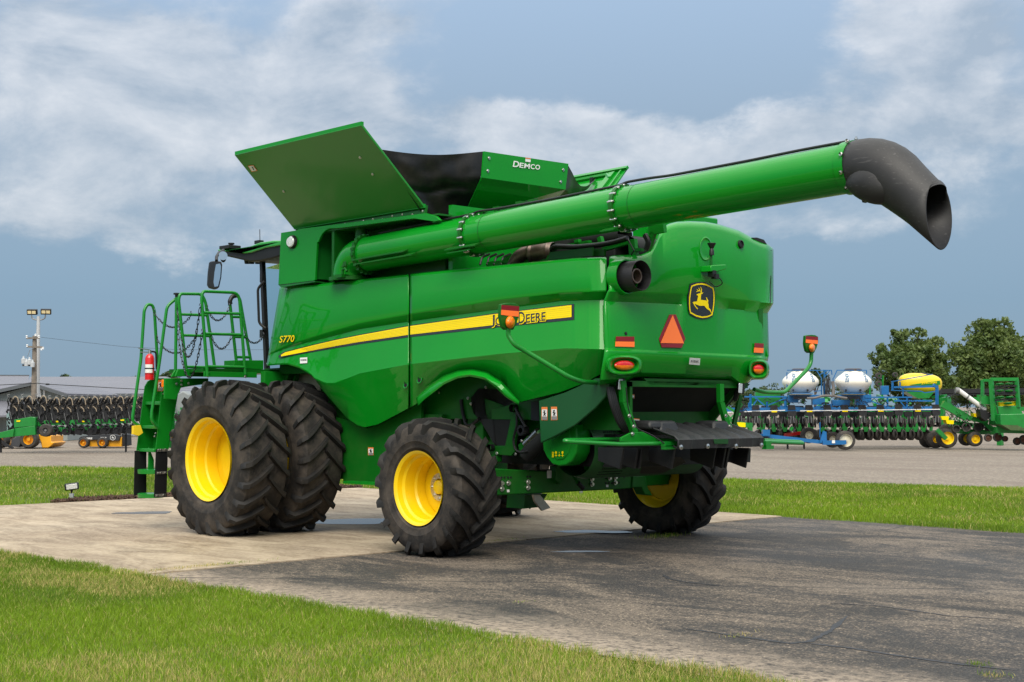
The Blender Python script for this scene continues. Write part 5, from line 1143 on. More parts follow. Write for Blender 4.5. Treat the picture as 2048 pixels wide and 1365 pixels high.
m=MB(); m.tube([P(315,742,X=5.05),P(315.5,733,X=5.05),P(308.8,622,X=5.05),P(304.5,610,X=5.05),P(295,609,X=5.05),P(288.5,620,X=5.05),P(281.8,720,X=5.05),P(265,836,X=5.05),P(267,845,X=5.05),P(278,852,X=5.05)],rz,10,round_=.06); m.build('hand_rail',GREENP,CH,smooth=60)
m=MB(); m.tube([P(353,597,X=4.6),P(334,613,X=4.62),P(319,724,X=4.66),P(303.5,825,X=4.68),P(303,838,X=4.68),P(306,845,X=4.68),P(315,855,X=4.7)],rz,10,round_=.06); m.build('hand_rail',GREENP,CH,smooth=60)
m=MB(); m.box(P(330,767.5,X=4.6),(.06,.08,.10)); m.box(P(341,768,X=4.62),(.05,.05,.10)); lm=m.build('marker_lamp',AMB,CH,bevel=.01)
m=MB(); m.box(P(343,768,X=4.66),(.05,.06,.12)); m.build('lamp_back',BLK,lm,bevel=.006)
m=MB(); m.prism([P(267.5,852.5,X=5.0),P(281,850.5,X=5.0),P(286,866,X=5.0),P(278,872,X=5.0),P(267,869,X=5.0)],(.05,0,0)); m.build('tail_tag',mat('yellow tag',(.85,.58,.02),.5),CH)
# slack chains across the openings
def chain(a_,b_,sag,nm='safety_chain'):
    m=MB(); L_=(b_-a_).length; n=max(8,int((L_+sag*1.2)/.038)); pts=[]
    for i in range(n+1):
        t=i/n; pts.append(a_.lerp(b_,t)+Vector((0,0,-sag*4*t*(1-t))))
    for i in range(n):
        p,q=pts[i],pts[i+1]; d=(q-p); l=d.length*.72; d.normalize(); u=d.orthogonal().normalized(); w=d.cross(u)
        if i%2: u,w=w,u
        c=(p+q)/2; ring=[]
        for k in range(8):
            a=2*math.pi*k/8; ring.append(c+d*(math.cos(a)*l)+u*(math.sin(a)*.0125))
        ring.append(ring[0]); m.tube(ring,.0048,5,cap=False)
    # snap hook at each end
    for e in (a_,b_):
        m.tube([e+Vector((.018*math.cos(t),0,.03+.03*math.sin(t))) for t in np.linspace(0,5.2,9)],.004,5)
    return m.build(nm,CHAIN,CH,smooth=60,weld=False)
chain(P(308,626,X=5.0),P(382,632,X=4.4),.17); chain(P(314,680,X=5.0),P(393,672,X=4.4),.20)
chain(P(355,618,X=4.5),P(400,617,X=3.97),.62); chain(P(356,670,X=4.5),P(404,668,X=3.97),.55)
chain(P(414,618,X=4.3),P(458,616,X=4.3),.16); chain(P(422,672,X=4.3),P(464,672,X=4.3),.17); chain(P(490,672,X=4.2),P(526,674,X=4.2),.09)
# fire extinguisher stands in its bracket: a thing of its own
fe_c=P(299,757,X=5.0)
FE=thing('fire_extinguisher',fe_c,'red fire extinguisher strapped upright beside the ladder top of the green combine','fire extinguisher')
m=MB(); hgt=.29; m.lathe([(-.02,1e-4),(-.02,.06),(.0,.060),(hgt-.03,.060),(hgt+.0,.050),(hgt+.02,.035),(hgt+.03,.02)],fe_c,(0,0,1),24); m.build('cylinder',RED,FE,smooth=50)
m=MB(); m.lathe([(.07,.0615),(.18,.0615)],fe_c,(0,0,1),16,ref=(-1,1,0),a0=-.9,a1=.9); m.build('label_wrap',WHT,FE,smooth=60)
m=MB(); m.lathe([(.12,.064),(.135,.064)],fe_c,(0,0,1),24); m.lathe([(.055,.063),(.06,.063)],fe_c,(0,0,1),24); m.build('strap',BLK,FE,smooth=60)
m=MB(); m.lathe([(.30,.022),(.37,.02)],fe_c,(0,0,1),12); t_=fe_c+Vector((0,0,.37)); m.beam(t_,t_+Vector((.03,.15,.02)),.02,.012); m.beam(t_+Vector((0,0,-.03)),t_+Vector((.03,.12,-.03)),.02,.012); m.build('valve_lever',STEEL,FE)
m=MB(); m.tube([t_+Vector((0,0,-.02)),t_+Vector((0,-.09,-.02)),t_+Vector((0,-.10,-.25))],.012,8,round_=.05); m.build('hose',BLK,FE)
m=MB(); m.prism([P(px,py,X=4.98) for px,py in ((303,742),(312,742),(312,757),(330,757),(330,762),(303,762))],(.04,0,0)); m.build('extinguisher_bracket',GREENF,CH)
# ================================================================= BACKGROUND
WALLM=mat('pale grey metal siding',(.27,.30,.285),.6,var=.05,vscale=.6); ROOFM=mat('grey metal roofing',(.15,.15,.175),.5,var=.05,vscale=.5); TRIM=mat('dark trim',(.09,.10,.11),.6)
BGG=mat('distant green paint',(.010,.20,.030),.4,coat=.3,var=.15,vscale=3); BGB=mat('blue implement paint',(.008,.12,.33),.4,coat=.3,var=.15,vscale=2); BGK=mat('black implement parts',(.013,.013,.015),.55,var=.4,vscale=8)
BGT=mat('tan hose',(.30,.24,.17),.6); BGY=mat('machine yellow',(.72,.33,.01),.4,coat=.3,var=.1); BGW=mat('white poly tank',(.84,.80,.70),.35,var=.04); GREYM=mat('grey metal',(.22,.22,.22),.5,.3,var=.2,vscale=8)
TY2=mat('distant tyre',(.03,.028,.027),.8,var=.3,vscale=8,dirt=(.12,.10,.08),dirt_amt=.5,dscale=6)
CRIM=mat('cream rim',(.62,.58,.45),.4)
def zrib(m,sc):  # standing seams
    nt=m.node_tree; N=nt.nodes; L=nt.links; tc=N.new('ShaderNodeTexCoord'); w=N.new('ShaderNodeTexWave'); w.inputs['Scale'].default_value=sc
    mp=N.new('ShaderNodeMapping'); mp.inputs['Rotation'].default_value=(0,0,-YAW); L.new(tc.outputs['Object'],mp.inputs[0]); L.new(mp.outputs[0],w.inputs['Vector'])
    b=N.new('ShaderNodeBump'); b.inputs['Strength'].default_value=.5; b.inputs['Distance'].default_value=.05; L.new(w.outputs['Fac'],b.inputs['Height']); L.new(b.outputs[0],N['Principled BSDF'].inputs['Normal'])
zrib(WALLM,1.2); zrib(ROOFM,1.)
def zg(p,z=0.): p=Vector(p); p.z=z; return p
# ---- farm shop buildings
D1=76
st=thing('storage_building',zg(B(180,860,D1)),'long low grey metal storage building with a wide pale roof behind the folded planter','building')
m=MB(); a_,b_=zg(B(60,860,D1)),zg(B(348,860,D1)); h_=B(100,790,D1).z
m.prism([a_,b_,b_+Vector((0,0,h_)),a_+Vector((0,0,h_))],DV*14); m.build('wall',WALLM,st,smooth=0,split=False)
m=MB(); e0=B(55,791,D1)-DV*.4; e1=B(352,790.5,D1)-DV*.4; r0_=B(60,754,D1+7); r1_=B(640,755,D1+7); m.prism([e0,r0_,e0+DV*14.8],(e1-e0)); m.build('roof',ROOFM,st,smooth=0)
m=MB(); m.beam(e0,e1,.12,.16); m.build('eave_trim',TRIM,st)
for px in (228,262): 
    m=MB(); m.prism([zg(B(px,860,D1-.05),.02),zg(B(px+20,860,D1-.05),.02),zg(B(px+20,860,D1-.05),1.0),zg(B(px,860,D1-.05),1.0)],DV*.04); m.build('door',mat('pale door',(.5,.52,.50),.6) if 'pale door' not in bpy.data.materials else bpy.data.materials['pale door'],st,smooth=0)
D2=66
sh_b=thing('workshop_building',zg(B(40,860,D2)),'grey gable-ended metal workshop with dark roof trim at the far left edge','building')
gp_=[(-75,884),(-75,800),(0,789),(68,771),(135,790),(135,884)]
m=MB(); q=[B(px,py,D2) for px,py in gp_]; q[0].z=0; q[-1].z=0; m.prism(q,DV*8); m.build('wall',WALLM,sh_b,smooth=0)
m=MB(); l0,l1,l2=B(-85,803,D2)-DV*.4,B(68,769,D2)-DV*.4,B(140,792,D2)-DV*.4
m.prism([l0,l1,l1+Vector((0,0,.10)),l0+Vector((0,0,.10))],DV*8.6); m.prism([l1,l2,l2+Vector((0,0,.10)),l1+Vector((0,0,.10))],DV*8.6); m.build('roof',ROOFM,sh_b,smooth=0)
m=MB(); m.beam(l0-DV*.03,l1-DV*.03,.06,.14); m.beam(l1-DV*.03,l2-DV*.03,.06,.14); m.build('gable_trim',TRIM,sh_b)
m=MB(); m.prism([B(-60,835,D2-1.6),B(62,828,D2-1.6),B(70,803,D2-.1),B(-60,800,D2-.1)],(0,0,-.08)); m.build('porch_roof',ROOFM,sh_b,smooth=0)
m=MB()
for px,py in ((78,781),(86,781)): m.prism([B(px,py,D2-.05),B(px+4,py,D2-.05),B(px+4,py+14,D2-.05),B(px,py+14,D2-.05)],DV*.04)
m.build('window_frame',WHT,sh_b,smooth=0)
D3=84
m=MB(); o=thing('machine_shed',zg(B(0,850,D3)),'dull grey shed roof rising behind the gable-ended workshop','building')
m.prism([zg(B(-140,850,D3)),zg(B(57,850,D3)),B(57,778,D3),B(-140,778,D3)],DV*8); m.build('wall',WALLM,o,smooth=0)
m=MB(); m.prism([B(-150,778,D3)-DV*.3,B(60,778,D3)-DV*.3,B(58,752,D3+4),B(-150,752,D3+4)],(0,0,-.1)); m.build('roof',ROOFM,o,smooth=0); m=MB(); m.beam(B(-150,751,D3+4),B(58,751.5,D3+4),.1,.08); m.build('ridge_cap',TRIM,o)
# ---- poles
DP=62
lp=thing('floodlight_pole',zg(B(72,860,DP)),'tall pale steel yard light pole carrying two square floodlights','light pole')
m=MB(); m.tube([zg(B(72.5,860,DP)),B(77,633,DP)],[.15,.07],14); m.build('pole',mat('galvanised pole',(.50,.51,.52),.5,.2,var=.08),lp)
m=MB(); m.tube([B(63,631,DP),B(64,637,DP),B(70,640,DP),B(84,640,DP),B(90,637,DP),B(91,630,DP)],.028,8,round_=.08); m.build('bracket',GREYM,lp)
for c,tl in (((64.5,624.5),0),((92,623.8),.2)):
    q=B(*c,DP); m=MB(); rot=Matrix.Rotation(YAW+tl,3,'Z')@Matrix.Rotation(.25,3,'X'); m.box(q,(.44,.16,.24),rot); h=m.build('floodlight',BLK,lp,bevel=.02)
    m=MB()
    for sx in (-1,1): m.box(q+rot@Vector((sx*.095,-.085,.0)),(.16,.012,.13),rot)
    m.build('lamp_face',mat('warm lamp face',(.75,.62,.36),.3) if 'warm lamp face' not in bpy.data.materials else bpy.data.materials['warm lamp face'],h,split=False)
WOOD=mat('weathered pole wood',(.20,.17,.14),.85,var=.3,vscale=6)
up=thing('utility_pole',zg(B(67,860,DP-1)),'weathered wooden utility pole with short arms, insulators and transformers beside the yard light','utility pole')
m=MB(); m.tube([zg(B(67,860,DP-1)),B(69.5,672,DP-1)],[.14,.09],12); m.build('post',WOOD,up)
m=MB(); m.beam(B(53,677,DP-1.15),B(79,676,DP-1.15),.06,.07); m.build('cross_arm',WOOD,up); m=MB(); m.beam(B(54,694,DP-1.15),B(86,695,DP-1.15),.06,.07); m.build('cross_arm',WOOD,up)
m=MB()
for px,py in ((53.5,674),(78,674),(54.5,692),(86,697),(83,699),(71,671)): m.lathe([(-.04,.05),(.0,.035),(.03,.05),(.06,.03)],B(px,py,DP-1.15),(0,0,1),10)
m.build('insulators',mat('porcelain',(.66,.67,.68),.3),up)
for px,py in ((53,727),(59,724),(65,729),(47,722)):
    m=MB(); m.lathe([(-.12,.09),(.08,.10),(.10,.05),(.2,.03)],B(px,py,DP-1.3),(0,0,1),12); m.build('transformer',mat('pale transformer',(.48,.50,.52),.5) if 'pale transformer' not in bpy.data.materials else bpy.data.materials['pale transformer'],up)
m=MB(); m.beam(B(45,731,DP-1.2),B(68,731,DP-1.2),.08,.08); m.tube([B(55,714,DP-1.3),B(60,700,DP-1.3),B(68,697,DP-1.2)],.012,6); m.build('transformer_bracket',GREYM,up)
def wire(pts,r,lab):
    m=MB(); m.tube([B(*p,DP-2) for p in pts],r,5); o=m.build('power_line',BLK,None,smooth=60); tag(o,lab,'power line'); return o
wire([(-60,773),(0,770.5),(40,768.5),(75,767),(95,769),(160,772.5),(230,776.5),(300,780),(360,785)],.016,'thick black overhead cable sagging in front of the grey roofs')
wire([(82,675),(150,683),(250,694),(360,700),(560,700)],.006,'thin high wire running right from the top of the utility pole')
m=MB(); c=B(95,769,DP-2); m.box(c,(.16,.04,.07),Matrix.Rotation(YAW,3,'Z')); o=m.build('cable_splice',BLK,None,bevel=.01); tag(o,'black splice box clipped on the sagging overhead cable','cable box')
# ---- trees
BARK=mat('bark',(.10,.075,.055),.9,var=.3,vscale=8,bump=.5,bscale=30)
def leafmat(name,c1,c2):
    m=bpy.data.materials.new(name); m.use_nodes=True; nt=m.node_tree; N=nt.nodes; L=nt.links; b=N['Principled BSDF']; b.inputs['Roughness'].default_value=.6
    tc=N.new('ShaderNodeTexCoord'); n=N.new('ShaderNodeTexNoise'); n.inputs['Scale'].default_value=.9; n.inputs['Detail'].default_value=6; L.new(tc.outputs['Object'],n.inputs['Vector'])
    n2=N.new('ShaderNodeTexWhiteNoise'); L.new(tc.outputs['Object'],n2.inputs['Vector'])
    r=N.new('ShaderNodeMapRange'); L.new(n.outputs['Fac'],r.inputs[0]); r.inputs[1].default_value=.35; r.inputs[2].default_value=.65
    mx=N.new('ShaderNodeMix'); mx.data_type='RGBA'; L.new(r.outputs[0],mx.inputs[0]); mx.inputs[6].default_value=(*c1,1); mx.inputs[7].default_value=(*c2,1); L.new(mx.outputs[2],b.inputs['Base Color'])
    try: b.inputs['Subsurface Weight'].default_value=0
    except: pass
    tr=N.new('ShaderNodeBsdfTranslucent'); L.new(mx.outputs[2],tr.inputs[0]); ms=N.new('ShaderNodeMixShader'); ms.inputs[0].default_value=.3; L.new(b.outputs[0],ms.inputs[1]); L.new(tr.outputs[0],ms.inputs[2]); L.new(ms.outputs[0],N['Material Output'].inputs[0]); return m
LEAF=leafmat('oak foliage',(.055,.10,.020),(.145,.195,.045)); LEAF2=leafmat('distant foliage',(.04,.075,.03),(.08,.12,.04))
def numesh(name,v,f,mt,parent=None):
    me=bpy.data.meshes.new(name); me.vertices.add(len(v)); me.vertices.foreach_set('co',v.astype(np.float32).ravel())
    k=f.shape[1]; me.loops.add(f.size); me.loops.foreach_set('vertex_index',f.astype(np.int32).ravel()); me.polygons.add(len(f)); me.polygons.foreach_set('loop_start',np.arange(0,f.size,k,dtype=np.int32))
    me.update(calc_edges=True); me.materials.append(mt); o=bpy.data.objects.new(name,me); S.collection.objects.link(o); o.parent=parent; return o
def tree(base,h,lobes,n,leaf,lab,seed,lm=LEAF,group=None):
    """lobes: (dx across the view, dz share of height, radius) clumps of the crown"""
    g=np.random.default_rng(seed); t=thing('tree',base,lab,'tree',group); rv=np.array(RV); dv=np.array(DV)
    tm=MB(); z0=h*.28; tm.tube([base,base+Vector((.1,0,z0)),base+Vector((0,.1,h*.6)),base+Vector((.1,0,h*.85))],[h*.035,h*.026,h*.016,h*.005],10)
    for dx,dz,dd,r in lobes:
        e=base+RV*dx+DV*dd+Vector((0,0,dz*h)); s=base+Vector((0,0,max(z0,dz*h*.55))); tm.tube([s,s.lerp(e,.5)+Vector((0,0,-r*.15)),e],[h*.012,h*.008,h*.003],6)
    tm.build('trunk',BARK,t,smooth=60,split=False)
    P_=[]; w=np.array([l[3]**2 for l in lobes]); w/=w.sum()
    sub=[]
    for (dx,dz,dd,r),ww in zip(lobes,w):
        c=rv*dx+dv*dd+np.array([0,0,dz*h]); k=int(26*max(.6,ww*len(lobes)))
        d=g.normal(size=(k,3)); d/=np.linalg.norm(d,axis=1)[:,None]; rr=r*g.uniform(.35,1.,size=(k,1))**.5
        sub.append(np.hstack([c+d*rr*[1,1,.8],np.full((k,1),r*.34)*g.uniform(.6,1.25,(k,1))]))
    sub=np.vstack(sub); pw=sub[:,3]**2; pick=g.choice(len(sub),n,p=pw/pw.sum()); d=g.normal(size=(n,3)); d/=np.linalg.norm(d,axis=1)[:,None]
    c=sub[pick,:3]+d*sub[pick,3:4]*g.uniform(.55,1.05,(n,1))*[1.15,1.15,.75]
    u=g.normal(size=(n,3)); u/=np.linalg.norm(u,axis=1)[:,None]; v=np.cross(u,g.normal(size=(n,3))); v/=np.linalg.norm(v,axis=1)[:,None]; s=leaf*g.uniform(.6,1.4,(n,1))
    vs=np.stack([c-u*s,c+v*s*.5,c+u*s,c-v*s*.5],1).reshape(-1,3); fs=np.arange(4*n).reshape(-1,4)
    numesh('crown',vs,fs,lm,t); return t
def treeat(px,D): return zg(B(px,850,D))
DT=118; u=DT/FP
def lob(lst,cx): return [((px-cx)*u,(CAM.z+(812-py)*u)/H_,dd,r*u) for px,py,r,dd in lst]
H_=9.0; tree(treeat(1985,DT),H_,lob([(1985,670,40,0),(2020,700,45,1),(1945,715,48,0),(1990,725,60,-1),(2045,735,50,1),(1930,755,45,-1),(1975,770,60,0),(2035,775,55,0),(1962,655,20,0),(2010,655,24,.5),(2060,700,34,0)],1985),30000,.17,'broad dark green tree, the taller of the two at the right edge',11)
H_=7.8; tree(treeat(1822,DT-4),H_,lob([(1822,690,34,0),(1785,715,32,0),(1858,712,36,0),(1820,735,50,-1),(1780,755,32,0),(1862,760,42,0),(1825,775,45,0),(1880,735,24,1),(1840,672,16,0),(1800,676,16,0)],1822),20000,.17,'smaller round-topped tree left of the tall dark tree',12)
H_=8.; tree(treeat(2110,DT+6),H_,lob([(2100,720,60,0),(2090,770,60,0),(2140,700,60,0)],2110),9000,.16,'tree mostly cut off by the right picture edge behind the green implements',13)
DF=190; u=DF/FP
for i,(px,w_,top,sd_) in enumerate(((128,22,749,1),(270,22,751,2),(338,20,741,3),(1545,40,775,4),(1632,22,736,5),(1700,40,772,6),(1480,40,779,7),(1905,45,760,8))):
    H_=CAM.z+(812-top)*u; labs=['low bushy treetop showing over the middle of the long grey roof','small treetop just left of the fire extinguisher above the roof','treetop between the ladder and platform of the green combine','low hazy tree below the right lamp arm of the combine','narrow tree peeping between the two white tanks','wide low tree behind the right white tank','low hazy tree just behind the rear of the combine','low tree between the two big trees on the right']
    tree(treeat(px,DF+i),H_,lob([(px,top+8,w_*.45,0),(px-w_*.6,top+14,w_*.45,0),(px+w_*.6,top+13,w_*.45,0),(px,top+25,w_*.7,0)],px),2600,.2,labs[i],20+i,LEAF2,'far trees on the horizon')
# ---- generic wheel facing the lens
def bwheel(parent,px,py,rpx,D,tw=.25,rim=CRIM,rf=.58,name='wheel'):
    c=B(px,py,D); r=rpx*D/FP; c.z=max(c.z,r+.004) if abs(c.z-r)<.25 else c.z
    m=MB(); prof=[(-tw/2,r*rf),(-tw/2,r*.86),(-tw*.4,r*.97),(0,r),(tw*.4,r*.97),(tw/2,r*.86),(tw/2,r*rf)]; m.lathe(prof,c,DV,32); t=m.build(name,TY2,parent,smooth=50)
    m=MB(); m.lathe([(-tw*.45,r*rf),(-tw*.40,r*rf*.92),(-tw*.1,r*rf*.85),(-tw*.15,r*.2),(-tw*.35,r*.18),(-tw*.35,1e-4)],c,DV,28); m.build('rim',rim,t,smooth=35); return t
# ---- blue planter with white tanks
DB=51.7
bp=thing('blue_planter',zg(B(1660,895,DB)),'wide blue row-crop planter with two white poly tanks on the gravel yard','planter')
def bm_(lst,mt,name,D,w=.1,par=bp,h=None):
    m=MB()
    for (x0,y0,x1,y1,*r) in lst:
        dd=r[1] if len(r)>1 else 0; th=r[0] if r else w
        m.beam(B(x0,y0,D+dd),B(x1,y1,D+dd),th,th if h is None else h)
    return m.build(name,mt,par)
bm_([(1452,820,1877,817.5,.15)],BGB,'toolbar',DB)
bm_([(1455,825,1570,821,.03,-.12),(1600,822,1880,819,.03,-.12)],WHT,'marker_strip',DB)
bm_([(1489,794,1572,794,.05),(1501,789,1501,816,.06),(1515,797,1504,815,.05),(1510,796,1530,812,.05),(1533,812,1570,797,.04),(1498,806,1498,821,.05),(1534,804,1534,821,.05),(1571,793,1571,820,.07)],BGB,'left_wing_frame',DB); bm_([(1730,795,1824,795,.05),(1735,800,1775,815,.04),(1775,795,1775,816,.05),(1788,802,1864,802,.06),(1795,797,1810,815,.04),(1814,797,1814,818,.05),(1785,765,1785,782,.06),(1782,764,1865,749,.03),(1800,764,1800,775,.04),(1787,775,1876,773,.07),(1806,775,1806,795,.04),(1782,781,1842,783,.03),(1842,783,1850,786,.03),(1850,786,1872,783,.03),(1866,770,1874,775,.10),(1874,775,1874,812,.09)],BGB,'right_wing_frame',DB)
m=MB()
for x0,x1,y0,y1,dd in ((1577,1640,790,797,0),(1676,1736,790,798,0),(1577,1597,797,806,0),(1625,1650,797,810,0),(1665,1700,800,812,0),(1712,1736,797,812,0),(1560,1600,812,823,.1),(1632,1650,812,824,-.1),(1763,1778,772,790,0),(1736,1743,790,806,0),(1656,1664,808,825,0)):
    m.prism([B(x0,y0,DB+dd),B(x1,y0,DB+dd),B(x1,y1,DB+dd),B(x0,y1,DB+dd)],DV*.25)
m.build('centre_frame',BGB,bp,split=False,bevel=.01)
bm_([(1574,745,1574,785,.025),(1574,741,1640,741,.025),(1633,741,1643,757,.025),(1643,757,1643,790,.03),(1649,740,1649,790,.07),(1660,741,1649,755,.025),(1663,741,1640,741,.025),(1663,741,1664,750,.025),(1674,741,1667,757,.025),(1674,741,1733,741,.025),(1733,741,1733,748,.025),(1666,757,1668,790,.02),(1639,750,1655,742,.03),(1642,782,1628,783,.04)],BGB,'ladder_rails',DB,h=.03)
WT=mat('tank lettering blue',(.05,.16,.30),.4)
for cx in (1601,1706.5):
    c=B(cx,768,DB+.3); m=MB(); k=DB/FP
    prof=[(-18.5,1e-4),(-18.5,17),(-17,20),(-8,30),(-1,35.5),(4,36.8),(9,35),(14,30.5),(19,24),(23,18.5),(25,16.5),(27,16.5),(27,1e-4)]
    m.lathe([(a*k,b*k) for a,b in prof],c,(0,0,1),40); tk=m.build('tank',BGW,bp,smooth=70)
    m=MB(); m.lathe([(26*k,17.5*k),(28.5*k,17.5*k),(30.5*k,15*k),(30.5*k,1e-4)],c,(0,0,1),28); m.build('tank_lid',mat('brown lid',(.05,.04,.04),.5) if 'brown lid' not in bpy.data.materials else bpy.data.materials['brown lid'],tk)
    def onT(sx,s=1):
        def f(u,v):
            z=(6+16*(1-u))*k+0; px_=sx+ (v-.5)*4.5*k*FP/DB; zz2=c.z+(20-17*u)*k
            rad=float(np.interp((zz2-c.z)/k,[a for a,b in prof],[b for a,b in prof]))*k+.012
            xo=(sx+(v-.5)*6+ (1-u)*3*(-1 if sx>0 else 1))*k
            return c+RV*xo-DV*math.sqrt(max(1e-4,rad*rad-xo*xo))+Vector((0,0,zz2-c.z))
        return f
    text_on('KINZE','tank_lettering',WT,tk,onT(-20),bold=.03); text_on('KINZE','tank_lettering',WT,tk,onT(20),bold=.03)
    for dx in (-14.6,14.2):
        m=MB(); m.disc(B(cx+dx,781,DB-.15),DV,2*k,.04,12); m.tube([B(cx+dx,781,DB-.15),B(cx+dx,787,DB-.15)],.5*k*1.4,6); m.build('tank_valve',BGK,tk,split=False)
    m=MB(); m.beam(B(cx-21,789.5,DB-.1),B(cx+21,789.5,DB-.1),.4,1.6*k); m.build('saddle_rim',mat('cream saddle',(.62,.58,.48),.5) if 'cream saddle' not in bpy.data.materials else bpy.data.materials['cream saddle'],tk)
    m=MB(); m.beam(B(cx-22,787,DB-.15),B(cx+22,787,DB-.15),.5,1.4*k); m.build('tank_saddle',BGB,tk)
    m=MB()
    for i in range(14): m.tube([B(cx-13+i*2.,793,DB-.3),B(cx-13+i*2.,799,DB-.3)],.016,6)
    m.build('meter_outlets',BGK,tk,split=False)
m=MB(); GH=mat('grey duct hose',(.13,.12,.115),.6,var=.1)
m.tube([B(1614,797,DB-.4),B(1630,796.5,DB-.4),B(1645,792,DB-.4),B(1665,792,DB-.4),B(1680,795,DB-.4),B(1694,797,DB-.4)],.045,10,round_=.1); m.tube([B(1665,763,DB-.3),B(1667,775,DB-.3),B(1666,792,DB-.4)],.06,10); m.build('air_duct',GH,bp,split=False)
m=MB(); rg_=random.Random(3)
for i in range(46):
    x=rg_.uniform(1478,1872); y=rg_.uniform(800,818); w=rg_.uniform(5,16); m.tube([B(x,y,DB-.25),B(x+w*.4,y-rg_.uniform(1,6),DB-.3),B(x+w,y+rg_.uniform(-1,5),DB-.25)],rg_.uniform(.008,.02),5)
for i in range(14): x=1652+rg_.uniform(-4,8); m.tube([B(x,748+rg_.uniform(0,12),DB-.05),B(x+rg_.uniform(-3,3),770,DB-.1),B(x+rg_.uniform(-2,2),792,DB-.1)],.014,5)
m.build('hose_bundle',BGK,bp,split=False)
# row units: one, then copies
def row_unit(c0,parent,scale,mt,front=True,yel=False):
    """c0: world point under the toolbar"""
    s=scale
    def q(a,b,d=0): return c0+RV*(a*s)+Vector((0,0,-b*s))+DV*(d*s)
    m=MB(); m.prism([q(-8,3),q(8,3),q(8,9),q(6,13),q(-6,13),q(-8,9)],DV*(10*s)); m.prism([q(-3,12,-2),q(3,12,-2),q(2,26,-2),q(-2,26,-2)],DV*(3*s)); m.prism([q(-6,-9,2),q(6,-9,2),q(8,0,2),q(-8,0,2)],DV*(9*s)); u_=m.build('row_unit',mt,parent,split=False)
    for sx in (-1,1):
        m=MB(); m.lathe([(-1.5*s,8*s),(-1.5*s,9.6*s),(1.5*s,9.6*s),(1.5*s,1e-3)],q(sx*5.8,26,6),(RV+DV*.15*sx).normalized(),20); m.build('gauge_wheel',TY2,u_)
        m=MB(); m.beam(q(sx*2.2,13,-3),q(sx*3.6,27,-3),1.5*s,1.*s); m.build('closing_arm',GREYM,u_)
    m=MB(); m.lathe([(-.8*s,5*s),(.8*s,5*s)],q(0,24,14),RV,16); m.build('seed_disc',GREYM,u_)
    if yel:
        m=MB(); m.prism([q(-5.5,2.2,-.6),q(5.5,2.2,-.6),q(5.5,5,-.6),q(-5.5,5,-.6)],DV*(.5*s)); m.build('yellow_reflector',YELD,u_)
    return u_
k=DB/FP
xs_u=[1480,1512,1548.5,1584,1619,1655,1690,1725.5,1761.5,1798,1836,1873]
ua=row_unit(B(xs_u[0],820,DB-.15),bp,k,BGK,yel=False); ub=row_unit(B(xs_u[2],820,DB-.15),bp,k,BGK,yel=True)
for i,px in enumerate(xs_u):
    if i in (0,2): continue
    src=ub if i in (4,6,8,10) else ua; sx=xs_u[2] if src is ub else xs_u[0]
    copy_tree(src,bp,loc=src.location+(B(px,820-(px-1480)*.004,DB-.15)-B(sx,820,DB-.15)))
for i in range(11):
    px=(xs_u[i]+xs_u[i+1])/2; copy_tree(ua,bp,loc=ua.location+(B(px,821,DB+1.1)-B(xs_u[0],820,DB-.15)))
bwheel(bp,1690.5,881,19.5,DB-.6,.26,CRIM,.66); bwheel(bp,1617,871,16,DB+.8,.26,CRIM,.5); bwheel(bp,1665,880,16,DB+.9,.25,CRIM,.5)
bm_([(1505,869,1540,873,.09,-.5),(1540,873,1645,885,.13,-.5),(1645,886,1692,885,.15,-.75),(1640,845,1640,875,.03,-.5)],BGB,'tongue_beam',DB)
m=MB(); m.prism([B(*p,DB-.75) for p in ((1526,860),(1540,860),(1540,872),(1526,872))],DV*.3); m.prism([B(*p,DB-.75) for p in ((1647,862),(1653,864),(1654,886),(1640,886),(1642,877))],DV*.12); m.build('tongue_bracket',BGB,bp)
m=MB(); m.add([B(*p,DB-.85) for p in ((1664,881),(1670,881),(1670,887),(1664,887))],[(0,1,2,3)]); m.build('label',WHT,bp,smooth=0)
# red harrow bar lying between
m=MB(); rb=B(1590,868,DB+1.6); m.beam(B(1568,871,DB+1.6),B(1612,865,DB+1.6),.14,.12); m.beam(B(1606,862,DB+1.6),B(1615,868,DB+1.6),.10,.10)
rd=thing('red_implement_bar',zg(rb),'bright red implement drawbar on the ground under the blue planter','implement'); m.build('bar',RED,rd,split=False); m=MB(); m.beam(B(1575,872,DB+1.6),zg(B(1575,880,DB+1.6)),.05,.05); m.beam(B(1608,866,DB+1.6),zg(B(1608,880,DB+1.6)),.05,.05); m.build('stand_leg',BGK,rd)
# ---- green planter behind, with a yellow tank
DG=55.5; k=DG/FP
gpn=thing('green_planter',zg(B(1800,885,DG)),'green row-crop planter with a long yellow seed tank behind the blue planter','planter')
c=B(1840,767,DG); m=MB(); m.ell(c,(1,1,1),36,18,.75); R3=Matrix.Rotation(math.atan2(RV.y,RV.x),3,'Z')@Matrix.Rotation(.06,3,'Y')
m.v=[tuple(c+R3@Vector(((x-c.x)*43*k,(y-c.y)*24*k,(z-c.z)*20*k))) for x,y,z in m.v]; yt_=m.build('seed_tank',mat('yellow poly tank',(.80,.56,.01),.35,coat=.3,var=.05),gpn,smooth=70)
fy=24*k+.02
m=MB(); m.prism([B(px,py,DG-fy) for px,py in ((1818,770.5),(1880,761.5),(1881,770),(1850,771.5))],DV*.05); m.build('tank_stripe',BGG,yt_)
text_on('JOHN DEERE','tank_lettering',YELD,yt_,lambda u_,v_: B(1843+u_*31,770-u_*2.2-v_*4.4,DG-fy-.02),bold=.03)
m=MB(); m.prism([B(px,py,DG-.4) for px,py in ((1813,784),(1868,785),(1858,797),(1835,797))],DV*.8); m.build('tank_cradle',BGG,gpn)
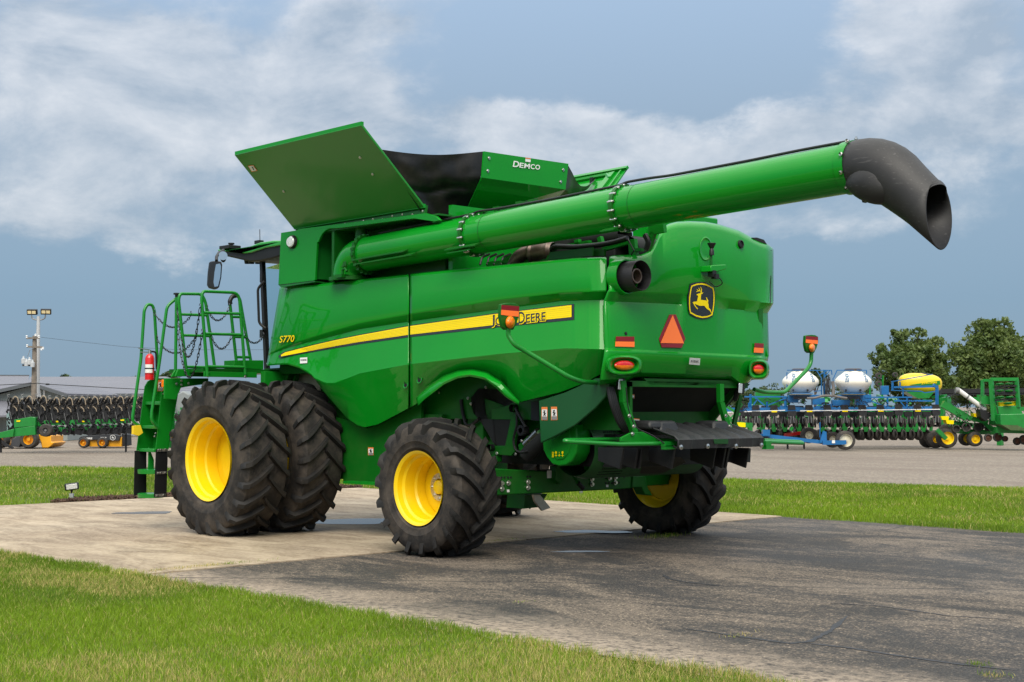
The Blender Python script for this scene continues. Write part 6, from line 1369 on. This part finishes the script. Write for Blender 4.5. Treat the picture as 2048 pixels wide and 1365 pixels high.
m=MB(); m.ell(B(1845,750,DG),(18*k,12*k,3.5*k),20,10); m.build('tank_hatch',BGK,yt_)
bm_([(1700,825,1880,826,.18),(1885,790,1888,812,.25),(1760,830,1762,870,.12),(1728,800,1728,826,.08),(1808,845,1808,870,.10),(1864,836,1861,870,.10),(1740,770,1740,800,.05),(1766,751,1764,800,.06),(1806,748,1806,790,.03)],BGG,'frame',DG,par=gpn)
for px,py in ((1757,752),(1757,768),(1790,750)): bwheel(gpn,px,py,6.5 if px<1780 else 5,DG,.2,BGG,.3,name='raised_wheel')
def gunit(px,par,D,mt=BGG):
    k=D/FP; c0=B(px,850,D)
    def q(a,b,d=0): return c0+RV*(a*k)+Vector((0,0,-b*k))+DV*(d*k)
    m=MB(); m.prism([q(-5,-18),q(5,-18),q(6,4),q(3,14),q(-3,14),q(-6,4)],DV*(6*k)); m.tube([q(-4,-20,-1),q(-7,-26,-1),q(0,-30,-1)],1.*k,5); u_=m.build('row_unit',mt,par,split=False)
    for sx in (-1,1):
        m=MB(); m.lathe([(-1.6*k,9*k),(-1.6*k,11*k),(1.6*k,11*k),(1.6*k,1e-3)],q(sx*6.5,20,3),(RV*.8+DV*.6*sx).normalized(),20); m.build('gauge_wheel',TY2,u_)
    m=MB(); m.prism([q(-4,-24,-2),q(4,-24,-2),q(4,-15,-2),q(-4,-15,-2)],DV*(5*k)); m.build('seed_hopper',YELD if int(px)%2 else BGK,u_); return u_
g0=gunit(1748,gpn,DG-1.5)
for px in (1780,1815,1847,1712,1690,1668,1645,1622,1598,1570,1548,1525,1732,1764,1798,1831): copy_tree(g0,gpn,loc=g0.location+(B(px,850,DG-1.5)-B(1748,850,DG-1.5)))
m=MB(); rg_=random.Random(8)
for i in range(150):
    x=rg_.uniform(1490,1880); y=rg_.uniform(795,868); m.beam(B(x,y,DG+rg_.uniform(-.5,1)),B(x+rg_.uniform(-14,14),y+rg_.uniform(-12,14),DG+rg_.uniform(-.5,1)),rg_.uniform(.04,.14),rg_.uniform(.04,.14))
m.build('linkage_frame',BGG,gpn,split=False)
m=MB()
for i in range(110):
    x=rg_.uniform(1490,1880); y=rg_.uniform(825,870); m.beam(B(x,y,DG+rg_.uniform(-.3,1)),B(x+rg_.uniform(-8,8),y+rg_.uniform(-8,8),DG+rg_.uniform(-.3,1)),rg_.uniform(.05,.18),rg_.uniform(.05,.18))
m.build('seed_meters',BGK,gpn,split=False)
bwheel(gpn,1870,879,18,DG-1.5,.35,YEL,.4); bwheel(gpn,1855,880,16,DG-1,.3,YEL,.4)
# ---- seed drill with white loading auger
DR=53.; dr=thing('seed_drill',zg(B(1930,890,DR)),'green seed drill on yellow-rimmed wheels with a white loading auger leaning across it','seed drill')
bwheel(dr,1893,876.5,20.5,DR,.35,YEL,.62); bwheel(dr,1949,878.5,15,DR,.3,YEL,.58); bwheel(dr,1932,877.5,14.5,DR+.8,.3,YEL,.55); bwheel(dr,1893,865,17,DR+1.2,.3,YEL,.5)
bm_([(1884,808,1932,835,.26),(1932,835,1975,845,.16),(1874,860,1892,878,.15,-.35),(1905,862,2000,866,.18,.5),(1890,795,1893,812,.3,.4),(1963,790,1963,815,.25,1),(1940,800,1990,800,.2,1),(1900,815,1990,858,.08,.2),(1970,848,1985,862,.12),(1900,845,1960,852,.14,.3)],BGG,'frame',DR,par=dr)
m=MB(); m.tube([B(1916,780,DR-.5),B(1971,820,DR-.5)],.085,14); lt=m.build('loading_auger',mat('white auger tube',(.72,.71,.68),.35),dr)
m=MB(); m.tube([B(1911,781,DR-.5),B(1918,781.5,DR-.5)],.11,14); m.lathe([(-.03,.09),(.03,.09)],B(1935,794,DR-.5),B(1971,820,DR)-B(1916,780,DR),14); m.build('auger_band',GREYM,lt)
m=MB(); m.prism([B(*p,DR-.8) for p in ((1960,820),(1972,821),(1983,832),(1972,843),(1962,835))],DV*.5); m.build('auger_hopper',BLK,lt)
m=MB()
for i,(px,py,r) in enumerate(((1912,858,8),(1932,855,9),(1934,857,7),(1955,855,9),(1960,854,8),(1976,856,7),(1925,850,7))):
    m.lathe([(-.05,r*.75*DR/FP),(-.05,r*DR/FP),(.05,r*DR/FP),(.05,1e-3)],B(px,py,DR-.2+i*.1),DV,20)
m.build('press_wheel',TY2,dr,smooth=40,split=False)
m=MB(); rg_=random.Random(5)
for i in range(60):
    x=rg_.uniform(1895,1950); y=rg_.uniform(818,850); m.beam(B(x,y,DR+rg_.uniform(-.3,.5)),B(x+rg_.uniform(-8,8),y+rg_.uniform(2,8),DR+rg_.uniform(-.3,.5)),.03,.03)
m.build('spring_arms',BGG,dr,split=False)
m=MB()
for i in range(26):
    x=rg_.uniform(1885,1955); y=rg_.uniform(790,835); m.tube([B(x,y,DR),B(x+rg_.uniform(2,12),y-rg_.uniform(0,8),DR),B(x+rg_.uniform(8,20),y+rg_.uniform(0,12),DR)],.014,5)
m.build('hoses',BGK,dr,split=False)
m=MB()
for px,py in ((1890,837),(1955,831),(1900,845)): m.prism([B(px-8,py-4,DR-.3),B(px+8,py-4,DR-.3),B(px+7,py+4,DR-.3),B(px-6,py+3,DR-.3)],DV*.4)
m.build('yellow_hopper',YELD,dr)
# ---- dark folded boom and tall green tillage tool at the right edge
DK=58; bo_=thing('boom_section',zg(B(1925,860,DK)),'long black folded boom behind the white auger','boom')
m=MB(); m.beam(B(1880,783,DK),B(2060,781,DK),.5,.18); m.beam(B(1880,789,DK),B(2060,788,DK),.4,.08); m.build('beam',BGK,bo_,split=False); m=MB(); m.beam(B(1884,795,DK),zg(B(1884,860,DK)),.2,.2); m.beam(B(2000,795,DK),zg(B(2000,860,DK)),.2,.2); m.build('stand',BGG,bo_)
DQ=52; tt=thing('tillage_tool',zg(B(2020,885,DQ)),'tall green tillage tool with stacked discs and green bin at the right edge','tillage tool')
bm_([(1965,760,1965,800,.10,.6),(1965,761,1980,761,.10,.6),(1982,758,1988,842,.14),(1980,759,2036,759,.12),(2033,758,2037,815,.12),(1960,800,1992,803,.3,.4),(1992,842,2000,862,.1),(1988,802,1999,870,.06),(1985,818,2060,818,.14,.4),(1990,860,2060,862,.22)],BGG,'frame',DQ,par=tt)
m=MB(); m.prism([B(*p,DQ-.5) for p in ((2001,829),(2048,828),(2080,828),(2080,872),(2045,862),(2001,850))],DV*1.2); m.prism([B(*p,DQ) for p in ((1995,813),(2040,812),(2046,829),(1998,830))],DV*.6); m.build('bin',BGG,tt,bevel=.02)
m=MB(); m.prism([B(*p,DQ-.7) for p in ((2003,850),(2035,851),(2060,862),(2022,861))],DV*.9); m.build('bin_floor',mat('worn green floor',(.06,.10,.035),.8,var=.3,vscale=6),tt)
m=MB()
for j,(px,py) in enumerate(((1999,770),(2018,769),(2000,783),(2018,783),(2000,796),(2019,796),(2016,808))):
    m.lathe([(-.03,.001),(.0,8.5*DQ/FP),(.02,8.5*DQ/FP),(.05,.001)],B(px,py,DQ-.1),(DV*.25+Vector((0,0,1))).normalized(),18)
m.build('stacked_disc',BGG,tt,split=True)
m=MB()
for y in (775,788,801): m.beam(B(1990,y,DQ-.05),B(2032,y-3,DQ-.05),.10,.06)
m.build('disc_bar',BGK,tt)
m=MB(); m.prism([B(*p,DQ+.1) for p in ((1999,805),(2034,803),(2034,811),(2000,813))],DV*.2); m.build('yellow_guard',YELD,tt)
for px,py,r in ((1976,876,8),(1995,875,9),(2034,883,8),(2048,880,10),(2010,878,6)): bwheel(tt,px,py,r,DQ+.2,.12,mat('rusty disc',(.12,.05,.03),.7,.3,var=.3) if 'rusty disc' not in bpy.data.materials else bpy.data.materials['rusty disc'],.7,name='disc_blade')
# green machinery clutter behind the near rear corner of the combine
DH=46; gh=thing('cultivator',zg(B(1480,885,DH)),'green cultivator frame with hoses partly hidden behind the tailboard of the combine','cultivator')
bm_([(1395,812,1440,850,.12),(1440,815,1470,850,.10),(1400,850,1500,852,.12),(1390,835,1450,808,.09),(1430,800,1480,830,.08),(1410,800,1430,850,.08),(1460,850,1480,880,.1),(1465,795,1485,810,.05),(1485,810,1462,836,.04),(1500,800,1560,806,.3,6),(1510,790,1560,792,.2,7),(1475,845,1495,848,.07),(1400,880,1490,882,.10),(1500,846,1500,880,.12)],BGG,'frame',DH,par=gh)
m=MB()
for i in range(24):
    x=rg_.uniform(1385,1490); y=rg_.uniform(800,845); m.tube([B(x,y,DH-.1),B(x+10,y-6,DH-.1),B(x+22,y+8,DH-.1)],.013,5)
m.build('hose_bundle',BGK,gh,split=False)
m=MB(); m.prism([B(*p,DH-.2) for p in ((1474,845),(1491,846),(1491,855),(1478,854))],DV*.2); m.build('yellow_box',YELD,gh)
bwheel(gh,1420,872,14,DH,.25,GREYM,.5); bwheel(gh,1478,872,12,DH+.3,.25,GREYM,.5)
# ---- folded planter on the left
DL=49.; k=DL/FP
fp_=thing('folded_planter',zg(B(150,890,DL)),'green planter folded high, its black row units lined up before the grey roofs','planter')
bm_([(70,847,260,842,.16),(60,858,140,860,.16),(118,862,240,852,.10)],BGG,'toolbar',DL,par=fp_)
m=MB(); m.prism([B(*p,DL-.3) for p in ((28,840),(62,834),(71,836),(71,852),(28,856))],DV*.8); m.prism([B(*p,DL-.3) for p in ((30,857),(70,852),(71,870),(24,874))],DV*.6); m.prism([B(*p,DL-.4) for p in ((-10,868),(28,858),(26,874),(-10,878))],DV*.3); m.build('hitch_frame',BGG,fp_,bevel=.01)
m=MB(); m.prism([B(*p,DL-.32) for p in ((33,841.5),(41,841),(40,844),(33,844.2))],DV*.01); m.prism([B(*p,DL-.12) for p in ((110,842),(119,842),(119,845),(110,845))],DV*.01); m.prism([B(*p,DL-.12) for p in ((162,842),(170,842),(170,844.5),(162,844.5))],DV*.01); m.prism([B(*p,DL-.12) for p in ((241,839.5),(248,839.5),(248,842),(241,842))],DV*.01); m.build('yellow_reflector',YELD,fp_)
def fold_unit(px,py):
    c0=B(px,py,DL-.1); rr=random.Random(int(px))
    def q(a,b,d=0): return c0+RV*(a*k)+Vector((0,0,-b*k))+DV*(d*k)
    m=MB()
    m.prism([q(-7,-33),q(5,-36),q(8,-20),q(5,0),q(-4,2),q(-8,-12)],DV*(8*k)); m.prism([q(-9,-44,2),q(2,-47,2),q(6,-36,2),q(-6,-34,2)],DV*(7*k))
    for i in range(60):
        a,b=rr.uniform(-13,12),rr.uniform(-49,20); m.beam(q(a,b,rr.uniform(-4,4)),q(a+rr.uniform(-6,6),b+rr.uniform(2,9),rr.uniform(-4,4)),rr.uniform(.8,2.6)*k,rr.uniform(.8,2.6)*k)
    u_=m.build('row_unit',BGK,fp_,split=False)
    for (a,b,r,ax) in ((-4,-42,5.5,.5),(5,-30,6.5,-.4),(3,16,9,.35),(-3,19,7,-.3)):
        m=MB(); m.lathe([(-1.*k,r*.75*k),(-1.*k,r*k),(1.*k,r*k),(1.*k,1e-3)],q(a,b,-1),(DV*.7+RV*ax).normalized(),18); m.build('disc_wheel',TY2 if b<0 else BGK,u_)
    m=MB(); m.tube([q(-2,-40,-3),q(4,-50,-3),q(10,-46,-3),q(12,-34,-3)],1.1*k,6,round_=3*k); m.tube([q(2,-30,-4),q(8,-25,-4),q(9,-20,-4)],1.0*k,6,round_=3*k); m.build('tan_hose',BGT,u_)
    m=MB(); m.tube([q(-9,-46,-1),q(-12,-52,-1),q(-7,-53,-1)],.9*k,5); m.beam(q(-4,-18,-5),q(-1,-4,-5),1.6*k,.6*k); m.build('linkage',GREYM,u_); return u_
f0=fold_unit(108,845); f1_=fold_unit(134,845)
f0.location+=Vector((0,0,0))
for i,px in enumerate([26,54,82,160,185,211,236,262,288,314]):
    s_=f0 if i%2 else f1_; sx=108 if i%2 else 134; dy=0
    c_=copy_tree(s_,fp_,loc=s_.location+(B(px,845-(px-108)*.02-(4 if px<100 else 0),DL-.1)-B(sx,845,DL-.1)))
for i,px in enumerate([40,68,96,122,148,173,198,224,249,275,300]): copy_tree(f0,fp_,loc=f0.location+(B(px,845-(px-108)*.02,DL+1.0)-B(108,845,DL-.1)))
bwheel(fp_,93,861,13,DL-.9,.3,GREYM,.42); m=MB(); m.beam(B(93,861,DL-.5),B(80,850,DL),.1,.1); m.build('wheel_arm',BGG,fp_)
m=MB(); m.beam(B(252,862,DL+.6),zg(B(252,890,DL+.6)),.05,.05); m.beam(B(0,876,DL),zg(B(2,895,DL)),.06,.06); m.build('support_leg',BGK,fp_)
m=MB(); m.prism([B(*p,DL+2) for p in ((13,828),(22,822),(24,860),(14,866))],DV*.1); o=m.build('glass_panel',mat('teal glass',(.20,.30,.30),.1,coat=1),fp_)
m=MB(); m.tube([B(350,790,DL+4),B(300,783,DL+4),B(285,790,DL+4)],.05,8); 
# ---- yellow wheel loader and skid steer
DW=54; k=DW/FP
wlr=thing('wheel_loader',zg(B(60,895,DW)),'yellow wheel loader with black fender parked behind the folded planter','wheel loader')
m=MB(); m.prism([B(*p,DW) for p in ((49,870),(58,867),(84,867),(102,872),(102,884),(108,886),(101,893),(96,896),(84,896),(80,880),(60,872),(52,876))],DV*1.5); m.prism([B(*p,DW) for p in ((4,872),(12,876),(18,893),(4,893))],DV*1.2); m.build('body',BGY,wlr,bevel=.02,split=False)
m=MB(); m.prism([B(*p,DW-.1) for p in ((20,893),(24,880),(34,873),(52,872),(64,873),(76,878),(82,886),(76,886),(66,880),(54,878),(44,882),(38,895))],DV*1.4); m.build('fender',mat('dark grey fender',(.05,.052,.058),.5),wlr,bevel=.02)
m=MB(); m.prism([B(*p,DW+.3) for p in ((14,872),(16,830),(40,828),(48,870))],DV*1.0); m.build('cab',mat('cab teal glass',(.12,.2,.2),.1,coat=1),wlr)
bwheel(wlr,60,887,18,DW-.1,.45,BGY,.58); bwheel(wlr,2,888,16,DW-.1,.45,BGY,.55)
m=MB(); m.beam(B(0,880,DW-.4),B(14,893,DW-.4),.1,.1); m.beam(B(8,888,DW-.4),B(26,897,DW-.4),.12,.08); m.build('loader_linkage',BGK,wlr)
DS=54.5; k=DS/FP
sk=thing('skid_steer',zg(B(205,895,DS)),'yellow and black skid-steer loader parked under the folded planter','skid steer')
m=MB(); m.prism([B(*p,DS) for p in ((166,881),(240,878),(243,874),(243,894),(170,894),(163,888))],DV*1.1); m.build('body',BGY,sk,bevel=.015)
m=MB(); m.prism([B(*p,DS-.12) for p in ((158,877),(162,873),(225,868),(240,872),(238,882),(162,879)) ],DV*.2); m.prism([B(*p,DS-.1) for p in ((158,877),(163,877),(163,890),(158,890))],DV*.3); arm_=m.build('lift_arm',mat('charcoal lift arm',(.03,.033,.038),.45),sk,bevel=.01,split=False)
m=MB(); m.prism([B(*p,DS+.1) for p in ((175,870),(178,856),(222,854),(232,866),(230,872),(176,872))],DV*.8); m.build('cab',BGK,sk,bevel=.01); m=MB(); m.prism([B(*p,DS+.05) for p in ((184,868),(185,858),(198,857),(202,868))],DV*.04); m.build('cab_window',mat('sky tinted window',(.3,.4,.42),.1,coat=1),sk)
m=MB(); m.prism([B(*p,DS+.1) for p in ((243,868),(250,870),(251,892),(244,893))],DV*.9); m.prism([B(*p,DS-.05) for p in ((205,870),(214,862),(216,868),(209,872))],DV*.1); m.build('rear_door',BGK,sk)
text_on('DEERE','lettering',WHT,arm_,lambda u_,v_: B(169+u_*15.5,878.7-v_*3.2,DS-.13),bold=.04); text_on('330 P','model_lettering',WHT,arm_,lambda u_,v_: B(201+u_*12,877-v_*2.6,DS-.13),bold=.02)
m=MB(); m.lathe([(0,4.6*k),(.0,5.4*k)],B(225.5,875.5,DS-.13),DV,28); dq=[((x-590)/600*9,(y-700)/950*11) for x,y in deer]
qq=[B(225.5+a*.75,875.5+b*.75,DS-.13) for a,b in dq]; m.add(qq,[tuple(range(len(qq)))]); m.build('deer_badge',WHT,arm_,smooth=0,split=False,weld=False)
bwheel(sk,168.5,887,10.5,DS-.12,.3,BGY,.6); bwheel(sk,206,887,10.5,DS-.12,.3,BGY,.6)
# light-coloured hopper glimpsed behind the ladder
hb=thing('grain_cart',zg(B(352,885,DL+6)),'pale grey grain cart glimpsed between the ladder and front tyre of the combine','grain cart')
m=MB(); m.prism([B(*p,DL+6) for p in ((352,806),(356,788),(366,782),(380,790),(380,822),(370,830),(352,830))],DV*2); m.build('bin',mat('pale grey bin',(.22,.24,.24),.5,var=.1),hb,bevel=.05); m=MB(); m.beam(B(350,834,DL+6),B(372,834,DL+6),.3,.15); m.beam(B(340,834,DL+6),zg(B(340,880,DL+6)),.3,.2); m.beam(B(365,834,DL+6),zg(B(365,880,DL+6)),.3,.2); m.build('frame',BGG,hb,split=False)
m=MB()
for i in range(40): x=rg_.uniform(335,372); y=rg_.uniform(815,860); m.beam(B(x,y,DL+5.8),B(x+rg_.uniform(-6,6),y+rg_.uniform(-6,6),DL+5.8),.05,.05)
m.build('unload_gear',BGG,hb,split=False)
bwheel(hb,352,872,14,DL+5.6,.4,BGY,.5)
# ---- ground floodlight in the bed and a small stub post
fb=P(143,998,Z=0); gf=thing('ground_floodlight',fb,'small black floodlight on a grey stake in the lawn left of the ladder','floodlight')
k=(fb-CAM).dot(DV)/FP; Dg=(fb-CAM).dot(DV); rot=Matrix.Rotation(YAW+.15,3,'Z')@Matrix.Rotation(-.12,3,'Y')
m=MB(); m.box(fb+Vector((0,0,.045)),(.072,.06,.09),Matrix.Rotation(YAW,3,'Z')); m.build('stake',mat('grey conduit',(.30,.31,.33),.5),gf,bevel=.004)
m=MB(); m.tube([fb+Vector((0,0,.09)),fb+Vector((0,0,.15))],.014,8); m.lathe([(-.01,.02),(.02,.026)],fb+Vector((0,0,.13)),(0,0,1),10); m.build('knuckle',BLK,gf)
hc=B(143.5,973.5,Dg); m=MB(); m.box(hc,(.23,.10,.12),rot); h_=m.build('lamp_head',BLK,gf,bevel=.015); m=MB(); m.box(hc+rot@Vector((.008,-.052,.0)),(.185,.006,.085),rot); m.build('lamp_glass',bpy.data.materials['lamp glass'],h_,bevel=.004)
sp_=P(1162,990,Z=0); m=MB(); m.tube([sp_,sp_+Vector((0,0,.16))],.03,10); o=m.build('stake_post',GREYM,None); tag(o,'short grey stake standing in the bark bed under the rear axle','post')

# ---- the wood across the road, seen only as the dark band mirrored in the rear paintwork
g_=np.random.default_rng(5); nb=26; cs=[]
for i in range(nb):
    y=-75+i*6+g_.uniform(-2,2); x=-72+g_.uniform(-6,6); hh=g_.uniform(7,13); cs+= [(x+g_.normal()*1.2,y+g_.normal()*1.8,hh*g_.uniform(.35,.85),g_.uniform(1.4,2.8)) for _ in range(7)]
cs=np.array(cs); nq=24000; pk=g_.integers(0,len(cs),nq); d=g_.normal(size=(nq,3)); d/=np.linalg.norm(d,axis=1)[:,None]; c=cs[pk,:3]+d*cs[pk,3:4]*g_.uniform(.5,1.1,(nq,1)); c[:,2]=np.maximum(c[:,2],.4)
u_=g_.normal(size=(nq,3)); u_/=np.linalg.norm(u_,axis=1)[:,None]; v_=np.cross(u_,g_.normal(size=(nq,3))); v_/=np.linalg.norm(v_,axis=1)[:,None]; s_=.42*g_.uniform(.6,1.4,(nq,1))
o=numesh('woodland',np.stack([c-u_*s_,c+v_*s_*.6,c+u_*s_,c-v_*s_*.6],1).reshape(-1,3),np.arange(4*nq).reshape(-1,4),LEAF); tag(o,'dark wood across the road, mirrored as a band in the rear green paint','woodland',kind='stuff')
# ================================================================= GRASS
def grassmat(name):
    m=bpy.data.materials.new(name); m.use_nodes=True; nt=m.node_tree; N=nt.nodes; L=nt.links; b=N['Principled BSDF']; b.inputs['Roughness'].default_value=.55; b.inputs['Specular IOR Level'].default_value=.25
    at=N.new('ShaderNodeAttribute'); at.attribute_name='tint'; L.new(at.outputs['Color'],b.inputs['Base Color'])
    tr=N.new('ShaderNodeBsdfTranslucent'); L.new(at.outputs['Color'],tr.inputs[0]); ms=N.new('ShaderNodeMixShader'); ms.inputs[0].default_value=.35; L.new(b.outputs[0],ms.inputs[1]); L.new(tr.outputs[0],ms.inputs[2]); L.new(ms.outputs[0],N['Material Output'].inputs[0]); return m
GM=grassmat('grass blades')
def vnoise(x,y,sc,seed):
    g=np.random.default_rng(seed); T=g.uniform(0,1,(64,64)); x=x*sc; y=y*sc; xi=np.floor(x).astype(int); yi=np.floor(y).astype(int); fx=x-xi; fy=y-yi; fx=fx*fx*(3-2*fx); fy=fy*fy*(3-2*fy)
    a=T[xi%64,yi%64]; b=T[(xi+1)%64,yi%64]; c=T[xi%64,(yi+1)%64]; d=T[(xi+1)%64,(yi+1)%64]; return (a*(1-fx)+b*fx)*(1-fy)+(c*(1-fx)+d*fx)*fy
def blades(name,x,y,h,w,lab,seed):
    g=np.random.default_rng(seed); n=len(x)
    a=g.uniform(0,2*math.pi,n); lean=g.uniform(.1,.9,n)*h; la=g.uniform(0,2*math.pi,n)
    base=np.stack([x,y,np.full(n,-.01)],1); s=np.stack([np.cos(a),np.sin(a),np.zeros(n)],1)*w[:,None]; ld=np.stack([np.cos(la),np.sin(la),np.zeros(n)],1)*lean[:,None]
    mid=base+ld*.35+np.array([0,0,1])*(h*.62)[:,None]; tip=base+ld+np.array([0,0,1])*h[:,None]
    v=np.stack([base-s,base+s,mid+s*.75,mid-s*.75,tip],1).reshape(-1,3)
    i=np.arange(n)*5; q=np.stack([i,i+1,i+2,i+3],1); t=np.stack([i+3,i+2,i+4],1)
    me=bpy.data.meshes.new(name); me.vertices.add(len(v)); me.vertices.foreach_set('co',v.astype(np.float32).ravel())
    lp=np.concatenate([q.ravel(),t.ravel()]).astype(np.int32); me.loops.add(len(lp)); me.loops.foreach_set('vertex_index',lp); me.polygons.add(2*n)
    me.polygons.foreach_set('loop_start',np.concatenate([np.arange(n)*4,4*n+np.arange(n)*3]).astype(np.int32)); me.update(calc_edges=True)
    # dry straw patches, lush patches, mid green
    dry=vnoise(x,y,.55,1)*.5+vnoise(x,y,1.7,2)*.3+vnoise(x,y,4.5,3)*.2; lush=vnoise(x,y,.45,4)*.6+vnoise(x,y,1.3,5)*.4
    r=g.uniform(0,1,n); isdry=r<np.clip((dry-.52)*2.6+.20,.08,.55)*DRY
    c=np.zeros((n,3)); gg=np.array([.12,.20,.012]); g2=np.array([.19,.28,.018]); g3=np.array([.065,.125,.012]); st=np.array([.42,.36,.17]); st2=np.array([.30,.24,.11])
    k=np.clip((lush-.35)/.3,0,1)[:,None]; c=g3*(1-k)+gg*k; kk=g.uniform(0,1,(n,1)); c=c*(1-kk*.55)+g2*kk*.55
    dd=g.uniform(0,1,(n,1)); c=np.where(isdry[:,None],st*dd+st2*(1-dd),c); c*=g.uniform(.85,1.55,(n,1))*np.array([1.15,1.14,.9])
    col=np.repeat(np.hstack([c,np.ones((n,1))]),5,axis=0).astype(np.float32)
    at=me.attributes.new('tint','FLOAT_COLOR','POINT'); at.data.foreach_set('color',col.ravel())
    me.materials.append(GM); o=bpy.data.objects.new(name,me); S.collection.objects.link(o); tag(o,lab,'grass',kind='stuff'); return o
g=np.random.default_rng(99)
def invis(x,y,pad=1.35):
    d=(x-CAM.x)*DV.x+(y-CAM.y)*DV.y; r=(x-CAM.x)*RV.x+(y-CAM.y)*RV.y; return (d>5)&(np.abs(r)<d*(1024/FP)*pad+.5)
DRY=.85
# foreground lawn
n=1900000; x=g.uniform(-14,16,n); y=GY-.03+g.uniform(0,1,n)**1.0*8; y=y-.16*(vnoise(x,y*0,1.9,8)-.4)-.12*(vnoise(x,y*0,6.,9)-.5)
ok=invis(x,y); d=(x-CAM.x)*DV.x+(y-CAM.y)*DV.y; ok&=(g.uniform(0,1,n)<np.clip((14/np.maximum(d,1))**1.2,.25,1)); x=x[ok]; y=y[ok]; d=d[ok]
h=(.024+.036*g.uniform(0,1,len(x))**1.6)*(.75+.6*vnoise(x,y,1.1,12)); h=np.where(y<GY+.12,h*1.35,h); w=.0012*(.8+d/14)*g.uniform(.7,1.4,len(x))
print('fg blades',len(x)); blades('lawn_grass',x,y,h,w,'short mown foreground lawn with straw-coloured dry patches beside the asphalt',1)
# strip of lawn beyond the pad
DRY=.4
ex=np.array([p[0] for p in edge_far[::-1]]); ey=np.array([p[1] for p in edge_far[::-1]])
n=1200000; x=g.uniform(-20,40,n); yf=np.interp(x,ex,ey); top=np.where(x<GX,GYR-.02,8.0); y=yf+(top-yf)*g.uniform(0,1,n)
ok=invis(x,y)&(top>yf); ok&=~((x>GX-.02)&(x<GX+.55+.35*vnoise(x*0,y,.9,21))&(y>-5.2)&(y<1.15-.8*(x-GX))&(g.uniform(0,1,n)<.97)); ok&=~((x<GX)&(y>GYR-.03))
d=(x-CAM.x)*DV.x+(y-CAM.y)*DV.y; ok&=(g.uniform(0,1,n)<np.clip((19/np.maximum(d,1))**1.3,.2,1)); x=x[ok]; y=y[ok]; d=d[ok]
y=y+.16*(vnoise(x,y*0,2.,31)-.45)+.08*(vnoise(x,y*0,7.,32)-.5); h=(.035+.05*g.uniform(0,1,len(x))**2)*(.7+.7*vnoise(x,y,.8,15)); w=.0032*(d/18)*g.uniform(.7,1.4,len(x))
print('bg blades',len(x)); blades('far_lawn_grass',x,y,h,w,'bright green grass strip between the concrete pad and the gravel yard',2)
# dry tufts growing in the joint and in cracks
def tuft(px,py,n,spread,hh,lab,dry=1.6):
    global DRY
    c=P(px,py,Z=0); xx=c.x+g.normal(0,spread[0],n); yy=c.y+g.normal(0,spread[1],n); DRY=dry
    o=blades('weed_tuft',xx,yy,hh*g.uniform(.4,1,n),np.full(n,.0022),lab,int(px)); return o
tuft(335,1142,500,(.05,.35),.05,'tawny dry weeds in the joint where lawn, concrete and asphalt meet')
tuft(430,1133,300,(.03,.30),.06,'thin dry weeds along the joint left of the near rear tyre')
tuft(1010,1082,120,(.04,.18),.05,'green weed tuft on the joint right of the near rear tyre',.4)
tuft(1325,1074,260,(.08,.20),.07,'yellow-green weeds in front of the far rear tyre',.7)
tuft(1480,1272,60,(.03,.10),.04,'small brown tuft in the long crack of the asphalt'); tuft(1956,1330,80,(.04,.05),.04,'brown grass tuft near the lower right corner of the asphalt',1.8); tuft(1988,1352,100,(.05,.05),.04,'straw-coloured tuft at the bottom right corner of the asphalt',1.8)
tuft(1042,1205,40,(.03,.06),.03,'tiny yellow weed alone in the middle of the asphalt')
